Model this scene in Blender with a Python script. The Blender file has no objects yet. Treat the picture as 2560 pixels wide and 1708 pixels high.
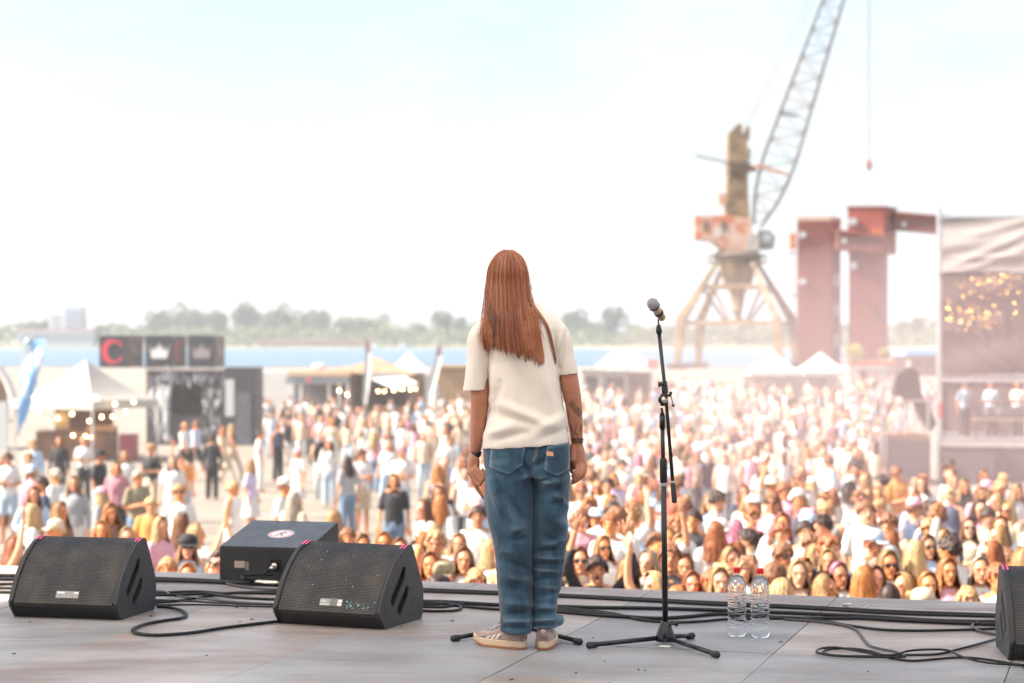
import bpy, bmesh, math, random
import numpy as np
from mathutils import Vector, Matrix, noise
from mathutils.bvhtree import BVHTree

scene = bpy.context.scene
R = math.radians
# ---------------------------------------------------------------- camera
F = 4977.8            # focal length in pixels of a 2560 px wide frame (70 mm on a 36 mm sensor)
HC = 1.31             # camera height above the stage floor
cam = bpy.data.cameras.new('camera')
cam.lens = 70.0
cam.sensor_width = 36.0
cam.clip_start = 0.1
cam.clip_end = 9000
cam.dof.use_dof = True
cam.dof.focus_distance = 8.55
cam.dof.aperture_fstop = 2.4
cam.dof.aperture_blades = 9
camo = bpy.data.objects.new('camera', cam)
camo.location = (0, 0, HC)
camo.rotation_euler = (R(90), 0, 0)
scene.collection.objects.link(camo)
scene.camera = camo
# ---------------------------------------------------------------- light
SUN = Vector((-0.74, -0.10, 0.66)).normalized()      # towards the sun
sun = bpy.data.lights.new('sun', 'SUN')
sun.energy = 3.9
sun.angle = R(0.53)
sun.color = (1.0, 0.91, 0.78)
suno = bpy.data.objects.new('sun', sun)
suno.rotation_euler = SUN.to_track_quat('Z', 'Y').to_euler()
suno.location = (-40, -10, 60)
scene.collection.objects.link(suno)
world = bpy.data.worlds.new('World')
scene.world = world
world.use_nodes = True
wn, wl = world.node_tree.nodes, world.node_tree.links
wn.clear()
sky = wn.new('ShaderNodeTexSky')
sky.sky_type = 'NISHITA'
sky.sun_disc = False
sky.sun_elevation = math.asin(SUN.z)
sky.sun_rotation = math.atan2(SUN.x, SUN.y)
sky.air_density = 1.0
sky.dust_density = 2.2
sky.ozone_density = 1.2
bg = wn.new('ShaderNodeBackground')
bg.inputs['Strength'].default_value = 0.08
tc = wn.new('ShaderNodeTexCoord')
mp = wn.new('ShaderNodeMapping')
mp.inputs['Scale'].default_value = (-1.0, 1.0, 2.6)
mp.inputs['Location'].default_value = (2.3, 0.1, 0.4)
nz = wn.new('ShaderNodeTexNoise')
nz.inputs['Scale'].default_value = 3.4
nz.inputs['Detail'].default_value = 7
nz.inputs['Roughness'].default_value = 0.62
nz.inputs['Distortion'].default_value = 0.25
rp = wn.new('ShaderNodeValToRGB')
rp.color_ramp.elements[0].position = 0.42
rp.color_ramp.elements[0].color = (0.12, 0.12, 0.12, 1)
rp.color_ramp.elements[1].position = 0.64
rp.color_ramp.elements[1].color = (1, 1, 1, 1)
mixs = wn.new('ShaderNodeMixRGB')
mixs.inputs[2].default_value = (3.3, 3.32, 3.38, 1)      # sunlit thin cloud
wo = wn.new('ShaderNodeOutputWorld')
wl.new(tc.outputs['Generated'], mp.inputs['Vector'])
wl.new(mp.outputs['Vector'], nz.inputs['Vector'])
wl.new(nz.outputs['Fac'], rp.inputs['Fac'])
wl.new(rp.outputs['Color'], mixs.inputs[0])
wl.new(sky.outputs['Color'], mixs.inputs[1])
wl.new(mixs.outputs['Color'], bg.inputs['Color'])
wl.new(bg.outputs['Background'], wo.inputs['Surface'])
vs = scene.view_settings
vs.view_transform = 'Standard'
vs.look = 'None'
vs.gamma = 1.0
vs.exposure = 1.9
vs.use_curve_mapping = False
scene.render.engine = 'CYCLES'
cy = scene.cycles
cy.use_denoising = True
try:
    cy.denoiser = 'OPENIMAGEDENOISE'
    cy.denoising_input_passes = 'RGB_ALBEDO_NORMAL'
except Exception:
    pass
cy.use_adaptive_sampling = True
cy.adaptive_threshold = 0.015
cy.max_bounces = 8
cy.diffuse_bounces = 3
cy.glossy_bounces = 3
cy.transmission_bounces = 8
cy.transparent_max_bounces = 12
cy.volume_bounces = 1
cy.caustics_reflective = False
cy.caustics_refractive = False
cy.sample_clamp_indirect = 5.0
scene.render.film_transparent = False

# ---------------------------------------------------------------- helpers
COL = scene.collection
rnd = random.Random(7)

def P(px, py, d):
    """world point seen at pixel (2560 x 1708 frame) at distance d"""
    return Vector(((px - 1280) / F * d, d, HC - (py - 854) / F * d))

def FL(px, py, z=0.0):
    """point of the stage floor (height z) seen at a pixel"""
    d = (HC - z) * F / (py - 854)
    return Vector(((px - 1280) / F * d, d, z))

def gz(y):
    """height of the festival ground at distance y"""
    t = min(max((y - 18) / 32.0, 0), 1)
    return HC - (3.5 + 0.71 * t)

MATS = {}
def mat(name, col, rough=0.6, metal=0.0, var=0.0, vscale=8.0, bump=0.0, bscale=40.0, spec=0.5,
        emit=None, estr=0.0, col2=None, stretch=None, coat=0.0, sheen=0.0, trans=0.0, vramp=(0.35, 0.65)):
    if name in MATS:
        return MATS[name]
    m = bpy.data.materials.new(name)
    m.use_nodes = True
    nt = m.node_tree
    b = nt.nodes['Principled BSDF']
    b.inputs['Base Color'].default_value = (*col, 1)
    b.inputs['Roughness'].default_value = rough
    b.inputs['Metallic'].default_value = metal
    b.inputs['Specular IOR Level'].default_value = spec
    b.inputs['Coat Weight'].default_value = coat
    b.inputs['Sheen Weight'].default_value = sheen
    if trans:
        b.inputs['Transmission Weight'].default_value = trans
    if emit:
        b.inputs['Emission Color'].default_value = (*emit, 1)
        b.inputs['Emission Strength'].default_value = estr
    tc = mpn = None
    if var or bump or col2:
        tc = nt.nodes.new('ShaderNodeTexCoord')
        mpn = nt.nodes.new('ShaderNodeMapping')
        if stretch:
            mpn.inputs['Scale'].default_value = stretch
        nt.links.new(tc.outputs['Object'], mpn.inputs['Vector'])
    if var or col2:
        n = nt.nodes.new('ShaderNodeTexNoise')
        n.inputs['Scale'].default_value = vscale
        n.inputs['Detail'].default_value = 5
        n.inputs['Roughness'].default_value = 0.6
        nt.links.new(mpn.outputs['Vector'], n.inputs['Vector'])
        r = nt.nodes.new('ShaderNodeValToRGB')
        c2 = col2 if col2 else tuple(c * (1 - var) for c in col)
        r.color_ramp.elements[0].color = (*c2, 1)
        r.color_ramp.elements[1].color = (*col, 1)
        r.color_ramp.elements[0].position, r.color_ramp.elements[1].position = vramp
        nt.links.new(n.outputs['Fac'], r.inputs['Fac'])
        nt.links.new(r.outputs['Color'], b.inputs['Base Color'])
    if bump:
        n2 = nt.nodes.new('ShaderNodeTexNoise')
        n2.inputs['Scale'].default_value = bscale
        n2.inputs['Detail'].default_value = 4
        nt.links.new(mpn.outputs['Vector'], n2.inputs['Vector'])
        bp = nt.nodes.new('ShaderNodeBump')
        bp.inputs['Strength'].default_value = bump
        bp.inputs['Distance'].default_value = 0.01
        nt.links.new(n2.outputs['Fac'], bp.inputs['Height'])
        nt.links.new(bp.outputs['Normal'], b.inputs['Normal'])
    MATS[name] = m
    return m

def frames(path):
    """parallel transported frames along a path"""
    n = len(path)
    tans = []
    for i in range(n):
        a, b = path[max(i - 1, 0)], path[min(i + 1, n - 1)]
        t = (b - a)
        tans.append(t.normalized() if t.length > 1e-9 else Vector((0, 0, 1)))
    t0 = tans[0]
    ref = Vector((0, 0, 1)) if abs(t0.z) < 0.9 else Vector((0, -1, 0))
    u = (ref - t0 * ref.dot(t0)).normalized()
    out = []
    for t in tans:
        u = u - t * u.dot(t)
        u = u.normalized() if u.length > 1e-6 else t.orthogonal().normalized()
        out.append((t, u, t.cross(u)))
    return out

def smooth_path(pts, k=6):
    """Catmull-Rom through points"""
    pts = [Vector(p) for p in pts]
    if len(pts) < 3:
        return [pts[0].lerp(pts[-1], i / k) for i in range(k + 1)]
    o = []
    for i in range(len(pts) - 1):
        p0, p1, p2 = pts[max(i - 1, 0)], pts[i], pts[i + 1]
        p3 = pts[min(i + 2, len(pts) - 1)]
        for j in range(k):
            t = j / k
            o.append(0.5 * ((2 * p1) + (p2 - p0) * t + (2 * p0 - 5 * p1 + 4 * p2 - p3) * t * t
                            + (-p0 + 3 * p1 - 3 * p2 + p3) * t ** 3))
    o.append(pts[-1])
    return o

def interp(vals, n):
    xs = np.linspace(0, 1, len(vals))
    return list(np.interp(np.linspace(0, 1, n), xs, vals))

class MB:
    def __init__(s):
        s.v, s.f, s.m = [], [], []
    def add(s, vs, fs, M=None, mi=0):
        o = len(s.v)
        if M is not None:
            vs = [M @ Vector(v) for v in vs]
        s.v += [tuple(v) for v in vs]
        s.f += [tuple(i + o for i in f) for f in fs]
        s.m += [mi] * len(fs)
        return s
    def box(s, x0, x1, y0, y1, z0, z1, M=None, mi=0):
        vs = [(x, y, z) for z in (z0, z1) for y in (y0, y1) for x in (x0, x1)]
        return s.add(vs, [(0, 2, 3, 1), (4, 5, 7, 6), (0, 1, 5, 4), (2, 6, 7, 3), (0, 4, 6, 2), (1, 3, 7, 5)], M, mi)
    def bar(s, p, q, w, h=None, mi=0, up=(0, 0, 1)):
        p, q = Vector(p), Vector(q)
        h = w if h is None else h
        t = (q - p).normalized()
        up = Vector(up)
        if abs(t.dot(up)) > 0.98:
            up = Vector((0, 1, 0))
        a = t.cross(up).normalized() * (w / 2)
        b = a.cross(t).normalized() * (h / 2)
        vs = [p - a - b, p + a - b, p + a + b, p - a + b, q - a - b, q + a - b, q + a + b, q - a + b]
        return s.add(vs, [(0, 1, 2, 3), (7, 6, 5, 4), (0, 4, 5, 1), (1, 5, 6, 2), (2, 6, 7, 3), (3, 7, 4, 0)], None, mi)
    def tube(s, path, r, seg=8, mi=0, cap=True, flat=None, M=None):
        path = [Vector(p) for p in path]
        n = len(path)
        rs = [r] * n if not hasattr(r, '__len__') else interp(r, n)
        vs, fs = [], []
        for p, rr, (t, u, w) in zip(path, rs, frames(path)):
            for k in range(seg):
                a = 2 * math.pi * k / seg
                vs.append(p + u * (math.cos(a) * rr * (flat or 1)) + w * (math.sin(a) * rr))
        for i in range(n - 1):
            for k in range(seg):
                k2 = (k + 1) % seg
                fs.append((i * seg + k, i * seg + k2, (i + 1) * seg + k2, (i + 1) * seg + k))
        if cap:
            fs.append(tuple(range(seg - 1, -1, -1)))
            fs.append(tuple((n - 1) * seg + k for k in range(seg)))
        return s.add(vs, fs, M, mi)
    def limb(s, pts, rad, seg=12, k=5, mi=0, flat=None):
        """closed tapering limb with round ends through points"""
        path = smooth_path(pts, k)
        rs = interp(rad, len(path))
        d0 = (path[0] - path[1]).normalized()
        d1 = (path[-1] - path[-2]).normalized()
        pre, prr, post, por = [], [], [], []
        for a in (80, 50, 22):
            pre.append(path[0] + d0 * rs[0] * math.sin(R(a))); prr.append(rs[0] * math.cos(R(a)))
        for a in (22, 50, 80):
            post.append(path[-1] + d1 * rs[-1] * math.sin(R(a))); por.append(rs[-1] * math.cos(R(a)))
        return s.tube(pre + path + post, prr + rs + por, seg, mi, True, flat)
    def lathe(s, prof, seg=24, c=(0, 0, 0), M=None, mi=0, cap=True):
        c = Vector(c)
        vs = [c + Vector((r * math.cos(2 * math.pi * k / seg), r * math.sin(2 * math.pi * k / seg), z))
              for r, z in prof for k in range(seg)]
        fs = []
        for i in range(len(prof) - 1):
            for k in range(seg):
                k2 = (k + 1) % seg
                fs.append((i * seg + k, i * seg + k2, (i + 1) * seg + k2, (i + 1) * seg + k))
        if cap:
            fs.append(tuple(range(seg - 1, -1, -1)))
            fs.append(tuple((len(prof) - 1) * seg + k for k in range(seg)))
        return s.add(vs, fs, M, mi)
    def rings(s, rings, M=None, mi=0, cap=True):
        """loft closed rings of equal length"""
        n = len(rings[0])
        vs = [p for r in rings for p in r]
        fs = []
        for i in range(len(rings) - 1):
            for k in range(n):
                k2 = (k + 1) % n
                fs.append((i * n + k, i * n + k2, (i + 1) * n + k2, (i + 1) * n + k))
        if cap:
            fs.append(tuple(range(n - 1, -1, -1)))
            fs.append(tuple((len(rings) - 1) * n + k for k in range(n)))
        return s.add(vs, fs, M, mi)
    def prism(s, poly, y0, y1, M=None, mi=0):
        """polygon in x,z extruded along y"""
        n = len(poly)
        vs = [(x, y0, z) for x, z in poly] + [(x, y1, z) for x, z in poly]
        fs = [tuple(range(n)), tuple(range(2 * n - 1, n - 1, -1))]
        fs += [(k, k + n, (k + 1) % n + n, (k + 1) % n) for k in range(n)]
        return s.add(vs, fs, M, mi)
    def ball(s, c, r, seg=12, ring=8, M=None, mi=0):
        if not hasattr(r, '__len__'):
            r = (r, r, r)
        c = Vector(c)
        vs, fs = [c + Vector((0, 0, -r[2]))], []
        for i in range(1, ring):
            a = -math.pi / 2 + math.pi * i / ring
            for k in range(seg):
                b = 2 * math.pi * k / seg
                vs.append(c + Vector((r[0] * math.cos(a) * math.cos(b), r[1] * math.cos(a) * math.sin(b), r[2] * math.sin(a))))
        vs.append(c + Vector((0, 0, r[2])))
        for k in range(seg):
            fs.append((0, 1 + (k + 1) % seg, 1 + k))
        for i in range(ring - 2):
            for k in range(seg):
                k2 = (k + 1) % seg
                fs.append((1 + i * seg + k, 1 + i * seg + k2, 1 + (i + 1) * seg + k2, 1 + (i + 1) * seg + k))
        o = 1 + (ring - 2) * seg
        for k in range(seg):
            fs.append((o + k, o + (k + 1) % seg, len(vs) - 1))
        return s.add(vs, fs, M, mi)
    def grid(s, fn, nu, nv, M=None, mi=0, thick=0.0):
        """open sheet fn(u,v) -> point"""
        vs = [fn(i / nu, j / nv) for j in range(nv + 1) for i in range(nu + 1)]
        w = nu + 1
        fs = [(j * w + i, j * w + i + 1, (j + 1) * w + i + 1, (j + 1) * w + i) for j in range(nv) for i in range(nu)]
        return s.add(vs, fs, M, mi)
    def data(s, name, mats, smooth=False, inv=None):
        me = bpy.data.meshes.new(name)
        vs = s.v if inv is None else [tuple(inv @ Vector(v)) for v in s.v]
        me.from_pydata(vs, [], s.f)
        for m in (mats if isinstance(mats, (list, tuple)) else [mats]):
            me.materials.append(m)
        if any(s.m):
            me.polygons.foreach_set('material_index', s.m)
        if smooth:
            me.polygons.foreach_set('use_smooth', [True] * len(me.polygons))
        me.update()
        return me

def wmat(o):
    M = Matrix.Identity(4)
    while o is not None:
        M = o.matrix_basis @ M
        o = o.parent
    return M

def put(name, me, parent=None):
    o = bpy.data.objects.new(name, me)
    COL.objects.link(o)
    if parent is not None:
        o.parent = parent
    return o

def part(name, mb, mats, parent=None, smooth=False, local=False, bevel=0.0, label=None):
    """one mesh object; mb is in world space unless local"""
    inv = None
    if parent is not None and not local:
        inv = wmat(parent).inverted()
    o = put(name, mb.data(name, mats, smooth, inv), parent)
    if bevel:
        b = o.modifiers.new('bevel', 'BEVEL')
        b.width = bevel
        b.segments = 2
        b.limit_method = 'ANGLE'
        b.angle_limit = R(35)
    if label:
        o['label'] = label
    return o

def tag(o, label=None, cat=None, group=None, kind=None):
    if label: o['label'] = label
    if cat: o['category'] = cat
    if group: o['group'] = group
    if kind: o['kind'] = kind
    return o

def thing(name, label, cat, loc=(0, 0, 0), rz=0.0, group=None):
    o = bpy.data.objects.new(name, None)
    o.empty_display_size = 0.1
    o.location = loc
    o.rotation_euler = (0, 0, rz)
    COL.objects.link(o)
    return tag(o, label, cat, group)

def copy_tree(o, parent=None):
    c = o.copy()
    COL.objects.link(c)
    c.parent = parent
    for ch in [x for x in bpy.data.objects if x.parent == o]:
        copy_tree(ch, c)
    return c

def vox(mb, size, it=4, ratio=1.0, name='m', fac=0.5):
    """union of overlapping closed shapes as one continuous surface"""
    me = mb.data(name, [])
    o = bpy.data.objects.new('tmp', me)
    COL.objects.link(o)
    m = o.modifiers.new('r', 'REMESH')
    m.mode = 'VOXEL'
    m.voxel_size = size
    m.use_smooth_shade = True
    if it:
        sm = o.modifiers.new('s', 'SMOOTH')
        sm.factor = fac
        sm.iterations = it
    if ratio < 1:
        dm = o.modifiers.new('d', 'DECIMATE')
        dm.ratio = ratio
    dg = bpy.context.evaluated_depsgraph_get()
    dg.update()
    out = bpy.data.meshes.new_from_object(o.evaluated_get(dg))
    bpy.data.objects.remove(o)
    bpy.data.meshes.remove(me)
    out.name = name
    out.polygons.foreach_set('use_smooth', [True] * len(out.polygons))
    return out

def get_co(me):
    a = np.empty(len(me.vertices) * 3, dtype=np.float64)
    me.vertices.foreach_get('co', a)
    return a.reshape(-1, 3)

def set_co(me, a):
    me.vertices.foreach_set('co', np.asarray(a, dtype=np.float32).ravel())
    me.update()

def get_no(me):
    a = np.empty(len(me.vertices) * 3, dtype=np.float32)
    me.vertex_normals.foreach_get('vector', a)
    return a.reshape(-1, 3).astype(np.float64)
# ================================================================ SETTING
YAW = R(-17.1)
MS = Matrix.Rotation(YAW, 4, 'Z')           # stage frame: u along the edge, v towards the audience
def ST(u, v, z=0.0):
    return MS @ Vector((u, v, z))

def floor_mat(name, ca, cb_, mesh):
    m = bpy.data.materials.new(name)
    m.use_nodes = True
    nt = m.node_tree; N = nt.nodes; L = nt.links
    b = N['Principled BSDF']
    geo = N.new('ShaderNodeNewGeometry')
    oi = N.new('ShaderNodeObjectInfo')
    def noi(scale, detail, sc=(1, 1, 1), rot=0.0, rough=0.6):
        mp = N.new('ShaderNodeMapping')
        mp.inputs['Scale'].default_value = sc
        mp.inputs['Rotation'].default_value = (0, 0, rot)
        n = N.new('ShaderNodeTexNoise')
        n.inputs['Scale'].default_value = scale
        n.inputs['Detail'].default_value = detail
        n.inputs['Roughness'].default_value = rough
        L.new(geo.outputs['Position'], mp.inputs['Vector'])
        L.new(mp.outputs['Vector'], n.inputs['Vector'])
        return n
    def ramp(src, p0, p1, c0, c1):
        r = N.new('ShaderNodeValToRGB')
        r.color_ramp.elements[0].position = p0; r.color_ramp.elements[1].position = p1
        r.color_ramp.elements[0].color = (*c0, 1); r.color_ramp.elements[1].color = (*c1, 1)
        L.new(src, r.inputs['Fac'])
        return r
    def mix(fac, a, bb, mode='MIX'):
        x = N.new('ShaderNodeMixRGB'); x.blend_type = mode
        for s, val in ((0, fac), (1, a), (2, bb)):
            if hasattr(val, 'default_value') or hasattr(val, 'links'):
                L.new(val, x.inputs[s])
            else:
                x.inputs[s].default_value = val if s == 0 else (*val, 1)
        return x
    big = noi(1.1, 7, (1, 2.2, 1), R(17))
    base = ramp(big.outputs['Fac'], 0.36, 0.66, ca, cb_)
    stain = noi(5.5, 6, (1, 1.5, 1), R(30), 0.7)
    st = ramp(stain.outputs['Fac'], 0.55, 0.70, (0, 0, 0), (1, 1, 1))
    c1 = mix(st.outputs['Color'], base.outputs['Color'], (0.33, 0.215, 0.15))
    c1m = mix(0.7, base.outputs['Color'], c1.outputs['Color'])
    # fine scratches
    sc = noi(26, 3, (0.06, 1, 1), R(52), 0.5)
    sr = ramp(sc.outputs['Fac'], 0.66, 0.72, (0, 0, 0), (1, 1, 1))
    c2 = mix(sr.outputs['Color'], c1m.outputs['Color'], (0.46, 0.43, 0.41))
    c2m = mix(0.6, c1m.outputs['Color'], c2.outputs['Color'])
    # specks of dirt
    sp = noi(55, 2, (1, 1, 1), 0, 0.4)
    spr = ramp(sp.outputs['Fac'], 0.735, 0.75, (0, 0, 0), (1, 1, 1))
    c3 = mix(spr.outputs['Color'], c2m.outputs['Color'], (0.04, 0.035, 0.035))
    # each board a slightly different tone
    tr = ramp(oi.outputs['Random'], 0.0, 1.0, (0.82, 0.81, 0.84), (1.12, 1.09, 1.06))
    c4 = mix(1.0, c3.outputs['Color'], tr.outputs['Color'], 'MULTIPLY')
    L.new(c4.outputs['Color'], b.inputs['Base Color'])
    rr = ramp(big.outputs['Fac'], 0.3, 0.75, (0.52, 0.52, 0.52), (0.36, 0.36, 0.36))
    L.new(rr.outputs['Color'], b.inputs['Roughness'])
    # pressed anti-slip mesh
    wv = N.new('ShaderNodeTexWave'); wv.inputs['Scale'].default_value = 34
    mpw = N.new('ShaderNodeMapping'); mpw.inputs['Rotation'].default_value = (0, 0, R(40))
    L.new(geo.outputs['Position'], mpw.inputs['Vector']); L.new(mpw.outputs['Vector'], wv.inputs['Vector'])
    wv2 = N.new('ShaderNodeTexWave'); wv2.inputs['Scale'].default_value = 34
    mpw2 = N.new('ShaderNodeMapping'); mpw2.inputs['Rotation'].default_value = (0, 0, R(-50))
    L.new(geo.outputs['Position'], mpw2.inputs['Vector']); L.new(mpw2.outputs['Vector'], wv2.inputs['Vector'])
    ad = N.new('ShaderNodeMath'); ad.operation = 'ADD'
    L.new(wv.outputs['Fac'], ad.inputs[0]); L.new(wv2.outputs['Fac'], ad.inputs[1])
    bp = N.new('ShaderNodeBump'); bp.inputs['Strength'].default_value = mesh; bp.inputs['Distance'].default_value = 0.003
    L.new(ad.outputs[0], bp.inputs['Height'])
    bp2 = N.new('ShaderNodeBump'); bp2.inputs['Strength'].default_value = 0.16; bp2.inputs['Distance'].default_value = 0.01
    L.new(stain.outputs['Fac'], bp2.inputs['Height']); L.new(bp.outputs['Normal'], bp2.inputs['Normal'])
    L.new(bp2.outputs['Normal'], b.inputs['Normal'])
    return m
M_BOARD = floor_mat('stage_board', (0.205, 0.168, 0.152), (0.36, 0.335, 0.325), 0.12)
M_BOARDB = floor_mat('stage_board_blue', (0.20, 0.195, 0.20), (0.32, 0.325, 0.34), 0.5)
M_STEEL = mat('stage_steel', (0.32, 0.32, 0.33), 0.45, 0.9, var=0.3)
M_DARKCLOTH = mat('black_molton', (0.015, 0.015, 0.017), 0.95, var=0.3, bump=0.3, bscale=300)

VE = 10.26            # stage edge
ground_under = MB().box(-9, 9, -7, VE - 0.06, -0.16, -0.045, MS)
stage = tag(part('stage_floor', ground_under, M_STEEL), kind='structure')
us = [-8.17 + 0.966 * i for i in range(16)]
rb = random.Random(3)
SCREW = None
for ui, u0 in enumerate(us[:-1]):
    cuts = [-7.0, -5.1, -3.2, -1.3, 0.6, 2.55, 4.5, 6.4, 8.33, 9.93]
    if ui == 6:
        cuts = [-7.0, -5.1, -3.2, -1.3, 0.6, 2.55, 4.5, 6.0, 7.45, 8.31, 9.93]
    for v0, v1 in zip(cuts[:-1], cuts[1:]):
        dz = rb.uniform(-0.0012, 0.0012)
        b = MB().box(u0 + 0.0018, u0 + 0.966 - 0.0018, v0 + 0.0018, v1 - 0.0018, -0.04, dz, MS)
        part('deck_board', b, M_BOARDB if (ui >= 6 and 7.5 < v1 < 8.4) or (ui in (3, 5) and v1 < 8.4) or (ui == 6 and v1 == 9.93) else M_BOARD, stage, bevel=0.0015)
        if 2 <= ui <= 9 and v1 > 6.0:
            for su in (0.03, 0.483, 0.936):
                for sv in (v0 + 0.035, v1 - 0.035):
                    c = ST(u0 + su, sv, dz + 0.0004)
                    if SCREW is None:
                        SCREW = MB().lathe([(0.0062, -0.002), (0.0062, 0.0004), (0.0035, 0.0006), (0.0034, 0.0001), (0.0002, 0.0001)], 12).data('screw', mat('screw_zinc', (0.20, 0.19, 0.18), 0.45, 0.8), True)
                    o = put('screw', SCREW, stage); o.location = c
    b = MB().box(u0 + 0.002, u0 + 0.966 - 0.002, 9.934, VE, -0.04, rb.uniform(-0.001, 0.001), MS)
    part('edge_board', b, M_BOARD, stage, bevel=0.003)
part('front_skirt', MB().box(-8.2, 6.3, VE - 0.05, VE - 0.03, -2.25, -0.05, MS), M_DARKCLOTH, stage)

# festival ground: one sheet, sloping a little away from the stage, to the quay
def ground_mat():
    m = mat('sand_ground', (0.29, 0.245, 0.20), 0.9, var=0.3, vscale=0.35, bump=0.4, bscale=3.0, vramp=(0.3, 0.7))
    return m
QUAY = 322.0
WZ = -3.4
ys = [-60, 10, 18, 22, 26, 30, 34, 38, 42, 46, 50, 70, 100, 140, 200, 260, QUAY]
gb = MB()
xs = [-900, -300, -100, -50, -25, -12, 0, 12, 25, 50, 100, 300, 900]
vsg = [(x, y, gz(y)) for y in ys for x in xs]
wgr = len(xs)
gb.add(vsg, [(j * wgr + i, j * wgr + i + 1, (j + 1) * wgr + i + 1, (j + 1) * wgr + i)
             for j in range(len(ys) - 1) for i in range(wgr - 1)])
tag(part('ground', gb, ground_mat(), smooth=True), kind='structure')
tag(part('quay_wall', MB().box(-900, 900, QUAY + 0.002, QUAY + 1.2, WZ - 3, gz(300) + 0.18),
         mat('quay_concrete', (0.38, 0.35, 0.31), 0.85, var=0.35, vscale=1.5)), kind='structure')

def water_mat():
    m = mat('river_water', (0.080, 0.150, 0.220), 0.4, bump=0.5, bscale=0.12, spec=0.12)
    return m
tag(part('water', MB().add([(-6000, QUAY + 1.2, WZ), (6000, QUAY + 1.2, WZ), (6000, 7000, WZ), (-6000, 7000, WZ)],
                           [(0, 1, 2, 3)]), water_mat()), kind='structure')
BD = 1300.0
def bankz(x, y):
    return WZ + min((y - BD) * 0.05, 4.0) + 1.2 * noise.noise(Vector((x * 0.01, y * 0.01, 0)))
fb = MB()
bx = list(range(-1400, 1401, 40)); by = [BD - 6, BD, BD + 15, BD + 40, BD + 90, BD + 200, BD + 500]
fb.add([(x, y, bankz(x, y) if y >= BD else WZ - 0.6) for y in by for x in bx],
       [(j * len(bx) + i, j * len(bx) + i + 1, (j + 1) * len(bx) + i + 1, (j + 1) * len(bx) + i)
        for j in range(len(by) - 1) for i in range(len(bx) - 1)])
tag(part('far_bank', fb, mat('bank_grass', (0.20, 0.21, 0.10), 0.9, col2=(0.30, 0.27, 0.18), vscale=0.02), smooth=True), kind='structure')

# stage roof overhead (shades the stage; out of the frame)
M_ROOF = mat('roof_membrane', (0.80, 0.79, 0.77), 0.7)
_nt = M_ROOF.node_tree                       # thin white membrane: daylight glows through it
_tr = _nt.nodes.new('ShaderNodeBsdfTranslucent'); _tr.inputs['Color'].default_value = (0.92, 0.90, 0.87, 1)
_mx = _nt.nodes.new('ShaderNodeMixShader'); _mx.inputs[0].default_value = 0.62
_nt.links.new(_nt.nodes['Principled BSDF'].outputs[0], _mx.inputs[1]); _nt.links.new(_tr.outputs[0], _mx.inputs[2])
_nt.links.new(_mx.outputs[0], _nt.nodes['Material Output'].inputs['Surface'])
M_ALU = mat('aluminium', (0.62, 0.63, 0.65), 0.35, 0.9, var=0.15)
rf = thing('stage_roof', 'pale stage roof on four aluminium towers above the performer', 'roof', (0, 0, 0))
rf_b = MB()
for (x0, z0), (x1, z1) in (((-13.0, 7.4), (-4, 8.5)), ((-4, 8.5), (8.5, 7.8))):
    rf_b.grid(lambda u, v, a=x0, b=x1, c=z0, d=z1: ST(a + (b - a) * u, -5.5 + 16.2 * v, c + (d - c) * u), 6, 8)
part('canopy', rf_b, M_ROOF, rf)
for u, v in ((-12.6, -5), (8.2, -5), (-12.6, 10.4), (8.2, 10.4)):
    tb = MB()
    for du, dv in ((-.15, -.15), (.15, -.15), (.15, .15), (-.15, .15)):
        tb.tube([ST(u + du, v + dv, -2.3), ST(u + du, v + dv, 7.9)], 0.025, 6)
    for k in range(20):
        z = -2.2 + k * 0.5
        for a, b in (((-.15, -.15), (.15, -.15)), ((.15, -.15), (.15, .15)), ((.15, .15), (-.15, .15)), ((-.15, .15), (-.15, -.15))):
            tb.tube([ST(u + a[0], v + a[1], z), ST(u + b[0], v + b[1], z + 0.45)], 0.012, 4)
    part('truss_tower', tb, M_ALU, rf)

tag(part('backdrop_light_block', MB().box(-8.2, 6.3, -6.6, -6.5, -0.05, 7.6, MS), M_DARKCLOTH), kind='structure')  # unseen black cloth behind the camera, added to cut light from behind
# ================================================================ STAGE GEAR
M_BLK = mat('black_paint', (0.016, 0.017, 0.020), 0.40, var=0.35, vscale=14, bump=0.25, bscale=220)
M_BLKSIDE = mat('black_cabinet', (0.026, 0.027, 0.032), 0.42, var=0.25, vscale=9, bump=0.5, bscale=260)
M_RUB = mat('black_rubber', (0.022, 0.022, 0.024), 0.6)
M_HOLE = mat('dark_void', (0.004, 0.004, 0.005), 0.9)
M_TAPE = mat('pink_tape', (0.85, 0.10, 0.22), 0.6)
M_CHROME = mat('nickel', (0.62, 0.55, 0.46), 0.28, 1.0)
M_PLATE = mat('badge_plate', (0.34, 0.33, 0.31), 0.55, var=0.2, vscale=60)
M_WHITE = mat('white_print', (0.75, 0.75, 0.73), 0.6)
M_GREYP = mat('grey_print', (0.16, 0.16, 0.16), 0.6)
M_TEALP = mat('teal_paint_fleck', (0.20, 0.50, 0.50), 0.6)

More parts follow.
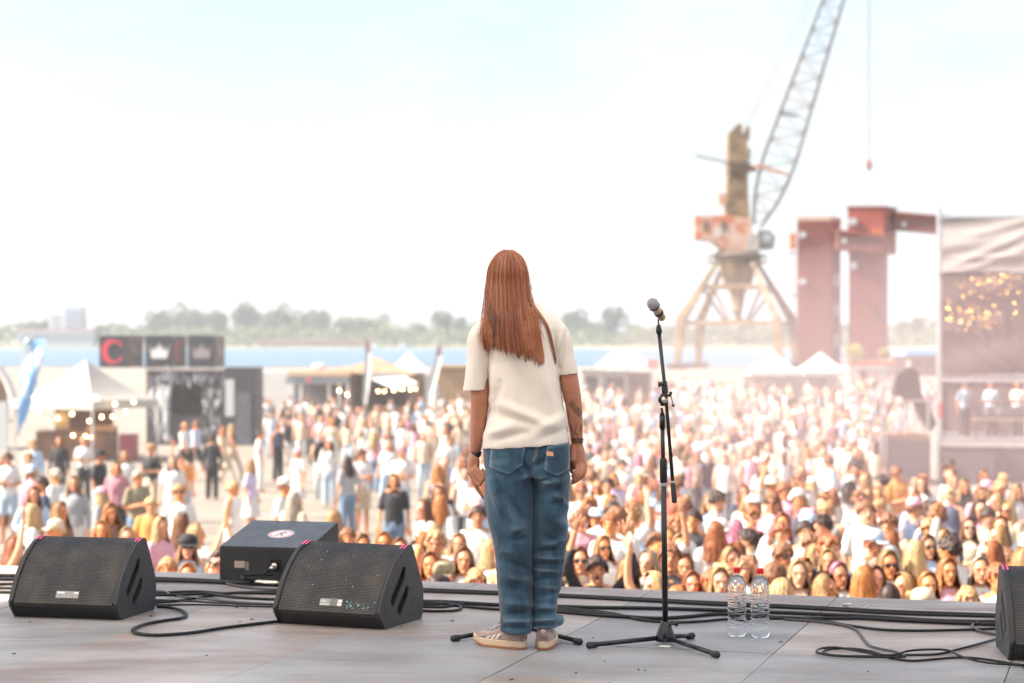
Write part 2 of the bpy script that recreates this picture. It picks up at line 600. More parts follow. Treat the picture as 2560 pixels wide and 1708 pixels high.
def grille_mat():
    m = bpy.data.materials.new('perforated_grille')
    m.use_nodes = True
    nt = m.node_tree; N = nt.nodes; L = nt.links
    b = N['Principled BSDF']
    b.inputs['Roughness'].default_value = 0.45
    b.inputs['Metallic'].default_value = 0.3
    uv = N.new('ShaderNodeUVMap')
    sep = N.new('ShaderNodeSeparateXYZ')
    L.new(uv.outputs['UV'], sep.inputs[0])
    # hexagonally packed round holes: two offset square lattices, pitch 6.5 mm
    def cell(ox, oy):
        outs = []
        for i, (o, pitch) in enumerate(((ox, 0.0086), (oy, 0.0149))):
            d = N.new('ShaderNodeMath'); d.operation = 'DIVIDE'; d.inputs[1].default_value = pitch
            L.new(sep.outputs[i], d.inputs[0])
            a = N.new('ShaderNodeMath'); a.operation = 'ADD'; a.inputs[1].default_value = o
            L.new(d.outputs[0], a.inputs[0])
            f = N.new('ShaderNodeMath'); f.operation = 'FRACT'; L.new(a.outputs[0], f.inputs[0])
            s = N.new('ShaderNodeMath'); s.operation = 'SUBTRACT'; s.inputs[1].default_value = 0.5
            L.new(f.outputs[0], s.inputs[0])
            mu = N.new('ShaderNodeMath'); mu.operation = 'MULTIPLY'; mu.inputs[1].default_value = pitch
            L.new(s.outputs[0], mu.inputs[0])
            sq = N.new('ShaderNodeMath'); sq.operation = 'MULTIPLY'
            L.new(mu.outputs[0], sq.inputs[0]); L.new(mu.outputs[0], sq.inputs[1])
            outs.append(sq)
        ad = N.new('ShaderNodeMath'); ad.operation = 'ADD'
        L.new(outs[0].outputs[0], ad.inputs[0]); L.new(outs[1].outputs[0], ad.inputs[1])
        lt = N.new('ShaderNodeMath'); lt.operation = 'LESS_THAN'; lt.inputs[1].default_value = 0.0031 ** 2
        L.new(ad.outputs[0], lt.inputs[0])
        return lt
    a, c = cell(0, 0), cell(0.5, 0.5)
    mx = N.new('ShaderNodeMath'); mx.operation = 'MAXIMUM'
    L.new(a.outputs[0], mx.inputs[0]); L.new(c.outputs[0], mx.inputs[1])
    geo = N.new('ShaderNodeTexCoord')
    n = N.new('ShaderNodeTexNoise'); n.inputs['Scale'].default_value = 7; n.inputs['Detail'].default_value = 5
    L.new(geo.outputs['Object'], n.inputs['Vector'])
    dust = N.new('ShaderNodeValToRGB')
    dust.color_ramp.elements[0].color = (0.060, 0.062, 0.068, 1); dust.color_ramp.elements[1].color = (0.135, 0.115, 0.10, 1)
    dust.color_ramp.elements[0].position = 0.4; dust.color_ramp.elements[1].position = 0.7
    L.new(n.outputs['Fac'], dust.inputs['Fac'])
    mixc = N.new('ShaderNodeMixRGB'); mixc.inputs[2].default_value = (0.006, 0.006, 0.007, 1)
    L.new(mx.outputs[0], mixc.inputs[0]); L.new(dust.outputs['Color'], mixc.inputs[1])
    L.new(mixc.outputs['Color'], b.inputs['Base Color'])
    inv = N.new('ShaderNodeMath'); inv.operation = 'SUBTRACT'; inv.inputs[0].default_value = 1
    L.new(mx.outputs[0], inv.inputs[1])
    bp = N.new('ShaderNodeBump'); bp.inputs['Strength'].default_value = 0.8; bp.inputs['Distance'].default_value = 0.002
    L.new(inv.outputs[0], bp.inputs['Height']); L.new(bp.outputs['Normal'], b.inputs['Normal'])
    sm = N.new('ShaderNodeMath'); sm.operation = 'MULTIPLY'; sm.inputs[1].default_value = 0.5
    L.new(inv.outputs[0], sm.inputs[0]); L.new(sm.outputs[0], b.inputs['Specular IOR Level'])
    return m
M_GRILLE = grille_mat()

# ---- wedge monitor, local frame: x across, y depth (towards the audience), z up; front-left-bottom corner at origin
MW = 0.55
def face_curve(n=18):
    p = smooth_path([(-0.05, 0.072, 0), (0.005, 0.170, 0), (0.085, 0.262, 0), (0.175, 0.325, 0), (0.262, 0.356, 0)], 5)
    return [(q.x, q.y) for q in p]
FACE = face_curve()
PROFILE = [(0.0, 0.0), (-0.044, 0.058)] + FACE + [(0.285, 0.353), (0.30, 0.338), (0.352, 0.245), (0.405, 0.15), (0.408, 0.10), (0.398, 0.02), (0.385, 0.0)]

def yz_prism(mb, poly, x0, x1, mi=0):
    M = Matrix(((0, 1, 0, 0), (1, 0, 0, 0), (0, 0, 1, 0), (0, 0, 0, 1)))
    return mb.prism(poly, x0, x1, M, mi)

def wedge_monitor(label, corner, rz, badge=None, flecks=False, tapes=True):
    t = thing('floor_monitor', label, 'floor monitor', corner, rz, 'black wedge monitors along the stage front')
    SW = 0.016
    # hollow for handles: side cheeks are built as outline strips round two slots
    core = MB(); yz_prism(core, [(a + 0.004 if i > 1 else a, b) for i, (a, b) in enumerate(PROFILE)], SW, MW - SW)
    # shrink the core's face so the grille sits proud
    part('cabinet', core, M_BLK, t, local=True)
    slots = [[(0.060, 0.115), (0.088, 0.092), (0.206, 0.212), (0.215, 0.262), (0.193, 0.268), (0.066, 0.138)],
             [(0.128, 0.066), (0.160, 0.045), (0.232, 0.117), (0.245, 0.162), (0.226, 0.174), (0.136, 0.092)]]
    for x0, x1, out in ((-0.002, SW - 0.001, -1), (MW - SW + 0.001, MW + 0.002, 1)):
        me = bpy.data.meshes.new('side_panel')
        bm = bmesh.new()
        outer = [(a - 0.006 if 1 <= i < 20 else a, b + (0.006 if 2 <= i < 24 else 0)) for i, (a, b) in enumerate(PROFILE)]
        edges = []
        for poly in [outer] + slots:
            vv = [bm.verts.new((0, a, b)) for a, b in poly]
            for i in range(len(vv)):
                edges.append(bm.edges.new((vv[i], vv[(i + 1) % len(vv)])))
        bmesh.ops.triangle_fill(bm, edges=edges, use_beauty=True, use_dissolve=False)
        bmesh.ops.recalc_face_normals(bm, faces=bm.faces)
        r = bmesh.ops.extrude_face_region(bm, geom=list(bm.faces))
        bmesh.ops.translate(bm, vec=(x1 - x0, 0, 0), verts=[e for e in r['geom'] if isinstance(e, bmesh.types.BMVert)])
        bmesh.ops.translate(bm, vec=(x0, 0, 0), verts=list(bm.verts))
        bmesh.ops.recalc_face_normals(bm, faces=bm.faces)
        bm.to_mesh(me); bm.free()
        me.materials.append(M_BLKSIDE)
        sp = put('side_panel', me, t)
        bv = sp.modifiers.new('b', 'BEVEL'); bv.width = 0.0035; bv.segments = 2; bv.limit_method = 'ANGLE'; bv.angle_limit = R(40)
        xe = x1 + 0.0006 if out > 0 else x0 - 0.0006
        for (a, b) in ((0.11, 0.283), (0.165, 0.318), (0.045, 0.19), (0.015, 0.085), (0.30, 0.10), (0.28, 0.07), (0.345, 0.225), (0.25, 0.035)):
            sc = MB().tube([(xe - 0.002 * out, a, b), (xe, a, b)], 0.0045, 8)
            part('screw', sc, M_HOLE, sp, local=True)
    for s in slots:                          # dark handle wells
        w = MB(); yz_prism(w, [(a, b) for a, b in s], MW - SW - 0.0005, MW - SW + 0.0007)
        part('handle_well', w, M_HOLE, t, local=True)
        w = MB(); yz_prism(w, [(a, b) for a, b in s], SW - 0.0007, SW + 0.0005)
        part('handle_well', w, M_HOLE, t, local=True)
    # grille with metric UV
    n = len(FACE); nu = 2
    g = MB(); arc = [0.0]
    for i in range(1, n):
        arc.append(arc[-1] + math.dist(FACE[i], FACE[i - 1]))
    gx0, gx1 = SW + 0.006, MW - SW - 0.006
    for i in range(n):
        a, b = FACE[i]
        ta = Vector((FACE[min(i + 1, n - 1)][0] - FACE[max(i - 1, 0)][0], FACE[min(i + 1, n - 1)][1] - FACE[max(i - 1, 0)][1]))
        ta.normalize()
        nx, nz_ = -ta.y, ta.x
        g.v += [(gx0, a + nx * 0.003, b + nz_ * 0.003), (gx1, a + nx * 0.003, b + nz_ * 0.003)]
    g.f = [(2 * i, 2 * i + 1, 2 * i + 3, 2 * i + 2) for i in range(n - 1)]
    g.m = [0] * len(g.f)
    me = g.data('grille', M_GRILLE, True)
    uvl = me.uv_layers.new(name='UVMap')
    for lp in me.loops:
        vi = lp.vertex_index
        uvl.data[lp.index].uv = ((0.0 if vi % 2 == 0 else gx1 - gx0), arc[vi // 2])
    gr = put('grille', me, t)
    # rubber lip along both cheeks
    for xx in (SW + 0.001, MW - SW - 0.001):
        e = MB().tube([(xx, a - 0.003, b + 0.004) for a, b in FACE], 0.0065, 6)
        part('edge_trim', e, M_BLK, t, True, local=True)
    def on_face(s, off):
        """point and normal on the grille at arc length s"""
        i = max(j for j in range(n) if arc[j] <= s + 1e-9); i = min(i, n - 2)
        q = (s - arc[i]) / (arc[i + 1] - arc[i])
        a = FACE[i][0] + (FACE[i + 1][0] - FACE[i][0]) * q; b = FACE[i][1] + (FACE[i + 1][1] - FACE[i][1]) * q
        ta = Vector((FACE[i + 1][0] - FACE[i][0], FACE[i + 1][1] - FACE[i][1])).normalized()
        return a - ta.y * off, b + ta.x * off
    def patch(x0, x1, s0, s1, off, name, m, k=4):
        def fn(u, v):
            a, b = on_face(s0 + (s1 - s0) * v, off)
            return (x0 + (x1 - x0) * u, a, b)
        return part(name, MB().grid(fn, 1, k), m, t, local=True)
    top = arc[-1] - 0.001
    if tapes:
        patch(0.004, 0.030, top - 0.050, top, 0.0085, 'pink_tape', M_TAPE)
        patch(MW - 0.030, MW - 0.004, top - 0.050, top, 0.0085, 'pink_tape', M_TAPE)
    if badge:
        bd = patch(0.235, 0.350, 0.030, 0.064, 0.005, 'badge', M_PLATE)
        if badge == 'worn':
            patch(0.240, 0.278, 0.052, 0.060, 0.0056, 'badge_mark', M_WHITE); patch(0.325, 0.347, 0.052, 0.060, 0.0056, 'badge_mark', M_WHITE)
        else:
            patch(0.287, 0.322, 0.030, 0.066, 0.0058, 'tape_over_badge', M_GREYP)
            patch(0.328, 0.346, 0.048, 0.060, 0.0056, 'badge_mark', M_WHITE); patch(0.328, 0.346, 0.033, 0.044, 0.0056, 'badge_mark', M_WHITE)
            for txt, s0 in (('d&b', 0.047), ('audiote', 0.0325)):
                cu = bpy.data.curves.new('badge_text', 'FONT'); cu.body = txt; cu.size = 0.017; cu.materials.append(M_WHITE)
                tmp = bpy.data.objects.new('tmp', cu); COL.objects.link(tmp)
                bpy.context.view_layer.update()
                tme = bpy.data.meshes.new_from_object(tmp.evaluated_get(bpy.context.evaluated_depsgraph_get()))
                bpy.data.objects.remove(tmp)
                to = put('badge_text', tme, t)
                a0, b0 = on_face(s0, 0.0057); a1, b1 = on_face(s0 + 0.01, 0.0057)
                to.location = (0.238, a0, b0)
                to.rotation_euler = (math.atan2(b1 - b0, a1 - a0), 0, 0)
    if flecks:
        rr = random.Random(11)
        fm = MB()
        for k in range(46):
            if k < 30: x, s = 0.36 + rr.random() * 0.15, 0.02 + rr.random() * 0.035
            else: x, s = 0.08 + rr.random() * 0.42, 0.05 + rr.random() * 0.3
            w = 0.0012 + rr.random() * 0.003
            a, b = on_face(s, 0.0045); a2, b2 = on_face(min(s + w * 1.2, top), 0.0045)
            fm.add([(x, a, b), (x + w * 1.6, a, b), (x + w * 2.2, a2, b2), (x + w * 0.7, a2, b2)], [(0, 1, 2, 3)])
        tag(part('paint_fleck', fm, M_TEALP, t, local=True), kind='stuff')
    return t

wedge_monitor('wedge monitor with plain metal badge, leftmost on the stage', (-2.375, 9.495, 0), R(-13.5), 'worn')
wedge_monitor('wedge monitor with lettered badge and teal paint flecks, left of the performer', (-1.085, 9.262, 0), R(-23.0), 'text', True)
wedge_monitor('wedge monitor cut off by the right edge of the picture', (2.040, 8.185, 0), R(-6.6), 'worn')

# ---- low front-fill cabinet behind the second monitor
bt = thing('speaker_box', 'low black speaker box with round warning sticker on its sloping top', 'speaker', (-1.601, 10.90, 0), R(-15))
M_BOXTOP = mat('worn_black_top', (0.075, 0.082, 0.095), 0.36, var=0.45, vscale=10, bump=0.2, bscale=60)
M_BOXF = mat('dark_box_front', (0.018, 0.018, 0.020), 0.6, var=0.3, bump=0.3, bscale=180)
BW, BDp = 0.52, 0.47
bb = MB(); yz_prism(bb, [(0, 0), (0, 0.186), (BDp, 0.288), (BDp, 0)], 0, BW)
part('cabinet', bb, M_BOXF, bt, local=True, bevel=0.004)
sl = math.atan2(0.102, BDp)
MT = Matrix.Translation((0, 0, 0.186)) @ Matrix.Rotation(sl, 4, 'X')
top = part('top_panel', MB().box(0.003, BW - 0.003, 0.003, BDp / math.cos(sl) - 0.003, 0.0012, 0.006, MT), M_BOXTOP, bt, local=True, bevel=0.003)
cx, cyy, rr_ = 0.27, 0.235, 0.072
def disc(mb, r0, r1, z, seg=40):
    vs = []
    for k in range(seg):
        a = 2 * math.pi * k / seg
        vs += [(cx + r0 * math.cos(a), cyy + r0 * math.sin(a), z), (cx + r1 * math.cos(a), cyy + r1 * math.sin(a), z)]
    fs = [(2 * k, 2 * k + 1, (2 * k + 3) % (2 * seg), (2 * k + 2) % (2 * seg)) for k in range(seg)]
    return mb.add(vs, fs, MT)
M_STK = mat('sticker_white', (0.72, 0.72, 0.72), 0.5)
M_STKR = mat('sticker_red', (0.62, 0.20, 0.20), 0.5)
M_STKB = mat('sticker_black', (0.08, 0.09, 0.11), 0.5)
stk = part('warning_sticker', disc(MB(), 0.0005, rr_, 0.0066), M_STK, top, local=False)
stk.parent = top; stk.data = disc(MB(), 0.0005, rr_, 0.0066).data('warning_sticker', M_STK)
q = MB(); disc(q, rr_ * 0.80, rr_ * 0.92, 0.0070)
q.add([(cx - 0.050, cyy - 0.040, 0.0073), (cx - 0.044, cyy - 0.046, 0.0073), (cx + 0.050, cyy + 0.040, 0.0073), (cx + 0.044, cyy + 0.046, 0.0073)], [(0, 1, 2, 3)], MT)
so = put('sticker_ring', q.data('sticker_ring', M_STKR), top)
q = MB()
def seg2(a, b, w):
    a, b = Vector((*a, 0)), Vector((*b, 0)); d = (b - a).normalized(); nn = Vector((-d.y, d.x, 0)) * w
    q.add([(cx + p.x, cyy + p.y, 0.0069) for p in (a - nn, b - nn, b + nn, a + nn)], [(0, 1, 2, 3)], MT)
seg2((0, -0.005), (0.004, 0.028), 0.007); seg2((0, -0.005), (0.022, -0.036), 0.0045); seg2((0, -0.005), (-0.02, -0.034), 0.0045)
seg2((0.002, 0.018), (0.030, 0.006), 0.0035); seg2((0.002, 0.018), (-0.026, 0.022), 0.0035); seg2((0.007, 0.034), (0.012, 0.046), 0.006)
put('sticker_figure', q.data('sticker_figure', M_STKB), top)
for x in (0.17, 0.26, 0.35):
    part('screw', MB().tube([MT @ Vector((x, 0.452, 0.005)), MT @ Vector((x, 0.452, 0.0072))], 0.006, 8), M_HOLE, bt, local=True)
part('rating_plate', MB().box(0.088, 0.148, -0.0015, 0.0, 0.075, 0.112), mat('rating_paper', (0.46, 0.36, 0.29), 0.7, var=0.35, vscale=90), bt, local=True)
part('rating_print', MB().box(0.152, 0.172, -0.0012, 0.0, 0.062, 0.110), M_GREYP, bt, local=True)
part('connector_plate', MB().box(0.30, 0.36, -0.0015, 0.0, 0.06, 0.125), M_HOLE, bt, local=True)
part('input_plug', MB().tube([(0.335, -0.002, 0.098), (0.325, -0.03, 0.090)], 0.016, 12).tube([(0.325, -0.03, 0.09), (0.318, -0.052, 0.078)], [0.012, 0.009], 12), M_CHROME, bt, True, local=True)

# ---- microphone stands
M_STAND = mat('stand_black', (0.010, 0.011, 0.014), 0.30, var=0.2, vscale=30)
M_STRING = mat('stand_ring', (0.45, 0.42, 0.48), 0.4)
def stand_base(t, c, tips, z0=0.0):
    c = Vector(c)
    b = MB().lathe([(0.030, 0.012), (0.042, 0.014), (0.043, 0.032), (0.036, 0.055), (0.024, 0.088), (0.019, 0.098), (0.0165, 0.100)], 24, c)
    base = part('base_hub', b, M_STAND, t, True)
    part('base_knob', MB().tube([c + Vector((0.02, 0, 0.088)), c + Vector((0.046, 0, 0.091))], 0.006, 8).tube([c + Vector((0.042, 0, 0.091)), c + Vector((0.054, 0, 0.091))], 0.013, 12), M_STAND, base)
    for tip in tips:
        tip = Vector(tip); d = (tip - c); d.z = 0; d.normalize()
        s = c + d * 0.03 + Vector((0, 0, 0.030)); e = Vector((tip.x, tip.y, 0.0155))
        lg = part('leg', MB().tube([s, e], 0.0105, 12), M_STAND, t, True)
        part('rubber_foot', MB().tube([e - d * 0.042, e - d * 0.006, e], [0.0135, 0.0150, 0.0125], 12), M_RUB, lg, True)

sc_ = Vector((0.663, 8.61, 0))
mst = thing('microphone_stand', 'tall black boom microphone stand holding a microphone, right of the performer', 'microphone stand', sc_, 0, 'tripod stands on stage')
stand_base(mst, sc_, [FL(1468, 1614, 0.015), FL(1795, 1638, 0.015), FL(1733, 1589, 0.015)])
def SP(px, py, dy=0.0):
    return P(px, py, 8.61 + dy)
pole = part('pole', MB().tube([sc_ + Vector((0, 0, 0.09)), SP(1659, 1205)], 0.0125, 14).tube([SP(1659, 1205), SP(1656, 1068)], 0.0095, 14), M_STAND, mst, True)
part('grip', MB().tube([SP(1659.5, 1210), SP(1659.3, 1204), SP(1658.2, 1152), SP(1658, 1146)], [0.0115, 0.0165, 0.0165, 0.0135], 14), M_BLK, pole, True)
part('ring', MB().tube([SP(1659.6, 1217), SP(1659.5, 1206)], 0.0134, 14), M_STRING, pole, True)
jt = MB().tube([SP(1656, 1072), SP(1655.8, 1040)], [0.0125, 0.0125], 12)
jt.tube([SP(1655.8, 1040), SP(1655.5, 1030), SP(1654, 1020)], [0.0125, 0.006, 0.006], 10)
joint = part('boom_joint', jt, M_STAND, mst, True)
part('joint_disc', MB().tube([SP(1657.5, 1000, -0.022), SP(1657.5, 1000, 0.010)], 0.021, 18).tube([SP(1657, 1015, -0.006), SP(1657, 985, -0.006)], 0.011, 10), M_STAND, joint, True)
part('washer', MB().tube([SP(1661, 1000, -0.026), SP(1661, 1000, -0.022)], 0.015, 18), M_CHROME, joint, True)
part('lever', MB().tube([SP(1662, 990, -0.03), SP(1678, 988, -0.03)], 0.006, 8).tube([SP(1676, 983, -0.03), SP(1683, 1013, -0.03)], 0.0022, 6).ball(SP(1677, 983, -0.03), 0.0075).ball(SP(1683, 1014, -0.03), 0.0065), M_STAND, joint, True)
cl = MB().tube([SP(1663, 984), SP(1660, 954)], 0.014, 12).tube([SP(1660, 962, -.01), SP(1650, 961, -.02)], 0.005, 8).tube([SP(1652, 961, -.02), SP(1645.5, 961, -.02)], 0.011, 12)
part('clutch', cl, M_STAND, joint, True)
bm_top = SP(1647.5, 834, 0.0)
boom = part('boom', MB().tube([SP(1686, 1255, -0.09), SP(1664, 985, -0.01), bm_top], [0.0078, 0.0078, 0.0085], 12), M_STAND, mst, True)
part('counterweight', MB().tube([SP(1686.5, 1257, -0.09), SP(1686, 1252, -0.09), SP(1682.5, 1213, -0.078), SP(1682.2, 1209, -0.077)], [0.010, 0.0115, 0.0115, 0.009], 12), M_RUB, boom, True)
part('ring', MB().tube([SP(1682.1, 1208, -0.077), SP(1681.8, 1203, -0.076)], 0.0095, 12), M_STRING, boom, True)
ch = MB().tube([SP(1648, 834), SP(1647, 822), SP(1646.5, 812)], [0.0135, 0.0125, 0.0075], 14).tube([SP(1646.5, 812), SP(1645.5, 798)], 0.0035, 8)
clip = part('clip', ch, M_RUB, mst, True)
# microphone: head low-left and towards the performer
mh = SP(1632, 760, -0.05); mt_ = SP(1663, 806, 0.03)
ax = (mt_ - mh).normalized()
mic = thing('microphone', 'handheld microphone with grey mesh head clipped on the tall stand', 'microphone', mh)
M_MESHH = mat('mic_mesh', (0.40, 0.38, 0.39), 0.42, 0.7, bump=0.9, bscale=420)
M_MICB = mat('mic_champagne', (0.60, 0.42, 0.32), 0.32, 0.75)
hb = MB().ball((0, 0, 0), (0.0255, 0.0255, 0.027), 24, 16, Matrix.Translation(mh) @ ax.to_track_quat('Z', 'Y').to_matrix().to_4x4())
part('head', hb, M_MESHH, mic, True)
part('collar', MB().tube([mh + ax * 0.018, mh + ax * 0.026], [0.0255, 0.020], 24), mat('mic_ring', (0.10, 0.10, 0.11), 0.3, 0.8), mic, True)
part('body', MB().tube([mh + ax * 0.024, mh + ax * 0.045, mh + ax * 0.092], [0.0195, 0.0185, 0.0165], 24), M_MICB, mic, True)
part('tail', MB().tube([mh + ax * 0.092, mh + ax * 0.1, mh + ax * 0.101], [0.0165, 0.0155, 0.010], 24), mat('mic_yellow', (0.45, 0.55, 0.05), 0.5), mic, True)
part('clip_ring', MB().tube([mh + ax * 0.056, mh + ax * 0.066], 0.0205, 24), M_RUB, clip, True)

s2 = Vector((0.035, 8.95, 0))
st2 = thing('microphone_stand', 'low black tripod stand half hidden behind the performer\'s shoes', 'microphone stand', s2, 0, 'tripod stands on stage')
stand_base(st2, s2, [FL(1130, 1597, 0.015), FL(1452, 1605, 0.015), s2 + Vector((-0.05, 0.33, 0))])
part('pole', MB().tube([s2 + Vector((0, 0, 0.09)), s2 + Vector((0, 0, 0.92))], 0.0115, 14), M_STAND, st2, True)

# ---- water bottles
def bottle_glass():
    m = bpy.data.materials.new('clear_bottle'); m.use_nodes = True
    nt = m.node_tree; b = nt.nodes['Principled BSDF']
    b.inputs['Base Color'].default_value = (0.95, 0.98, 1.0, 1)
    b.inputs['Transmission Weight'].default_value = 1.0
    b.inputs['Roughness'].default_value = 0.02
    b.inputs['IOR'].default_value = 1.09
    return m
M_PET = bottle_glass()
M_RIBHI = mat('rib_highlight', (0.88, 0.90, 0.93), 0.25)
M_CAP = mat('red_cap', (0.70, 0.012, 0.015), 0.4)
def bottle(label, c, rz):
    t = thing('water_bottle', label, 'bottle', c, rz, 'clear water bottles on the stage')
    seg, n = 40, 90
    rings = []
    for i in range(n + 1):
        z = 0.284 * i / n
        if z < 0.012: r = 0.034 + 0.0075 * math.sin(z / 0.012 * math.pi / 2)
        elif z < 0.205: r = 0.0415 - 0.0022 * math.exp(-((z - 0.098) / 0.025) ** 2)
        else:
            k = min((z - 0.205) / 0.068, 1); r = 0.0415 * math.sqrt(max(1 - k * k, 0)) * 0.72 + 0.0415 * 0.28 * (1 - k) + 0.0128 * k
        if z > 0.271: r = 0.0128
        ring = []
        for k in range(seg):
            a = 2 * math.pi * k / seg
            dr = 0.0
            if 0.125 < z < 0.195: dr = -0.0016 * (0.5 + 0.5 * math.cos((z - 0.125) / 0.0115 * 2 * math.pi + 2.2 * math.sin(a * 2)))
            elif 0.015 < z < 0.085: dr = -0.0016 * max(0, math.cos((z) / 0.022 * 2 * math.pi + 3.0 * math.sin(a + 1))) ** 3
            elif 0.085 < z < 0.118: dr = -0.0008 * (0.5 + 0.5 * math.cos(z / 0.006 * 2 * math.pi))
            elif 0.20 < z < 0.25: dr = -0.0014 * max(0, math.sin(a * 6 + z * 160))
            if z < 0.014: dr = -0.003 * (0.5 + 0.5 * math.cos(a * 5))
            ring.append(((r + dr) * math.cos(a), (r + dr) * math.sin(a), z))
        rings.append(ring)
    part('bottle_body', MB().rings(rings), M_PET, t, True, local=True)
    rbm = MB()  # white lines put in for the highlights on the bottle's ribs
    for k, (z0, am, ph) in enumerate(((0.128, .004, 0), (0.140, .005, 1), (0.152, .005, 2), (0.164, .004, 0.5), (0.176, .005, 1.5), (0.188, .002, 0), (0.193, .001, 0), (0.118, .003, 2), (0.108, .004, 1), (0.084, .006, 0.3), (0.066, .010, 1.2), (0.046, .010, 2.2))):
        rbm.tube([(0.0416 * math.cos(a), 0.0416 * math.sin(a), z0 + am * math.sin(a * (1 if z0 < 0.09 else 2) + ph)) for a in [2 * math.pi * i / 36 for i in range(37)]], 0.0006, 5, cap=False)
    part('rib_highlights', rbm, M_RIBHI, t, True, local=True)
    cp = MB().lathe([(0.0150, 0.281), (0.0156, 0.282), (0.0156, 0.288), (0.0150, 0.289), (0.0156, 0.290), (0.0156, 0.303), (0.0145, 0.305)], 28)
    part('cap', cp, M_CAP, t, True, local=True)
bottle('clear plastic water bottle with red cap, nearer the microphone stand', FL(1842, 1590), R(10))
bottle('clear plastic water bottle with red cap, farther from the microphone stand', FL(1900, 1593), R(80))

# ---- cables on the stage floor
M_CAB = mat('black_cable', (0.010, 0.010, 0.012), 0.45, var=0.2, vscale=25, spec=0.3)
M_CABG = mat('grey_cable', (0.045, 0.046, 0.052), 0.42)
def cable(label, pts, r, m=None, group='cables on the stage floor', lift=0.0):
    r *= 0.82
    p3 = []
    for i, p in enumerate(pts):
        z = p[2] if len(p) > 2 else 0.0
        p3.append(FL(p[0], p[1], r + 0.002 + lift + z))
    c = MB().tube(smooth_path(p3, 7), r, 8)
    return tag(part('cable', c, m or M_CAB, smooth=True), label, 'cable', group)
cable('thick straight black cable nearest the stage edge', [(-60, 1438), (200, 1441), (420, 1447), (560, 1453), (760, 1464), (1056, 1474), (1240, 1481), (1400, 1488), (1620, 1499), (1800, 1508), (1980, 1516), (2230, 1529), (2490, 1538), (2700, 1545)], 0.011)
cable('second straight black cable behind the water bottles', [(1056, 1478), (1400, 1491), (1620, 1502), (1800, 1512), (2000, 1520), (2240, 1534), (2490, 1541), (2700, 1548)], 0.009)
cable('black cable running from the leftmost monitor to the speaker box', [(-60, 1447), (200, 1449), (420, 1452), (600, 1458), (680, 1461), (760, 1464)], 0.012)
cable('thin cable curving off toward the second monitor', [(400, 1447), (480, 1449), (540, 1452), (580, 1462), (640, 1471), (700, 1474), (760, 1473)], 0.008, M_CABG)
cable('third black cable passing behind the performer', [(1030, 1503), (1120, 1505), (1240, 1512), (1390, 1516), (1480, 1519), (1640, 1521), (1800, 1526), (1960, 1532), (2160, 1541), (2330, 1551), (2520, 1556), (2700, 1560)], 0.0115)
cable('black cable crossing behind the microphone stand pole', [(1380, 1524), (1470, 1531), (1560, 1541), (1640, 1546), (1720, 1542), (1800, 1535), (1880, 1540), (2000, 1546), (2150, 1546), (2260, 1552), (2500, 1562)], 0.011)
cable('slim cable sagging below the others right of the performer', [(1380, 1517), (1480, 1527), (1540, 1535), (1600, 1549), (1680, 1556), (1760, 1553), (1820, 1548), (1960, 1546), (2060, 1553), (2110, 1562), (2200, 1574), (2290, 1577), (2400, 1575), (2510, 1571)], 0.008)
cable('thin grey cable dropping into the coiled loops at the right', [(1960, 1548), (2060, 1556), (2120, 1566), (2145, 1578), (2160, 1598), (2175, 1614), (2200, 1622), (2240, 1630), (2262, 1640)], 0.0065, M_CABG)
cable('coiled black cable lying in long loops by the right monitor', [(2490, 1598), (2440, 1612), (2390, 1625), (2340, 1636), (2260, 1638), (2160, 1641), (2090, 1639), (2060, 1633), (2062, 1626), (2085, 1622), (2130, 1622), (2170, 1627), (2205, 1637), (2230, 1645), (2280, 1652), (2340, 1648), (2400, 1644), (2460, 1648), (2540, 1661), (2600, 1672)], 0.0065)
cable('outer black loop of cable at the lower right', [(2264, 1642), (2200, 1643), (2100, 1640), (2050, 1634), (2042, 1627), (2060, 1620), (2100, 1620), (2180, 1634), (2230, 1638), (2270, 1628), (2320, 1624), (2370, 1626), (2400, 1640), (2440, 1652), (2500, 1660), (2600, 1664)], 0.006, None, 'cables on the stage floor', 0.006)
cable('short grey cable bowing out of the right monitor', [(2500, 1553), (2460, 1553), (2435, 1560), (2432, 1568), (2450, 1578), (2490, 1586), (2530, 1590)], 0.0085, M_CABG)
cable('single black cable snaking between the two left monitors', [(392, 1516), (430, 1520), (458, 1528), (466, 1538), (450, 1546), (410, 1552), (366, 1560), (338, 1570), (332, 1578), (352, 1585), (400, 1588), (480, 1582), (560, 1570), (640, 1560), (700, 1553), (740, 1545)], 0.0095)
for i, (lab, pp, r, mm) in enumerate([
    ('upper cable of the bundle between the left monitors', [(390, 1484), (440, 1480), (500, 1479), (560, 1483), (620, 1481), (700, 1479), (760, 1478)], 0.008, M_CAB),
    ('grey cable crossing over the bundle between the left monitors', [(390, 1478), (415, 1480), (432, 1489), (480, 1494), (560, 1503), (640, 1509), (720, 1512)], 0.007, M_CABG),
    ('thick cable through the middle of the left bundle', [(385, 1488), (450, 1487), (520, 1485), (580, 1493), (640, 1497), (720, 1500)], 0.010, M_CAB),
    ('diagonal cable at the front of the left bundle', [(385, 1506), (430, 1504), (480, 1497), (530, 1489), (590, 1482), (660, 1483), (740, 1485)], 0.009, M_CAB),
    ('thin cable lowest in the left bundle', [(385, 1512), (430, 1513), (500, 1512), (600, 1515), (680, 1517), (740, 1515)], 0.006, M_CAB),
    ('thin wavy cable under the left bundle', [(385, 1500), (450, 1502), (540, 1507), (620, 1510), (690, 1512)], 0.006, M_CAB)]):
    cable(lab, pp, r, mm, 'cables between the left monitors', 0.004 * (i % 3))
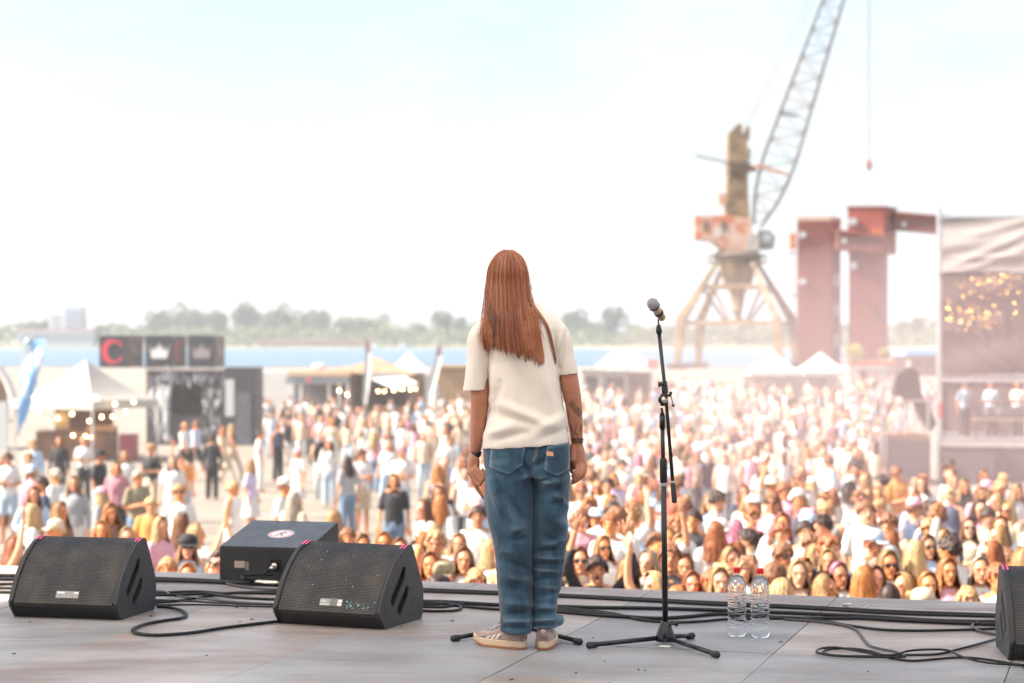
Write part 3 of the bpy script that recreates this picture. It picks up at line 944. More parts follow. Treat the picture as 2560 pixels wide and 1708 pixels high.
for i, (lab, pp) in enumerate([('upper black cable entering at the left edge of the picture', [(-40, 1462), (40, 1460), (150, 1462), (260, 1466)]),
    ('middle black cable entering at the left edge of the picture', [(-40, 1468), (60, 1471), (150, 1470), (260, 1472)]),
    ('lower black cable entering at the left edge of the picture', [(-40, 1479), (40, 1481), (140, 1482), (260, 1484)])]):
    cable(lab, pp, 0.009, None, 'cables at the left edge')
for i, (lab, pp, r) in enumerate([('cable loop poking out behind the second monitor', [(1020, 1512), (1080, 1511), (1120, 1509), (1145, 1513), (1153, 1520), (1140, 1526), (1100, 1528), (1060, 1527), (1010, 1523)], 0.008),
    ('black cable under the loop behind the second monitor', [(1020, 1515), (1100, 1518), (1150, 1511), (1180, 1507), (1240, 1511), (1300, 1515)], 0.008),
    ('lower black cable passing behind the performer\'s legs', [(1020, 1507), (1100, 1507), (1160, 1516), (1240, 1523), (1300, 1524), (1400, 1530), (1520, 1540), (1640, 1545)], 0.009)]):
    cable(lab, pp, r, None, 'cables behind the performer')
# cable of the speaker box with its inline connector
pl = wmat(bt) @ Vector((0.318, -0.052, 0.078))
c0 = [pl, pl + Vector((-0.03, -0.04, -0.02)), P(680, 1437, 10.75), P(630, 1437, 10.72), P(606, 1440, 10.7), P(612, 1447, 10.6), FL(640, 1455, 0.012)]
sbc = thing('speaker_cable', 'cable with brass inline connector plugged into the speaker box', 'cable', FL(640, 1455), 0, 'cables between the left monitors')
part('wire', MB().tube(smooth_path(c0, 7), 0.0085, 8), M_CAB, sbc, True)
part('connector', MB().tube([FL(637, 1458, 0.014), FL(645, 1457, 0.015), FL(665, 1458, 0.016), FL(690, 1459, 0.016), FL(700, 1460, 0.014)], [0.011, 0.017, 0.0165, 0.0165, 0.010], 14), M_CHROME, sbc, True)
part('wire_tail', MB().tube(smooth_path([FL(700, 1460, 0.012), FL(715, 1463, 0.011), FL(740, 1468, 0.011)], 5), 0.0085, 8), M_CAB, sbc, True)
# litter: scraps on the boards
M_SCRAP = mat('dark_scrap', (0.02, 0.02, 0.02), 0.8)
rs = random.Random(5)
SCL = ['below the leftmost monitor\'s front', 'at the leftmost monitor\'s right foot', 'right of the snaking cable, lower one', 'right of the snaking cable, left one', 'just below the left cable bundle, left one', 'just below the left cable bundle, right one',
       'lower left of the tall stand\'s base', 'below the tall stand\'s base, left one', 'below the tall stand\'s base, right one', 'between second monitor and the performer, farther one', 'at the second monitor\'s right foot', 'between the two tripod feet',
       'under the coiled cable at the right', 'near the left picture edge', 'far below the snaking cable', 'right beside the second bottle\'s foot', 'at the bottom picture edge under the performer', 'low down, right of the performer\'s shoes']
for i, (x, y) in enumerate([(75, 1556), (378, 1541), (630, 1549), (600, 1556), (592, 1519), (616, 1521), (1512, 1654), (1596, 1675), (1612, 1677), (1130, 1553), (1004, 1569), (1482, 1595), (2170, 1680), (34, 1635), (516, 1640), (1952, 1606), (1278, 1700), (1440, 1683)]):
    c = FL(x, y, 0.001); a = rs.uniform(0, 3); w = rs.uniform(0.004, 0.011)
    mm = Matrix.Translation(c) @ Matrix.Rotation(a, 4, 'Z')
    sc = MB().prism([(-w, 0.0005), (w, 0.001), (w * 0.7, 0.004), (-w * 0.4, 0.003)], -w * 0.4, w * 0.4, mm)
    tag(part('scrap', sc, M_SCRAP), 'tiny dark scrap on the boards ' + SCL[i], 'debris', 'scraps on the stage boards')
tp = MB().add([FL(1645, 1617, 0.003), FL(1673, 1619, 0.003), FL(1680, 1613, 0.003), FL(1652, 1612, 0.003)], [(0, 1, 2, 3)])
tag(part('floor_tape', tp, mat('white_tape', (0.62, 0.62, 0.60), 0.7)), 'small white tape mark under the tall microphone stand', 'tape')
pb = MB().tube(smooth_path([FL(2110, 1512, 0.004), FL(2125, 1510, 0.02), FL(2140, 1515, 0.006), FL(2160, 1517, 0.01), FL(2172, 1512, 0.004)], 6), [0.012, 0.016, 0.006, 0.004, 0.002], 6, flat=0.25)
tag(part('plastic_strip', pb, mat('clear_strip', (0.7, 0.7, 0.72), 0.3), smooth=True), 'thin pale plastic strip lying at the stage edge', 'strip')
# ================================================================ PERFORMER (seen from behind; front faces the audience, +Y)
SD = 8.50
def S(px, py, dy=0.0):
    return P(px, py, SD + dy)
def ell(c, rx, ry, n=40, tilt=0.0, e=2.2):
    """horizontal super-ellipse ring round c; tilt lifts the right side"""
    o = []
    for k in range(n):
        a = 2 * math.pi * k / n
        ca, sa = math.cos(a), math.sin(a)
        x = math.copysign(abs(ca) ** (2 / e), ca) * rx
        y = math.copysign(abs(sa) ** (2 / e), sa) * ry
        o.append((c.x + x, c.y + y, c.z + tilt * x))
    return o
def row(y, l, r, dep, dy=0.0, tilt=0.0, n=40, e=2.2):
    a, b = S(l, y, dy), S(r, y, dy)
    return ell((a + b) / 2, (b.x - a.x) / 2, dep, n, tilt, e)

def skin_mat(name, col, col2):
    m = mat(name, col, 0.45, col2=col2, vscale=30, bump=0.08, bscale=400, vramp=(0.3, 0.8))
    b = m.node_tree.nodes['Principled BSDF']
    b.inputs['Subsurface Weight'].default_value = 0.12
    b.inputs['Subsurface Radius'].default_value = (0.8, 0.3, 0.15)
    b.inputs['Subsurface Scale'].default_value = 0.006
    return m
M_SSKIN = skin_mat('performer_skin', (0.50, 0.215, 0.125), (0.44, 0.175, 0.10))

perf = thing('person', 'person with long copper hair in cream t-shirt and blue jeans, back turned, on stage', 'person', (0.06, SD, 0))

# ---- body: one continuous skin surface
b = MB()
b.ball(S(1270, 694, 0.02), (0.070, 0.088, 0.108), 24, 16)                       # head
b.limb([S(1278, 740, 0.0), S(1292, 790, -0.01)], [0.052, 0.056])                # neck
b.limb([S(1292, 800), S(1305, 900), S(1315, 1060)], [0.085, 0.11, 0.12], 20)    # trunk
b.limb([S(1270, 808), S(1225, 826), S(1196, 862)], [0.045, 0.040, 0.036])        # shoulders
b.limb([S(1310, 805), S(1366, 818), S(1396, 850)], [0.045, 0.040, 0.036])
for x0, x1 in ((1272, 1290), (1374, 1360)):
    b.limb([S(x0, 1140), S(x0, 1340), S(x1, 1560)], [0.055, 0.05, 0.035])
# left arm
b.limb([S(1196, 862), S(1199, 925, -0.01), S(1199, 990, -0.012), S(1198, 1030, 0.0), S(1193, 1085, 0.015), S(1187, 1134, 0.03)],
       [0.036, 0.040, 0.040, 0.0375, 0.031, 0.0215], 16)
b.ball(S(1203, 998, -0.04), 0.009)
# left hand: loosely closed, index finger hanging
hd = 0.03
b.limb([S(1185, 1136, hd), S(1184, 1152, hd), S(1183, 1178, hd + .005)], [0.021, 0.0265, 0.027], 14, flat=1.15)
b.limb([S(1190, 1150, hd - .012), S(1190, 1178, hd - .016)], [0.016, 0.017], 12)
def fing(pts, r0, r1):
    b.limb(pts, [r0, (r0 + r1) / 2 + 0.0006, r1], 10, 4)
fing([S(1178, 1182, hd), S(1184, 1204, hd - .004), S(1193, 1222, hd - .008), S(1202, 1236, hd - .012), S(1208, 1245, hd - .014)], 0.0105, 0.0058)
fing([S(1177, 1180, hd - .014), S(1188, 1200, hd - .022), S(1198, 1212, hd - .03), S(1204, 1200, hd - .034), S(1199, 1184, hd - .032)], 0.0108, 0.0072)
fing([S(1182, 1176, hd - .024), S(1194, 1193, hd - .034), S(1205, 1203, hd - .04), S(1208, 1192, hd - .042), S(1203, 1178, hd - .038)], 0.0105, 0.0070)
fing([S(1190, 1168, hd - .028), S(1202, 1184, hd - .040), S(1212, 1194, hd - .044), S(1211, 1184, hd - .044), S(1206, 1173, hd - .04)], 0.0095, 0.0064)
fing([S(1178, 1148, hd + .02), S(1180, 1170, hd + .034), S(1190, 1190, hd + .036), S(1197, 1202, hd + .032)], 0.0125, 0.0085)
# right arm
b.limb([S(1396, 850), S(1416, 910, -0.01), S(1426, 968, -0.012), S(1434, 1010, 0.0), S(1439, 1060, 0.015), S(1443, 1108, 0.03)],
       [0.036, 0.040, 0.0405, 0.036, 0.0315, 0.0245], 16)
b.ball(S(1437, 972, -0.036), 0.010)
# right hand: palm half open towards the camera, fingers curled down-left, thumb along the thigh
b.limb([S(1442, 1108, hd), S(1444, 1126, hd), S(1447, 1160, hd)], [0.024, 0.030, 0.0325], 16, flat=0.75)
b.limb([S(1434, 1116, hd - .008), S(1431, 1148, hd - .012)], [0.016, 0.0175], 12)
fing([S(1461, 1156, hd), S(1462, 1178, hd - .008), S(1452, 1194, hd - .018), S(1440, 1204, hd - .02), S(1430, 1209, hd - .02)], 0.0108, 0.0062)
fing([S(1457, 1160, hd - .010), S(1456, 1180, hd - .024), S(1446, 1192, hd - .032), S(1436, 1200, hd - .032), S(1431, 1203, hd - .03)], 0.0108, 0.0070)
fing([S(1451, 1160, hd - .014), S(1449, 1178, hd - .03), S(1441, 1189, hd - .038), S(1434, 1196, hd - .036)], 0.0104, 0.0070)
fing([S(1444, 1160, hd - .012), S(1441, 1174, hd - .028), S(1435, 1184, hd - .034), S(1431, 1190, hd - .03)], 0.0094, 0.0064)
fing([S(1429, 1124, hd + .012), S(1426, 1148, hd + .016), S(1427, 1168, hd + .016), S(1429, 1180, hd + .014)], 0.0135, 0.0085)
# face (turned away from the camera)
fc = S(1270, 694, 0.02)
b.limb([fc + Vector((0, 0.080, 0.010)), fc + Vector((0, 0.104, -0.022))], [0.008, 0.013], 8)
b.limb([fc + Vector((-0.018, 0.084, -0.055)), fc + Vector((0.018, 0.084, -0.055))], [0.008, 0.008], 8)
b.ball(fc + Vector((0, 0.062, -0.092)), (0.032, 0.034, 0.028))
for s in (-1, 1):
    b.ball(fc + Vector((s * 0.071, 0.0, -0.012)), (0.010, 0.019, 0.032))
me = vox(b, 0.0032, 5, 1.0, 'body')
bvh_body = BVHTree.FromPolygons([v.co for v in me.vertices], [tuple(p.vertices) for p in me.polygons])
co = get_co(me); set_co(me, co - np.array(perf.location))
me.materials.append(M_SSKIN)
body = put('body', me, perf)

# ---- t-shirt
M_TEE = mat('cream_cotton', (0.82, 0.735, 0.64), 0.85, var=0.06, vscale=5, bump=0.10, bscale=700, sheen=0.3)
t = MB()
t.rings([row(1114, 1208, 1421, 0.135, 0, 0.055, 48, 2.4), row(1100, 1209, 1420, 0.137, 0, 0.05, 48, 2.4), row(1060, 1214, 1415, 0.136, 0, 0.03, 48, 2.4),
         row(1000, 1221, 1408, 0.132, 0, 0.02, 48), row(950, 1224, 1400, 0.130, 0, 0.02, 48), row(900, 1222, 1394, 0.128, 0, 0.03, 48),
         row(860, 1206, 1396, 0.122, 0, 0.05, 48), row(830, 1190, 1406, 0.112, 0, 0.08, 48), row(810, 1194, 1402, 0.098, 0, 0.08, 48),
         row(792, 1212, 1388, 0.082, 0, 0.08, 48), row(774, 1240, 1362, 0.068, 0.0, 0.06, 48), row(758, 1254, 1342, 0.058, 0, 0.05, 48)])
def sleeve(rows_, tilt):
    t.rings([row(y, l, r, d, 0.0, tl, 36, 2.2) for y, l, r, d, tl in rows_])
sleeve([(977, 1158, 1219, 0.066, 0.02), (965, 1159, 1220, 0.066, 0.02), (930, 1163, 1222, 0.066, 0.03), (890, 1168, 1226, 0.067, 0.05), (850, 1167, 1232, 0.07, 0.15), (830, 1170, 1236, 0.068, 0.25), (814, 1177, 1240, 0.060, 0.3), (803, 1188, 1242, 0.052, 0.3), (796, 1204, 1244, 0.045, 0.25)], 0)
sleeve([(937, 1396, 1449, 0.062, 0.10), (926, 1395, 1446, 0.062, 0.10), (890, 1386, 1436, 0.063, 0.08), (850, 1378, 1430, 0.068, 0.0), (818, 1364, 1422, 0.068, -0.25), (800, 1356, 1411, 0.060, -0.35), (790, 1348, 1398, 0.052, -0.3)], 0)
tm = vox(t, 0.0042, 7, 1.0, 'tshirt')
co = get_co(tm); no = get_no(tm)
nz1 = np.array([noise.fractal(Vector((x * 5 + z * 3.2, y * 4, z * 3.0 - x * 3.0)), 1.0, 2.0, 3) for x, y, z in co])
pxx = co[:, 0] / co[:, 1] * F + 1280; pyy = 854 - (co[:, 2] - HC) / co[:, 1] * F
def ridge(x0, y0, x1, y1, w, h):
    dx, dy = x1 - x0, y1 - y0; L = math.hypot(dx, dy)
    tt = np.clip(((pxx - x0) * dx + (pyy - y0) * dy) / L ** 2, 0, 1)
    ds = np.hypot(pxx - x0 - tt * dx, pyy - y0 - tt * dy)
    return h * np.exp(-(ds / w) ** 2) * np.sin(np.clip(tt, 0.06, 0.94) * math.pi) ** 0.6
bk = (no[:, 1] < 0.2)
d = nz1 * 0.007 * np.clip((pyy - 800) / 180, 0.25, 1)
f = np.zeros(len(co))
f += ridge(1330, 880, 1398, 1060, 20, 0.014) + ridge(1290, 900, 1350, 1050, 22, -0.010) + ridge(1225, 1000, 1390, 1070, 13, 0.010)
f += ridge(1222, 1030, 1330, 1060, 10, -0.009) + ridge(1215, 1090, 1290, 1060, 14, 0.012) + ridge(1240, 1100, 1330, 1078, 10, -0.007)
f += ridge(1235, 905, 1240, 1010, 12, 0.010) + ridge(1250, 960, 1228, 1040, 9, -0.009) + ridge(1405, 830, 1392, 900, 8, 0.010) + ridge(1415, 830, 1400, 920, 7, -0.008)
f += ridge(1195, 830, 1222, 880, 7, -0.007) + ridge(1205, 850, 1224, 920, 7, 0.007) + ridge(1340, 1080, 1418, 1035, 13, 0.010) + ridge(1350, 1100, 1420, 1068, 9, -0.006)
d += f * bk * 1.5
# a hem line pressed into the cloth
set_co(tm, co + no * d[:, None])
bmx = bmesh.new(); bmx.from_mesh(tm)
kill = []
for fa in bmx.faces:
    c = fa.calc_center_median(); n = fa.normal
    if n.z < -0.75:
        py = 854 - (c.z - HC) / c.y * F; px = c.x / c.y * F + 1280
        if (py > 1085) or (px < 1222 and 960 < py < 990) or (px > 1392 and 918 < py < 952):
            kill.append(fa)
bmesh.ops.delete(bmx, geom=kill, context='FACES'); bmx.to_mesh(tm); bmx.free()
bvh_tee = BVHTree.FromPolygons([v.co for v in tm.vertices], [tuple(p.vertices) for p in tm.polygons])
co = get_co(tm); set_co(tm, co - np.array(perf.location))
tm.polygons.foreach_set('use_smooth', [True] * len(tm.polygons))
tm.materials.append(M_TEE)
tee = put('tshirt', tm, perf)

# ---- jeans
def denim_mat(name, c0, c1):
    m = bpy.data.materials.new(name); m.use_nodes = True
    nt = m.node_tree; N = nt.nodes; L = nt.links; bs = N['Principled BSDF']
    tcn = N.new('ShaderNodeTexCoord')
    n1 = N.new('ShaderNodeTexNoise'); n1.inputs['Scale'].default_value = 7; n1.inputs['Detail'].default_value = 6; n1.inputs['Roughness'].default_value = 0.65
    mp1 = N.new('ShaderNodeMapping'); mp1.inputs['Scale'].default_value = (1.4, 1, 0.5)
    L.new(tcn.outputs['Object'], mp1.inputs['Vector']); L.new(mp1.outputs['Vector'], n1.inputs['Vector'])
    r = N.new('ShaderNodeValToRGB')
    r.color_ramp.elements[0].position = 0.36; r.color_ramp.elements[1].position = 0.70
    r.color_ramp.elements[0].color = (*c0, 1); r.color_ramp.elements[1].color = (*c1, 1)
    L.new(n1.outputs['Fac'], r.inputs['Fac'])
    # worn edges of the folds
    geo = N.new('ShaderNodeNewGeometry')
    pr = N.new('ShaderNodeValToRGB'); pr.color_ramp.elements[0].position = 0.51; pr.color_ramp.elements[1].position = 0.60
    L.new(geo.outputs['Pointiness'], pr.inputs['Fac'])
    mx = N.new('ShaderNodeMixRGB'); mx.inputs[2].default_value = (0.24, 0.34, 0.42, 1)
    sc = N.new('ShaderNodeMath'); sc.operation = 'MULTIPLY'; sc.inputs[1].default_value = 0.7
    L.new(pr.outputs['Color'], sc.inputs[0]); L.new(sc.outputs[0], mx.inputs[0]); L.new(r.outputs['Color'], mx.inputs[1])
    # twill
    wv = N.new('ShaderNodeTexWave'); wv.inputs['Scale'].default_value = 260; wv.inputs['Distortion'].default_value = 1.5
    mpw = N.new('ShaderNodeMapping'); mpw.inputs['Rotation'].default_value = (0, R(35), 0)
    L.new(tcn.outputs['Object'], mpw.inputs['Vector']); L.new(mpw.outputs['Vector'], wv.inputs['Vector'])
    mw = N.new('ShaderNodeMixRGB'); mw.blend_type = 'MULTIPLY'; mw.inputs[0].default_value = 0.35
    L.new(mx.outputs['Color'], mw.inputs[1]); L.new(wv.outputs['Color'], mw.inputs[2])
    L.new(mw.outputs['Color'], bs.inputs['Base Color'])
    bs.inputs['Roughness'].default_value = 0.85
    bs.inputs['Sheen Weight'].default_value = 0.25
    n3 = N.new('ShaderNodeTexNoise'); n3.inputs['Scale'].default_value = 380; L.new(tcn.outputs['Object'], n3.inputs['Vector'])
    bp = N.new('ShaderNodeBump'); bp.inputs['Strength'].default_value = 0.15; bp.inputs['Distance'].default_value = 0.004
    L.new(n3.outputs['Fac'], bp.inputs['Height']); L.new(bp.outputs['Normal'], bs.inputs['Normal'])
    MATS[name] = m
    return m
M_DENIM = denim_mat('blue_denim', (0.007, 0.032, 0.062), (0.060, 0.150, 0.235))
j = MB()
j.rings([row(1190, 1216, 1422, 0.125, 0.0, 0, 48, 2.5), row(1165, 1210, 1425, 0.130, 0, 0, 48, 2.5), row(1130, 1208, 1424, 0.126, 0.0, 0, 48, 2.4), row(1095, 1211, 1421, 0.118, 0.0, 0, 48, 2.3), row(1070, 1216, 1414, 0.11, 0, 0, 48)])
ll = [(1150, 1216, 1334, .118), (1190, 1211, 1334, .122), (1250, 1212, 1334, .115), (1300, 1219, 1333, .106), (1350, 1231, 1333, .100), (1400, 1239, 1332, .095), (1450, 1243, 1331, .090), (1500, 1249, 1330, .086), (1540, 1251, 1330, .084), (1566, 1252, 1331, .083), (1581, 1257, 1328, .078)]
rl = [(1150, 1330, 1416, .118), (1190, 1331, 1427, .120), (1250, 1331, 1424, .112), (1300, 1331, 1420, .104), (1350, 1331, 1418, .098), (1400, 1331, 1411, .092), (1450, 1331, 1404, .087), (1500, 1330, 1392, .082), (1530, 1330, 1390, .080), (1550, 1329, 1397, .080), (1566, 1330, 1394, .076)]
j.rings([row(y, a, c, dd, -0.01, 0, 40, 2.3) for y, a, c, dd in reversed(ll)])
j.rings([row(y, a, c, dd, 0.01, 0, 40, 2.3) for y, a, c, dd in reversed(rl)])
j.limb([S(1384, 1550, -.02), S(1398, 1552, 0.03), S(1400, 1544, 0.06)], [0.018, 0.02, 0.015])     # bunched cuff at the right
j.limb([S(1256, 1572, -.05), S(1290, 1580, -0.085), S(1322, 1568, -.06)], [0.012, 0.013, 0.010])
jm = vox(j, 0.0042, 6, 1.0, 'jeans')
co = get_co(jm); no = get_no(jm)
pxx = co[:, 0] / co[:, 1] * F + 1280; pyy = 854 - (co[:, 2] - HC) / co[:, 1] * F
nz1 = np.array([noise.fractal(Vector((x * 6 + (2.0 if x > 0.09 else -3.0), y * 5, z * 3.5 + x * 5)), 1.0, 2.0, 3) for x, y, z in co])
bk = np.clip(0.5 - no[:, 1] * 1.4, 0, 1)
d = nz1 * 0.006
f = np.zeros(len(co))
for a in [(1240, 1230, 1300, 1330, 12, .012), (1262, 1235, 1320, 1310, 12, -.009), (1222, 1180, 1262, 1320, 9, .008), (1236, 1190, 1275, 1300, 8, -.007),
          (1275, 1330, 1318, 1310, 9, .009), (1270, 1350, 1322, 1345, 8, -.008), (1248, 1370, 1285, 1385, 12, .010), (1255, 1400, 1320, 1420, 8, -.007),
          (1262, 1440, 1326, 1452, 9, .007), (1258, 1465, 1322, 1480, 8, -.006), (1258, 1505, 1322, 1512, 12, .010), (1262, 1535, 1324, 1530, 8, -.010), (1256, 1552, 1326, 1552, 7, .011), (1254, 1566, 1322, 1570, 5, -.008),
          (1300, 1150, 1330, 1190, 9, -.010), (1334, 1168, 1362, 1150, 9, -.010), (1290, 1205, 1330, 1180, 8, .006), (1336, 1195, 1380, 1210, 9, .007),
          (1356, 1210, 1402, 1200, 9, .010), (1362, 1235, 1412, 1215, 9, -.009), (1390, 1290, 1416, 1330, 12, .012), (1360, 1340, 1408, 1360, 9, -.012), (1362, 1360, 1412, 1352, 8, .012),
          (1345, 1378, 1400, 1372, 7, -.010), (1340, 1392, 1405, 1398, 7, .009), (1338, 1412, 1402, 1405, 6, -.009), (1340, 1425, 1402, 1428, 7, .008), (1338, 1450, 1398, 1442, 6, -.008), (1340, 1465, 1396, 1470, 7, .007), (1340, 1490, 1390, 1482, 6, -.007),
          (1340, 1515, 1386, 1520, 8, .010), (1338, 1535, 1384, 1528, 6, -.009), (1336, 1550, 1390, 1548, 6, .010), (1340, 1562, 1390, 1562, 4, -.006), (1380, 1260, 1412, 1250, 8, -.008), (1385, 1230, 1420, 1270, 8, .009)]:
    f += ridge(*a)
d += f * bk * 1.7
set_co(jm, co + no * d[:, None])
bvh_jean = BVHTree.FromPolygons([v.co for v in jm.vertices], [tuple(p.vertices) for p in jm.polygons])
co = get_co(jm); set_co(jm, co - np.array(perf.location))
jm.materials.append(M_DENIM)
jeans = put('jeans', jm, perf)

CAMP = Vector((0, 0, HC))
def drape(bvh, px, py, off):
    """point where the line of sight meets the cloth, lifted off its surface"""
    dr = (P(px, py, SD) - CAMP).normalized()
    h = bvh.ray_cast(CAMP, dr)
    if h[0] is None:
        return P(px, py, SD)
    n = h[1] if h[1].y < 0 else -h[1]
    return h[0] + n * off
def drape_patch(bvh, quad, nu, nv, off):
    a, b_, c, d_ = [Vector((*q, 0)) for q in quad]
    def fn(u, v):
        p = a.lerp(b_, u).lerp(d_.lerp(c, u), v)
        return drape(bvh, p.x, p.y, off)
    return fn
def drape_line(mb, bvh, pts, w, off, n=10):
    pts = [Vector((*p, 0)) for p in pts]
    for a, b_ in zip(pts[:-1], pts[1:]):
        d_ = (b_ - a).normalized(); nn = Vector((-d_.y, d_.x, 0)) * w / 2
        mb.grid(drape_patch(bvh, [(a - nn)[:2], (b_ - nn)[:2], (b_ + nn)[:2], (a + nn)[:2]], max(2, int((b_ - a).length / 4)), 1, off), max(2, int((b_ - a).length / 4)), 1)
M_DENIM2 = denim_mat('pocket_denim', (0.012, 0.045, 0.080), (0.055, 0.135, 0.205))
M_STITCH = mat('tan_stitching', (0.34, 0.28, 0.23), 0.8)
for poly in ([(1230, 1119), (1314, 1118), (1304, 1164), (1270, 1187), (1228, 1169)], [(1367, 1117), (1421, 1106), (1419, 1172), (1393, 1192), (1361, 1176)]):
    pk = MB()
    tl, tr, br, bmid, bl = poly
    N_ = 12
    def fnp(u, v, tl=tl, tr=tr, br=br, bm_=bmid, bl=bl):
        top = Vector((*tl, 0)).lerp(Vector((*tr, 0)), u)
        um = (bm_[0] - bl[0]) / (br[0] - bl[0])
        bot = Vector((*bl, 0)).lerp(Vector((*bm_, 0)), u / um) if u < um else Vector((*bm_, 0)).lerp(Vector((*br, 0)), (u - um) / (1 - um))
        p = top.lerp(bot, v)
        return drape(bvh_jean, p.x, p.y, 0.0045)
    pk.grid(fnp, 16, 14)
    pko = part('back_pocket', pk, M_DENIM2, jeans, True)
    so_ = pko.modifiers.new('s', 'SOLIDIFY'); so_.thickness = 0.004; so_.offset = -1
    stc = MB()
    cxp = sum(p[0] for p in poly) / 5; cyp = sum(p[1] for p in poly) / 5 - 8
    for inset in (0.975, 0.91):
        q = [(cxp + (x - cxp) * inset, cyp + (y - cyp) * inset) for x, y in [poly[0], poly[4], poly[3], poly[2], poly[1]]]
        for a, b_ in zip(q[:-1], q[1:]):
            L_ = math.dist(a, b_); k = max(2, int(L_ / 3.2))
            for i in range(k):
                a2 = [a[c] + (b_[c] - a[c]) * (i / k) for c in (0, 1)]; b2 = [a[c] + (b_[c] - a[c]) * ((i + 0.7) / k) for c in (0, 1)]
                drape_line(stc, bvh_jean, [a2, b2], 0.85, 0.0056)
    tag(part('stitching', stc, M_STITCH, jeans), kind='stuff')
ss = MB()
drape_line(ss, bvh_jean, [(1341, 1117), (1338, 1135), (1330, 1152)], 1.0, 0.0015)
drape_line(ss, bvh_jean, [(1345, 1117), (1342, 1136), (1332, 1155)], 1.0, 0.0015)
drape_line(ss, bvh_jean, [(1240, 1330), (1247, 1390), (1250, 1450), (1254, 1500), (1258, 1540), (1272, 1566)], 0.5, 0.0015)
tag(part('seam', ss, M_STITCH, jeans), kind='stuff')
# wire of the in-ear pack with a scrap of tape
wr = MB().tube(smooth_path([drape(bvh_jean, x, y, 0.006) for x, y in ((1368, 1112), (1374, 1130), (1386, 1155), (1395, 1185), (1402, 1215), (1404, 1242), (1405, 1258))], 5), 0.0017, 6)
part('earphone_wire', wr, M_RUB, perf, True)
tpp = MB().grid(drape_patch(bvh_jean, [(1364, 1128), (1381, 1131), (1382, 1141), (1365, 1139)], 4, 3, 0.009), 4, 3)
part('tape_scrap', tpp, mat('orange_tape', (0.72, 0.36, 0.20), 0.6), perf)

# ---- wristband, rings, tattoos
wb = MB().tube([S(1192.5, 1124, 0.025), S(1186.5, 1141, 0.031)], [0.0238, 0.0232], 24)
part('wristband', MB().tube([S(1190, 1128, 0.026), S(1188, 1139, 0.030)], [0.0245, 0.0240], 24), M_RUB, perf, True)
M_GOLD = mat('gold_ring', (0.75, 0.50, 0.22), 0.25, 1.0)
for (x, y, dy) in ((1462, 1166, hd - .003), (1456.5, 1168, hd - .014)):
    a = Matrix.Translation(S(x, y, dy)) @ Matrix.Rotation(R(10), 4, 'Y')
    rg = MB()
    pts = [a @ Vector((0.0122 * math.cos(k / 20 * 2 * math.pi), 0.0122 * math.sin(k / 20 * 2 * math.pi), 0)) for k in range(21)]
    rg.tube(pts, 0.0012, 6, cap=False)
    part('finger_ring', rg, M_GOLD, perf, True)
M_INK = mat('tattoo_ink', (0.085, 0.055, 0.048), 0.6)
tt = MB()
# woven band running diagonally down the forearm
A0, A1, W0 = Vector((1424, 1008, 0)), Vector((1452, 1040, 0)), Vector((4, -9, 0))
for i in range(9):
    for k in range(5):
        if (i * 5 + k) % 7 == 3: continue
        p = A0.lerp(A1, i / 9) + Vector((0.5, -1.0, 0)).normalized() * (k * 3.4 - 5); q = A0.lerp(A1, (i + 0.72) / 9) + Vector((0.5, -1.0, 0)).normalized() * (k * 3.4 - 5)
        drape_line(tt, bvh_body, [p[:2], q[:2]], 2.3, 0.0006)
drape_line(tt, bvh_body, [(1453, 1046), (1446, 1056), (1438, 1062)], 1.0, 0.0006)
for x0, x1, y0, y1 in ((1434, 1442, 1090, 1062), (1451, 1453, 1086, 1062), (1446, 1436, 1092, 1082), (1431, 1428, 1088, 1064)):
    drape_line(tt, bvh_body, [(x0, y0), (x1, y1)], 0.9, 0.0006)
    for s in (0.3, 0.5, 0.7, 0.9):
        x, y = x0 + (x1 - x0) * s, y0 + (y1 - y0) * s
        drape_line(tt, bvh_body, [(x, y), (x + 3, y - 4)], 1.0, 0.0006); drape_line(tt, bvh_body, [(x, y), (x - 3, y - 4)], 1.0, 0.0006)
for i in range(10):
    x = 1429 + i * 3.1
    drape_line(tt, bvh_body, [(x, 1096), (x + 3, 1107)], 1.2, 0.0006); drape_line(tt, bvh_body, [(x + 3, 1096), (x, 1107)], 1.2, 0.0006)
drape_line(tt, bvh_body, [(1428, 1096), (1459, 1096)], 1.2, 0.0006); drape_line(tt, bvh_body, [(1428, 1108), (1459, 1108)], 1.2, 0.0006)
tag(part('tattoo', tt, M_INK, body), kind='stuff')

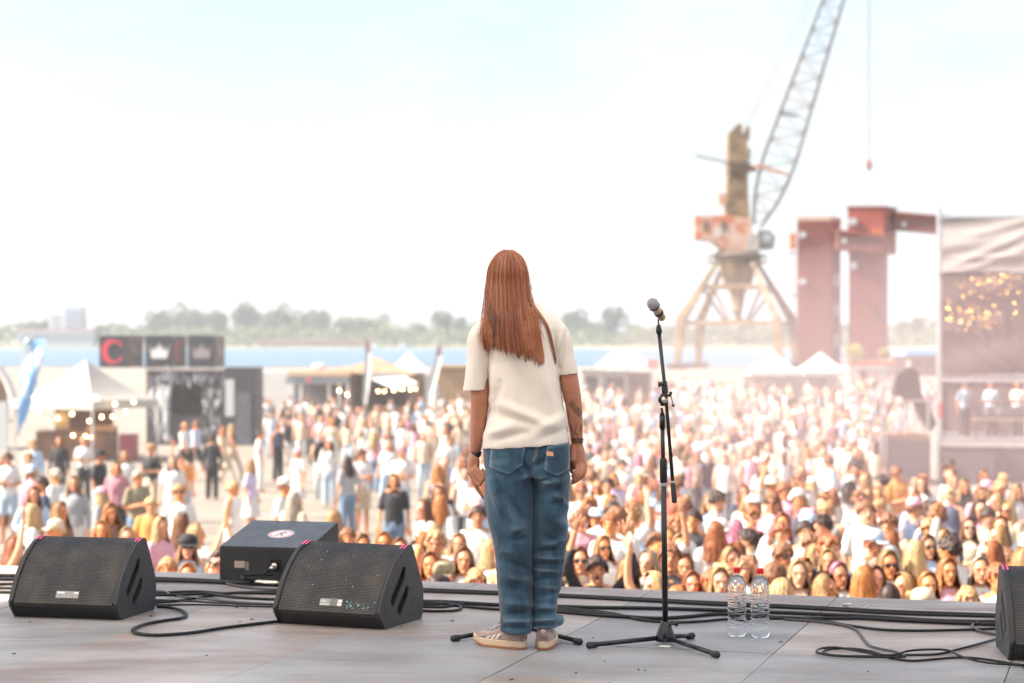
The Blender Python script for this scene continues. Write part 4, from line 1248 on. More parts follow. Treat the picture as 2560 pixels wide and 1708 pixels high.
# ---- shoes
M_SUEDE = mat('grey_pink_suede', (0.40, 0.29, 0.25), 0.9, var=0.15, vscale=40, bump=0.15, bscale=500, sheen=0.4)
M_SUEDE2 = mat('grey_pink_suede_heel', (0.36, 0.25, 0.215), 0.9, var=0.15, vscale=40, bump=0.15, bscale=500, sheen=0.4)
M_MID = mat('cream_midsole', (0.66, 0.48, 0.33), 0.6, col2=(0.50, 0.31, 0.18), vscale=25, vramp=(0.25, 0.5))
M_GUM = mat('gum_sole', (0.40, 0.15, 0.07), 0.6)
M_STRIPE = mat('off_white_leather', (0.72, 0.64, 0.58), 0.5)
def shoe(label, heel, ang):
    sh = MB(); Mx = Matrix.Translation(heel) @ Matrix.Rotation(ang, 4, 'Z')
    def outline(grow, n=36):
        o = []
        for k in range(n):
            a = 2 * math.pi * k / n
            y = 0.135 - 0.135 * math.cos(a)
            tt_ = y / 0.27
            w = 0.034 + 0.012 * math.sin(min(tt_ * 1.15, 1) * math.pi * 0.62) ** 2
            x = math.copysign(abs(math.sin(a)) ** 0.55, math.sin(a)) * (w + grow)
            o.append((x, y * (1 + 2 * grow / 0.27) - grow))
        return o
    def ringz(g, z, lift=0.0):
        return [(x, y, z + lift * max(0, y - 0.2) * 2.2) for x, y in outline(g)]
    so = part('shoe', MB().rings([ringz(0.000, 0.030, .08), ringz(-0.004, 0.045, .10), ringz(-0.004, 0.058, 0)], Mx), M_SUEDE, perf, True)
    so['label'] = label
    part('outsole', MB().rings([ringz(0.000, 0.0008, .10), ringz(0.003, 0.003, .10), ringz(0.0035, 0.010, .10)], Mx), M_GUM, so, False)
    part('midsole', MB().rings([ringz(0.003, 0.0102, .10), ringz(0.0035, 0.030, .10), ringz(0.0035, 0.034, .10), ringz(-0.002, 0.036, .10)], Mx), M_MID, so, False, bevel=0.002)
    # upper: cross-sections along the foot
    rings = []
    for y, w, h, xo in ((0.004, .024, .070, 0), (0.010, .030, .086, 0), (0.030, .034, .088, 0), (0.060, .036, .082, 0), (0.095, .037, .088, 0), (0.125, .039, .086, 0), (0.16, .042, .072, 0), (0.20, .044, .056, 0), (0.235, .040, .047, 0), (0.262, .025, .040, 0)):
        ring = []
        for k in range(24):
            a = 2 * math.pi * k / 24
            ca, sa = math.cos(a), math.sin(a)
            z = 0.034 + (h - 0.034) * (0.5 + 0.5 * math.copysign(abs(sa) ** 0.7, sa))
            ww = w * (1.0 - 0.28 * max(0, sa) ** 1.5)
            ring.append((xo + math.copysign(abs(ca) ** 0.75, ca) * ww, y, z))
        rings.append(ring)
    part('upper', MB().rings(rings, Mx), M_SUEDE, so, True)
    # heel tab
    hr = []
    for z, w, y0 in ((0.050, .026, -0.001), (0.075, .024, 0.000), (0.092, .021, 0.004), (0.104, .016, 0.008), (0.108, .009, 0.011)):
        hr.append([(w * math.cos(2 * math.pi * k / 20), 0.016 + y0 + (0.0185) * math.sin(2 * math.pi * k / 20), z) for k in range(20)])
    part('heel_tab', MB().rings(hr, Mx), M_SUEDE2, so, True)
    # logo: three leaves over a bar
    lg = MB()
    def leaf(ax, az, ang2, L_, w):
        pts = []
        for k in range(10):
            a = 2 * math.pi * k / 10
            u, v_ = math.cos(a) * w, L_ / 2 + math.sin(a) * L_ / 2
            u2 = u * math.sin(min(max(v_ / L_, 0.02), 0.98) * math.pi) ** 0.4
            pts.append((ax + u2 * math.cos(ang2) + v_ * math.sin(ang2), -0.0048 + 0.02 * (abs(ax + v_ * math.sin(ang2)) / 0.02) ** 2 * 0.16, az - u2 * math.sin(ang2) + v_ * math.cos(ang2)))
        lg.add(pts, [tuple(range(10))], Mx)
    leaf(0, 0.079, 0, 0.015, 0.0036); leaf(0.001, 0.079, R(52), 0.013, 0.0032); leaf(-0.001, 0.079, R(-52), 0.013, 0.0032)
    lg.add([(-0.006, -0.0046, 0.0755), (0.006, -0.0046, 0.0755), (0.0055, -0.0046, 0.0772), (-0.0055, -0.0046, 0.0772)], [(0, 1, 2, 3)], Mx)
    part('heel_logo', lg, M_STRIPE, so)
    # three side stripes on both flanks
    for side in (-1, 1):
        for k in range(3):
            st = MB(); y0 = 0.118 + k * 0.024
            def fs(u, v, y0=y0, side=side):
                y = y0 + u * 0.013 - v * 0.030
                z = 0.037 + v * 0.042 * (1 - 0.10 * k)
                w = 0.0385 + 0.0035 * min(max((y - 0.09) / 0.1, 0), 1) - 0.011 * v ** 2.2 + 0.0022
                return Mx @ Vector((side * w, y, z))
            st.grid(fs, 2, 6)
            part('stripe', st, M_STRIPE, so, True)
    lc = MB()
    for k in range(4):
        y = 0.128 + k * 0.017
        lc.tube([Mx @ Vector((-0.020, y, 0.092 - k * 0.008)), Mx @ Vector((0, y + 0.004, 0.096 - k * 0.008)), Mx @ Vector((0.020, y, 0.092 - k * 0.008))], 0.003, 6)
    lc.tube(smooth_path([Mx @ Vector(v) for v in ((0.0, 0.122, 0.1), (-0.03, 0.125, 0.104), (-0.045, 0.13, 0.085))], 5), 0.0025, 6)
    part('laces', lc, M_STRIPE, so, True)
shoe('left shoe turned out, three pale stripes on its side', FL(1322, 1626) + Vector((-0.018, 0.014, 0)), R(50))
shoe('right shoe pointing away, leaf logo on its heel', FL(1358, 1626), R(-6))

# ---- hair: long straight copper hair in strands over an inner mass
def hair_mat(name, dark, mid, light):
    m = bpy.data.materials.new(name); m.use_nodes = True
    nt = m.node_tree; N = nt.nodes; L = nt.links; bs = N['Principled BSDF']
    at = N.new('ShaderNodeAttribute'); at.attribute_name = 'strand'
    r = N.new('ShaderNodeValToRGB')
    r.color_ramp.elements[0].color = (*dark, 1); r.color_ramp.elements[1].color = (*light, 1)
    e = r.color_ramp.elements.new(0.5); e.color = (*mid, 1)
    L.new(at.outputs['Fac'], r.inputs['Fac']); L.new(r.outputs['Color'], bs.inputs['Base Color'])
    bs.inputs['Roughness'].default_value = 0.24
    bs.inputs['Specular IOR Level'].default_value = 0.65
    return m
M_HAIR = hair_mat('copper_hair', (0.12, 0.030, 0.012), (0.36, 0.105, 0.038), (0.66, 0.27, 0.11))
hc = S(1270, 700, 0.02)                        # centre of the skull
HA = Vector((0.086, 0.104, 0.127))
rh = random.Random(21)
hv, hf, ha = [], [], []
def strand(path, r0, r1, val, seg=4):
    n = len(path); o = len(hv)
    for i, (p, (t_, u, w)) in enumerate(zip(path, frames(path))):
        k = i / (n - 1); rr = r0 + (r1 - r0) * k ** 2.5
        for s in range(seg):
            a = 2 * math.pi * s / seg
            hv.append(p + u * math.cos(a) * rr + w * math.sin(a) * rr); ha.append(val)
    for i in range(n - 1):
        for s in range(seg):
            s2_ = (s + 1) % seg
            hf.append((o + i * seg + s, o + i * seg + s2_, o + (i + 1) * seg + s2_, o + (i + 1) * seg + s))
def hair_path(az, lay, jit, lend, wob):
    """az: angle round the head from the back (0) to the temples (+-125 deg); lay: depth of layer"""
    sx = math.sin(az); cb = math.cos(az)
    pts = []
    # root on the crown parting
    root_y = 0.055 * (0.5 - 0.5 * cb) * 2 - 0.01
    for i in range(7):
        th = R(8 + 82 * i / 6)
        k = math.sin(th)
        e = Vector((HA.x * sx * k, -HA.y * cb * k + root_y * (1 - k), HA.z * math.cos(th)))
        pts.append(hc + e * (1 - lay))
    # fall
    p = pts[-1].copy()
    ux = sx                                                    # -1 left .. 1 right
    back = max(cb, -0.2)
    # measured outline of the fall: left edge, right edge
    def edge(k):                                              # k 0..1 down the fall
        y = 700 + (892 - 700) * k
        lft = np.interp(y, [700, 740, 780, 830, 870, 892], [1219, 1216, 1211, 1206, 1209, 1214])
        rgt = np.interp(y, [700, 740, 770, 800, 850, 892], [1321, 1327, 1334, 1343, 1353, 1360])
        return lft, rgt, y
    n = 11
    for i in range(1, n + 1):
        k = i / n * lend
        lft, rgt, y = edge(k)
        uu = math.asin(max(-1, min(1, ux))) / (math.pi / 2)
        wk = min(k * 2.2, 1) * 0.4
        mixf = 0.5 + 0.5 * (ux * (1 - wk) + uu * wk)
        px = lft + (rgt - lft) * mixf + jit * 10 * k + math.sin(k * 5 + wob) * 1.1 * k
        dep = -0.104 * max(cb, 0.0) ** (1.0 - 0.3 * min(k * 2.5, 1)) * (1 - 0.06 * k) - 0.026 * k * max(cb, 0) - lay * 0.03
        if cb < 0: dep = 0.104 * (-cb) * (1 - min(k * 1.6, 1)) - 0.02 * min(k * 2, 1)
        dep = dep * (1 - k * 0.25) - 0.125 * k * 0.62 * (0.35 + 0.65 * max(cb, 0))
        cxh = (lft + rgt) / 2
        px = cxh + (px - cxh) * (1 - lay * (1 - k)); dep *= 1 - lay * max(0, 1 - 2 * k)
        q = P(px, y, SD + 0.02 + dep)
        if k > 0.35:                                         # rest on the back of the shirt
            h = bvh_tee.ray_cast(CAMP, (q - CAMP).normalized())
            if h[0] is not None and h[0].y - 0.006 < q.y:
                q = q + (q - CAMP).normalized() * 0
                q = P(px, y, h[0].y - 0.007 - 0.004 * (1 - lay * 6))
        pts.append(q)
    return smooth_path(pts, 2)
for i in range(4200):
    az = R(rh.triangular(-118, 118, 0) if i % 3 == 0 else rh.uniform(-118, 118))
    lay = rh.random() ** 1.5 * 0.10
    lock = noise.noise(Vector((math.degrees(az) * 0.16, 3.1, 0)))
    lend = 0.95 + 0.10 * math.sin(az) + rh.uniform(-0.10, 0.03) + 0.13 * noise.noise(Vector((math.degrees(az) * 0.22, 9.0, 0)))
    if i % 40 == 0: lend += 0.03
    val = min(1, max(0, 0.50 + 0.60 * lock + rh.uniform(-0.30, 0.30) - lay * 2.4))
    strand(hair_path(az, lay, lock * 0.6 + rh.uniform(-0.15, 0.15), lend, az * 3), 0.00125, 0.0004, val)
for i in range(150):                                           # flyaway strands
    az = R(rh.uniform(-115, 115))
    pth = hair_path(az, -0.02 - 0.03 * rh.random(), rh.uniform(-1.2, 1.2), rh.uniform(0.75, 1.06), rh.uniform(0, 6))
    k0 = rh.randrange(0, 8); off = Vector((rh.gauss(0, 0.004), rh.uniform(-0.006, 0.0), 0))
    pth = [p + off * (j / len(pth)) * 2 + Vector((0.004 * math.sin(j * 0.4 + i), 0, 0)) * (j / len(pth)) for j, p in enumerate(pth)]
    strand(pth[k0:], 0.0008, 0.0003, rh.uniform(0.4, 1.0), 3)
# separate lock over the right shoulder
for i in range(70):
    o1 = rh.uniform(-1, 1); o2 = rh.uniform(-1, 1)
    pp = [(1322 + o1 * 3, 735), (1334 + o1 * 4, 765), (1352 + o1 * 4, 790), (1367 + o1 * 4, 815), (1377 + o1 * 3.2, 845), (1384 + o1 * 2.4, 875), (1390 + o1 * 1.6, 905 + o2 * 6)]
    pts = []
    for x, y in pp:
        h = bvh_tee.ray_cast(CAMP, (P(x, y, SD) - CAMP).normalized())
        yy = (h[0].y - 0.008 - 0.003 * abs(o2)) if h[0] is not None else SD - 0.045
        pts.append(P(x, y, min(yy, SD + 0.0)))
    strand(smooth_path(pts, 3), 0.0014, 0.0004, 0.35 + 0.2 * o2)
for k in range(10):                                            # loose wisps between lock and mass
    x0 = 1336 + rh.uniform(-4, 8)
    pts = []
    for s in range(7):
        y = 775 + s * (12 + 2.2 * (k % 3)); x = x0 + s * rh.uniform(0.6, 2.4) + 3
        h = bvh_tee.ray_cast(CAMP, (P(x, y, SD) - CAMP).normalized())
        pts.append(P(x, y, (h[0].y - 0.006) if h[0] is not None else SD - 0.06))
    strand(smooth_path(pts, 2), 0.0011, 0.0004, 0.3)
hm = bpy.data.meshes.new('hair')
hm.from_pydata([tuple(v - Vector(perf.location)) for v in hv], [], hf)
hm.attributes.new('strand', 'FLOAT', 'POINT').data.foreach_set('value', ha)
hm.polygons.foreach_set('use_smooth', [True] * len(hm.polygons))
hm.materials.append(M_HAIR)
hair = put('hair', hm, perf)
# inner mass so no light leaks through
im = MB()
im.ball(hc, (0.080, 0.098, 0.120), 24, 16)
im.rings([row(y, l + 6, r - 6, dd, dy, 0, 24) for y, l, r, dd, dy in ((852, 1236, 1332, .008, -.105), (838, 1228, 1336, .012, -.106), (800, 1216, 1332, .030, -.080), (760, 1214, 1326, .06, -.03), (710, 1221, 1318, .085, 0.0))])
part('hair_mass', im, mat('copper_hair_mass', (0.10, 0.028, 0.012), 0.6), hair, True)
# ================================================================ AUDIENCE
def tint_mat(name, col, rough=0.5):
    m = bpy.data.materials.new(name); m.use_nodes = True
    nt = m.node_tree; N = nt.nodes; L = nt.links; bs = N['Principled BSDF']
    at = N.new('ShaderNodeAttribute'); at.attribute_name = 'tint'
    mx = N.new('ShaderNodeMixRGB'); mx.blend_type = 'MULTIPLY'; mx.inputs[0].default_value = 1
    mx.inputs[1].default_value = (*col, 1); L.new(at.outputs['Color'], mx.inputs[2])
    L.new(mx.outputs['Color'], bs.inputs['Base Color'])
    bs.inputs['Roughness'].default_value = rough
    bs.inputs['Subsurface Weight'].default_value = 0.0
    return m
SKINS = [tint_mat('skin_%s' % n, c) for n, c in (('fair', (0.64, 0.35, 0.22)), ('light', (0.60, 0.28, 0.155)), ('warm', (0.64, 0.25, 0.10)), ('tan', (0.46, 0.20, 0.10)), ('rosy', (0.66, 0.29, 0.18)))]
def chair_mat(name, col):
    m = bpy.data.materials.new('hair_' + name); m.use_nodes = True
    nt = m.node_tree; N = nt.nodes; L = nt.links; bs = N['Principled BSDF']
    at = N.new('ShaderNodeAttribute'); at.attribute_name = 'strand'
    r = N.new('ShaderNodeValToRGB')
    r.color_ramp.elements[0].color = (*[x * 0.38 for x in col], 1); r.color_ramp.elements[1].color = (*[min(x * 1.35, 0.85) for x in col], 1)
    L.new(at.outputs['Fac'], r.inputs['Fac']); L.new(r.outputs['Color'], bs.inputs['Base Color'])
    bs.inputs['Roughness'].default_value = 0.5; bs.inputs['Specular IOR Level'].default_value = 0.35
    MATS['hair_' + name] = m
    return m
def strand_attr(me, seedv=0):
    co = get_co(me)
    me.attributes.new('strand', 'FLOAT', 'POINT').data.foreach_set('value', [min(1, max(0, 0.5 + 0.9 * noise.noise(Vector((x * 45, y * 45, z * 22 + seedv))))) for x, y, z in co])
HAIRS = {n: chair_mat(n, c) for n, c in (('blonde', (0.62, 0.41, 0.20)), ('sandy', (0.48, 0.27, 0.12)), ('ginger', (0.56, 0.21, 0.065)), ('brown', (0.23, 0.10, 0.05)),
                                          ('dark', (0.055, 0.032, 0.026)), ('auburn', (0.36, 0.12, 0.05)), ('ash', (0.46, 0.38, 0.30)), ('pink', (0.60, 0.20, 0.30)), ('orange', (0.75, 0.26, 0.05)), ('grey-blue', (0.36, 0.40, 0.40)))}
TOPS = {n: mat('cloth_' + n.replace(' ', '_'), c, 0.85, var=0.08, vscale=6) for n, c in (
    ('white', (0.72, 0.70, 0.68)), ('cream', (0.66, 0.52, 0.38)), ('black', (0.03, 0.03, 0.035)), ('pink', (0.72, 0.36, 0.44)), ('pale-blue', (0.45, 0.58, 0.74)),
    ('grey', (0.36, 0.36, 0.38)), ('olive', (0.26, 0.23, 0.15)), ('rose', (0.45, 0.20, 0.24)), ('navy', (0.06, 0.08, 0.14)), ('red', (0.58, 0.08, 0.06)), ('lilac', (0.60, 0.52, 0.70)), ('brown', (0.22, 0.12, 0.08)), ('orange', (0.75, 0.30, 0.08)))}
LEGS = {n: mat('trousers_' + n.replace(' ', '_'), c, 0.85, var=0.15, vscale=6) for n, c in (
    ('denim', (0.16, 0.24, 0.36)), ('pale denim', (0.42, 0.53, 0.64)), ('white', (0.74, 0.72, 0.68)), ('black', (0.03, 0.03, 0.035)), ('beige', (0.55, 0.45, 0.33)))}
M_SHADES = mat('sunglasses', (0.02, 0.025, 0.03), 0.12, spec=0.8)
M_PHONE = mat('phone_back', (0.03, 0.03, 0.035), 0.25)

HCZ = 1.575
POSES = {
    'rest': (((.215, .03, 1.13), (.235, -.05, .88)), ((.215, .03, 1.13), (.235, -.05, .88))),
    'fold': (((.215, .03, 1.13), (.05, -.23, 1.17)), ((.215, .03, 1.13), (.07, -.22, 1.10))),
    'up2': (((.275, -.08, 1.60), (.235, -.12, 1.88)), ((.275, -.08, 1.60), (.235, -.12, 1.88))),
    'up1': (((.26, -.10, 1.58), (.20, -.12, 1.86)), ((.215, .03, 1.13), (.20, -.12, .90))),
    'phone': (((.21, -.16, 1.36), (.075, -.27, 1.60)), ((.21, -.16, 1.36), (.075, -.27, 1.60))),
    'reach': (((.245, -.10, 1.60), (.185, -.16, 1.90)), ((.285, -.10, 1.57), (.245, -.16, 1.85))),
    'walk': (((.21, -.09, 1.14), (.22, -.22, .95)), ((.21, .13, 1.14), (.23, .14, .90))),
}
def body_mb(pose, mouth=False):
    b = MB()
    b.ball((0, 0, HCZ + 0.012), (0.074, 0.092, 0.100), 20, 14)
    b.ball((0, -0.026, HCZ - 0.050), (0.056, 0.062, 0.066), 16, 12)
    b.limb([(0, -0.086, HCZ + 0.012), (0, -0.103, HCZ - 0.022)], [0.008, 0.013], 8)
    b.ball((0, -0.072, HCZ - 0.098), (0.024, 0.02, 0.018))
    b.limb([(-0.018, -0.084, HCZ - 0.060), (0.018, -0.084, HCZ - 0.060)], [0.006, 0.006], 8)
    b.limb([(-0.040, -0.082, HCZ + 0.030), (0.040, -0.082, HCZ + 0.030)], [0.010, 0.010], 8)
    for s in (-1, 1):
        b.ball((s * 0.074, 0.006, HCZ - 0.008), (0.010, 0.018, 0.030))
    b.limb([(0, 0.012, 1.50), (0, 0.02, 1.40)], [0.050, 0.056])
    b.limb([(0, 0.01, 1.34), (0, 0.0, 1.15), (0, 0.0, 0.95)], [0.10, 0.095, 0.11], 16)
    b.limb([(-0.145, 0.01, 1.385), (0, 0.015, 1.405), (0.145, 0.01, 1.385)], [0.045, 0.06, 0.045], 14)
    for s, (el, wr) in zip((-1, 1), POSES[pose]):
        e = Vector((s * el[0], el[1], el[2])); w = Vector((s * wr[0], wr[1], wr[2]))
        b.limb([(s * 0.165, 0.01, 1.375), e, w], [0.046, 0.037, 0.023], 12, 5)
        dr = (w - e).normalized()
        c = w + dr * 0.05
        side = dr.cross(Vector((0, -1, 0))) if abs(dr.y) < 0.9 else dr.cross(Vector((0, 0, 1)))
        side.normalize()
        nrm = side.cross(dr).normalized()
        b.limb([w, c, c + dr * 0.03], [0.022, 0.030, 0.028], 10, 3, flat=0.6)
        sp_ = 1.9 if pose == 'reach' else 1.2
        for k in range(4):
            o = side * (-0.030 + 0.020 * k)
            ln = (0.060, 0.072, 0.068, 0.052)[k]
            b.limb([c + dr * 0.03 + o, c + dr * (0.03 + ln * 0.6) + o * (1 + (sp_ - 1) * 0.6) - nrm * 0.004, c + dr * (0.03 + ln) + o * sp_ - nrm * 0.016], [0.0105, 0.0095, 0.008], 8, 3)
        tsd = -1 if pose in ('up2', 'up1', 'reach') else 1
        b.limb([c - dr * 0.02 + side * tsd * 0.028, c + dr * 0.02 + side * tsd * 0.056, c + dr * 0.05 + side * tsd * 0.066], [0.013, 0.011, 0.009], 8, 3)
    for s in (-1, 1):
        b.limb([leg_pt(pose, s, i) for i in (0, 1, 2)], [0.082, 0.052, 0.036], 14)
        a = Vector(leg_pt(pose, s, 2))
        b.limb([a + Vector((0, 0.03, -0.035)), a + Vector((s * 0.01, -0.06, -0.052)), a + Vector((s * 0.015, -0.15, -0.058))], [0.034, 0.032, 0.026], 12, 4)
    return b
def leg_pt(pose, s, i):
    st = pose == 'walk'
    hip = (s * 0.082, 0.0, 0.90)
    if not st:
        return [hip, (s * 0.092, -0.01, 0.49), (s * 0.10, 0.02, 0.095)][i]
    return [hip, (s * 0.09, -0.16 * s - 0.04, 0.50), (s * 0.095, -0.30 * s + (0.06 if s < 0 else 0.0), 0.11)][i]
BODY, SHIRT, PANTS, HAIRM = {}, {}, {}, {}
def get_body(pose, mouth=False):
    k = (pose, mouth)
    if k in BODY: return BODY[k]
    me = vox(body_mb(pose), 0.0050 if pose == 'reach' else 0.0062 if pose in ('up2', 'up1', 'phone') else 0.0078, 3, 0.4, 'body')
    co = get_co(me)
    tint = np.ones((len(co), 4))
    fr = co[:, 1] < -0.045
    def dab(x, z, rx, rz, col, amt=1.0):
        d = ((np.abs(co[:, 0]) - x) / rx) ** 2 + ((co[:, 2] - z) / rz) ** 2
        w = np.clip(1.3 - d, 0, 1) * fr * amt
        tint[:, :3] = tint[:, :3] * (1 - w[:, None]) + np.array(col) * w[:, None]
    dab(0.034, HCZ + 0.010, 0.017, 0.009, (0.26, 0.20, 0.18))
    dab(0.036, HCZ + 0.032, 0.022, 0.006, (0.50, 0.38, 0.32))
    if mouth: dab(0.0, HCZ - 0.060, 0.022, 0.020, (0.08, 0.03, 0.03))
    else: dab(0.0, HCZ - 0.058, 0.027, 0.010, (0.80, 0.34, 0.34))
    dab(0.046, HCZ - 0.030, 0.022, 0.018, (1.02, 0.78, 0.74), 0.7)
    dab(0.0, HCZ - 0.034, 0.012, 0.005, (0.55, 0.42, 0.40), 0.8)
    ca = me.attributes.new('tint', 'FLOAT_COLOR', 'POINT')
    ca.data.foreach_set('color', tint.ravel())
    me.materials.append(SKINS[0])
    BODY[k] = me
    return me
def get_shirt(pose, kind):
    k = (pose, kind)
    if k in SHIRT: return SHIRT[k]
    b = MB()
    def rg(z, rx, ry, y=0.0):
        return ell(Vector((0, y, z)), rx, ry, 28)
    low = 0.86 if kind != 'tank' else 1.02
    b.rings([rg(low, .165, .118), rg(low + .06, .163, .116), rg(1.10, .150, .112), rg(1.25, .158, .122, -.004), rg(1.34, .165, .112), rg(1.395, .150, .085, .01), rg(1.43, .085, .066, .012), rg(1.445, .066, .058, .012)])
    for s, (el, wr) in zip((-1, 1), POSES[pose]):
        e = Vector((s * el[0], el[1], el[2])); w = Vector((s * wr[0], wr[1], wr[2])); sh = Vector((s * 0.150, 0.01, 1.372))
        if kind == 'tank': continue
        if kind == 'tee': b.limb([sh, sh.lerp(e, 0.45), sh.lerp(e, 0.80)], [0.062, 0.064, 0.062], 14)
        else: b.limb([sh, e, e.lerp(w, 0.9 if pose != 'reach' else 0.45)], [0.062, 0.053, 0.036 if pose != 'reach' else 0.048], 14)
    me = vox(b, 0.0115, 4, 0.5, 'shirt')
    co = get_co(me); no = get_no(me)
    d = np.array([noise.fractal(Vector((x * 7, y * 7 + len(SHIRT), z * 5 - x * 4)), 1.0, 2.0, 2) for x, y, z in co]) * 0.010
    set_co(me, co + no * d[:, None])
    me.materials.append(TOPS['white'])
    SHIRT[k] = me
    return me
def get_pants(pose, kind):
    k = ('walk' if pose == 'walk' else 'st', kind)
    if k in PANTS: return PANTS[k]
    b = MB()
    b.rings([ell(Vector((0, 0, z)), rx, ry, 28) for z, rx, ry in ((0.80, .16, .115), (0.88, .168, .122), (0.97, .155, .112), (1.06, .142, .102))])
    for s in (-1, 1):
        h, kn, an = [Vector(leg_pt(pose, s, i)) for i in (0, 1, 2)]
        if kind == 'long': b.limb([h, kn, an + Vector((0, 0, 0.0))], [0.098, 0.078, 0.068], 14)
        elif kind == 'shorts': b.limb([h, h.lerp(kn, 0.75)], [0.10, 0.098], 14)
    if kind == 'skirt':
        b.rings([ell(Vector((0, 0, z)), rx, ry, 28) for z, rx, ry in ((0.48, .23, .20), (0.65, .205, .17), (0.85, .165, .12))])
    me = vox(b, 0.012, 4, 0.5, 'trousers')
    me.materials.append(LEGS['denim'])
    PANTS[k] = me
    return me
def hair_grid(length, spread, seedv, fringe=False, wavy=0.0, amax=128):
    """sheets of hair falling from a centre parting; azimuth measured from the back"""
    b = MB(); rg = random.Random(seedv)
    na, nt = 84, 15
    jit = [rg.uniform(-1, 1) for _ in range(na + 1)]
    lj = [rg.uniform(-1, 1) for _ in range(na + 1)]
    def fn(u, v):
        i = int(round(u * na)); a = R(-amax + 2 * amax * u)
        sx, cb = math.sin(a), math.cos(a)
        ra = Vector((0.088, 0.104, 0.122)) * (1 + 0.050 * jit[i] * (0.3 + 0.7 * min(v * 2, 1)))
        c = Vector((0, 0.004, HCZ + 0.010))
        vt = 0.42
        ry = -0.062 * (0.5 - 0.5 * cb) * 2 + 0.02
        if v <= vt:
            th = R(4 + 88 * v / vt); k = math.sin(th)
            return c + Vector((ra.x * sx * k, ra.y * cb * k + ry * (1 - k), ra.z * math.cos(th)))
        w = (v - vt) / (1 - vt)
        th = R(92)
        p = c + Vector((ra.x * sx, ra.y * cb, ra.z * math.cos(th)))
        ln = length * (1 + 0.16 * lj[i])
        out = spread * math.sin(w * math.pi * 0.5) + 0.012 * jit[(i * 7) % na] * w
        f = 0.014 * wavy * math.sin(w * 14 + i * 0.7) * w
        fwd = -0.03 * w if cb < -0.2 else 0.018 * w
        return p + Vector((sx * out + f, (cb * out * 0.55 + fwd) + f, -ln * w))
    b.sa = []
    ns = 430
    for k in range(ns):
        u = rg.random(); lay = rg.random(); v1 = rg.uniform(0.86, 1.0)
        i = int(round(u * na))
        pts = [fn(u, v1 * j / 11) for j in range(12)]
        cc = Vector((0, 0.004, 0))
        out = []
        for j, p in enumerate(pts):
            ax_ = Vector((p.x, p.y, 0)); 
            out.append(p - ax_ * (0.16 * lay) + Vector((rg.gauss(0, 0.0022), rg.gauss(0, 0.0022), 0)) * j * 0.35)
        w = rg.uniform(0.004, 0.0085); o = len(b.v)
        for j, p in enumerate(out):
            rad = Vector((p.x, p.y, 0)); rad = rad.normalized() if rad.length > 1e-4 else Vector((0, 1, 0))
            tg = Vector((-rad.y, rad.x, 0)) * w * (1 - 0.7 * (j / 11) ** 3)
            b.v += [tuple(p - tg), tuple(p + tg)]
        b.f += [(o + 2 * j, o + 2 * j + 1, o + 2 * j + 3, o + 2 * j + 2) for j in range(11)]; b.m += [0] * 11
        val = min(1, max(0, 0.5 + 0.7 * noise.noise(Vector((u * 26, seedv, 0))) + rg.uniform(-0.3, 0.3) - 0.35 * lay))
        b.sa += [val] * 24
    return b
def get_hair(kind):
    if kind in HAIRM: return HAIRM[kind]
    if kind in ('long', 'longer', 'wavy', 'bob'):
        ln, sp, wv = {'long': (0.30, 0.045, 0), 'longer': (0.42, 0.05, 0.2), 'wavy': (0.32, 0.07, 1.0), 'bob': (0.12, 0.02, 0.3)}[kind]
        b = hair_grid(ln, sp, len(kind) * 7, wavy=wv, amax={'long': 120, 'longer': 112, 'wavy': 124, 'bob': 122}[kind])
        n0 = len(b.v)
        b.ball((0, 0.014, HCZ + 0.020), (0.079, 0.088, 0.100), 16, 12)
        b.sa += [0.35] * (len(b.v) - n0)
        me = b.data('hair', HAIRS['brown'], True)
        me.attributes.new('strand', 'FLOAT', 'POINT').data.foreach_set('value', b.sa)
    else:
        b = MB()
        if kind == 'curly':
            rg = random.Random(4)
            for k in range(90):
                a, z = rg.uniform(0, 2 * math.pi), rg.uniform(-0.25, 1)
                q = math.sqrt(max(0, 1 - z * z))
                v = Vector((q * math.cos(a) * 0.085, q * math.sin(a) * 0.098 + 0.012, z * 0.108 + 0.018))
                if v.y < -0.045 and v.z < 0.065: continue
                b.ball(Vector((0, 0, HCZ)) + v, rg.uniform(0.022, 0.034), 8, 6)
            me = vox(b, 0.0085, 1, 0.6, 'hair')
        else:
            # cropped hair: overlapping tufts, open at the face
            rg = random.Random(len(kind) * 3)
            b.ball((0, 0.016, HCZ + 0.022), (0.079, 0.088, 0.098), 16, 12)
            for k in range(150):
                a = rg.uniform(-math.pi, math.pi); cb = math.cos(a); sx = math.sin(a)
                lim = 104 - (50 if kind == 'short' else 38) * max(0, -cb) ** 0.8
                th = R(lim * math.sqrt(rg.random()))
                k_ = math.sin(th)
                p = Vector((0, 0.004, HCZ + 0.012)) + Vector((0.080 * sx * k_, 0.096 * cb * k_, 0.108 * math.cos(th)))
                flow = Vector((sx * 0.4, cb * 0.3 - (0.55 if kind == 'fringe' else 0.2), -0.55)).normalized()
                up = (p - Vector((0, 0, HCZ))).normalized()
                L_ = rg.uniform(0.02, 0.045)
                b.limb([p, p + flow * L_ * 0.6 + up * 0.010 * rg.random(), p + flow * L_ + up * 0.006 * rg.uniform(-1, 1.5)], [0.012, 0.009, 0.004], 6, 2)
            if kind == 'bun':
                b.ball((0, 0.10, HCZ + 0.085), (0.040, 0.040, 0.038), 12, 8)
            me = vox(b, 0.0066, 1, 0.6, 'hair')
    if not me.materials: me.materials.append(HAIRS['brown'])
    if 'strand' not in me.attributes: strand_attr(me, len(kind))
    HAIRM[kind] = me
    return me
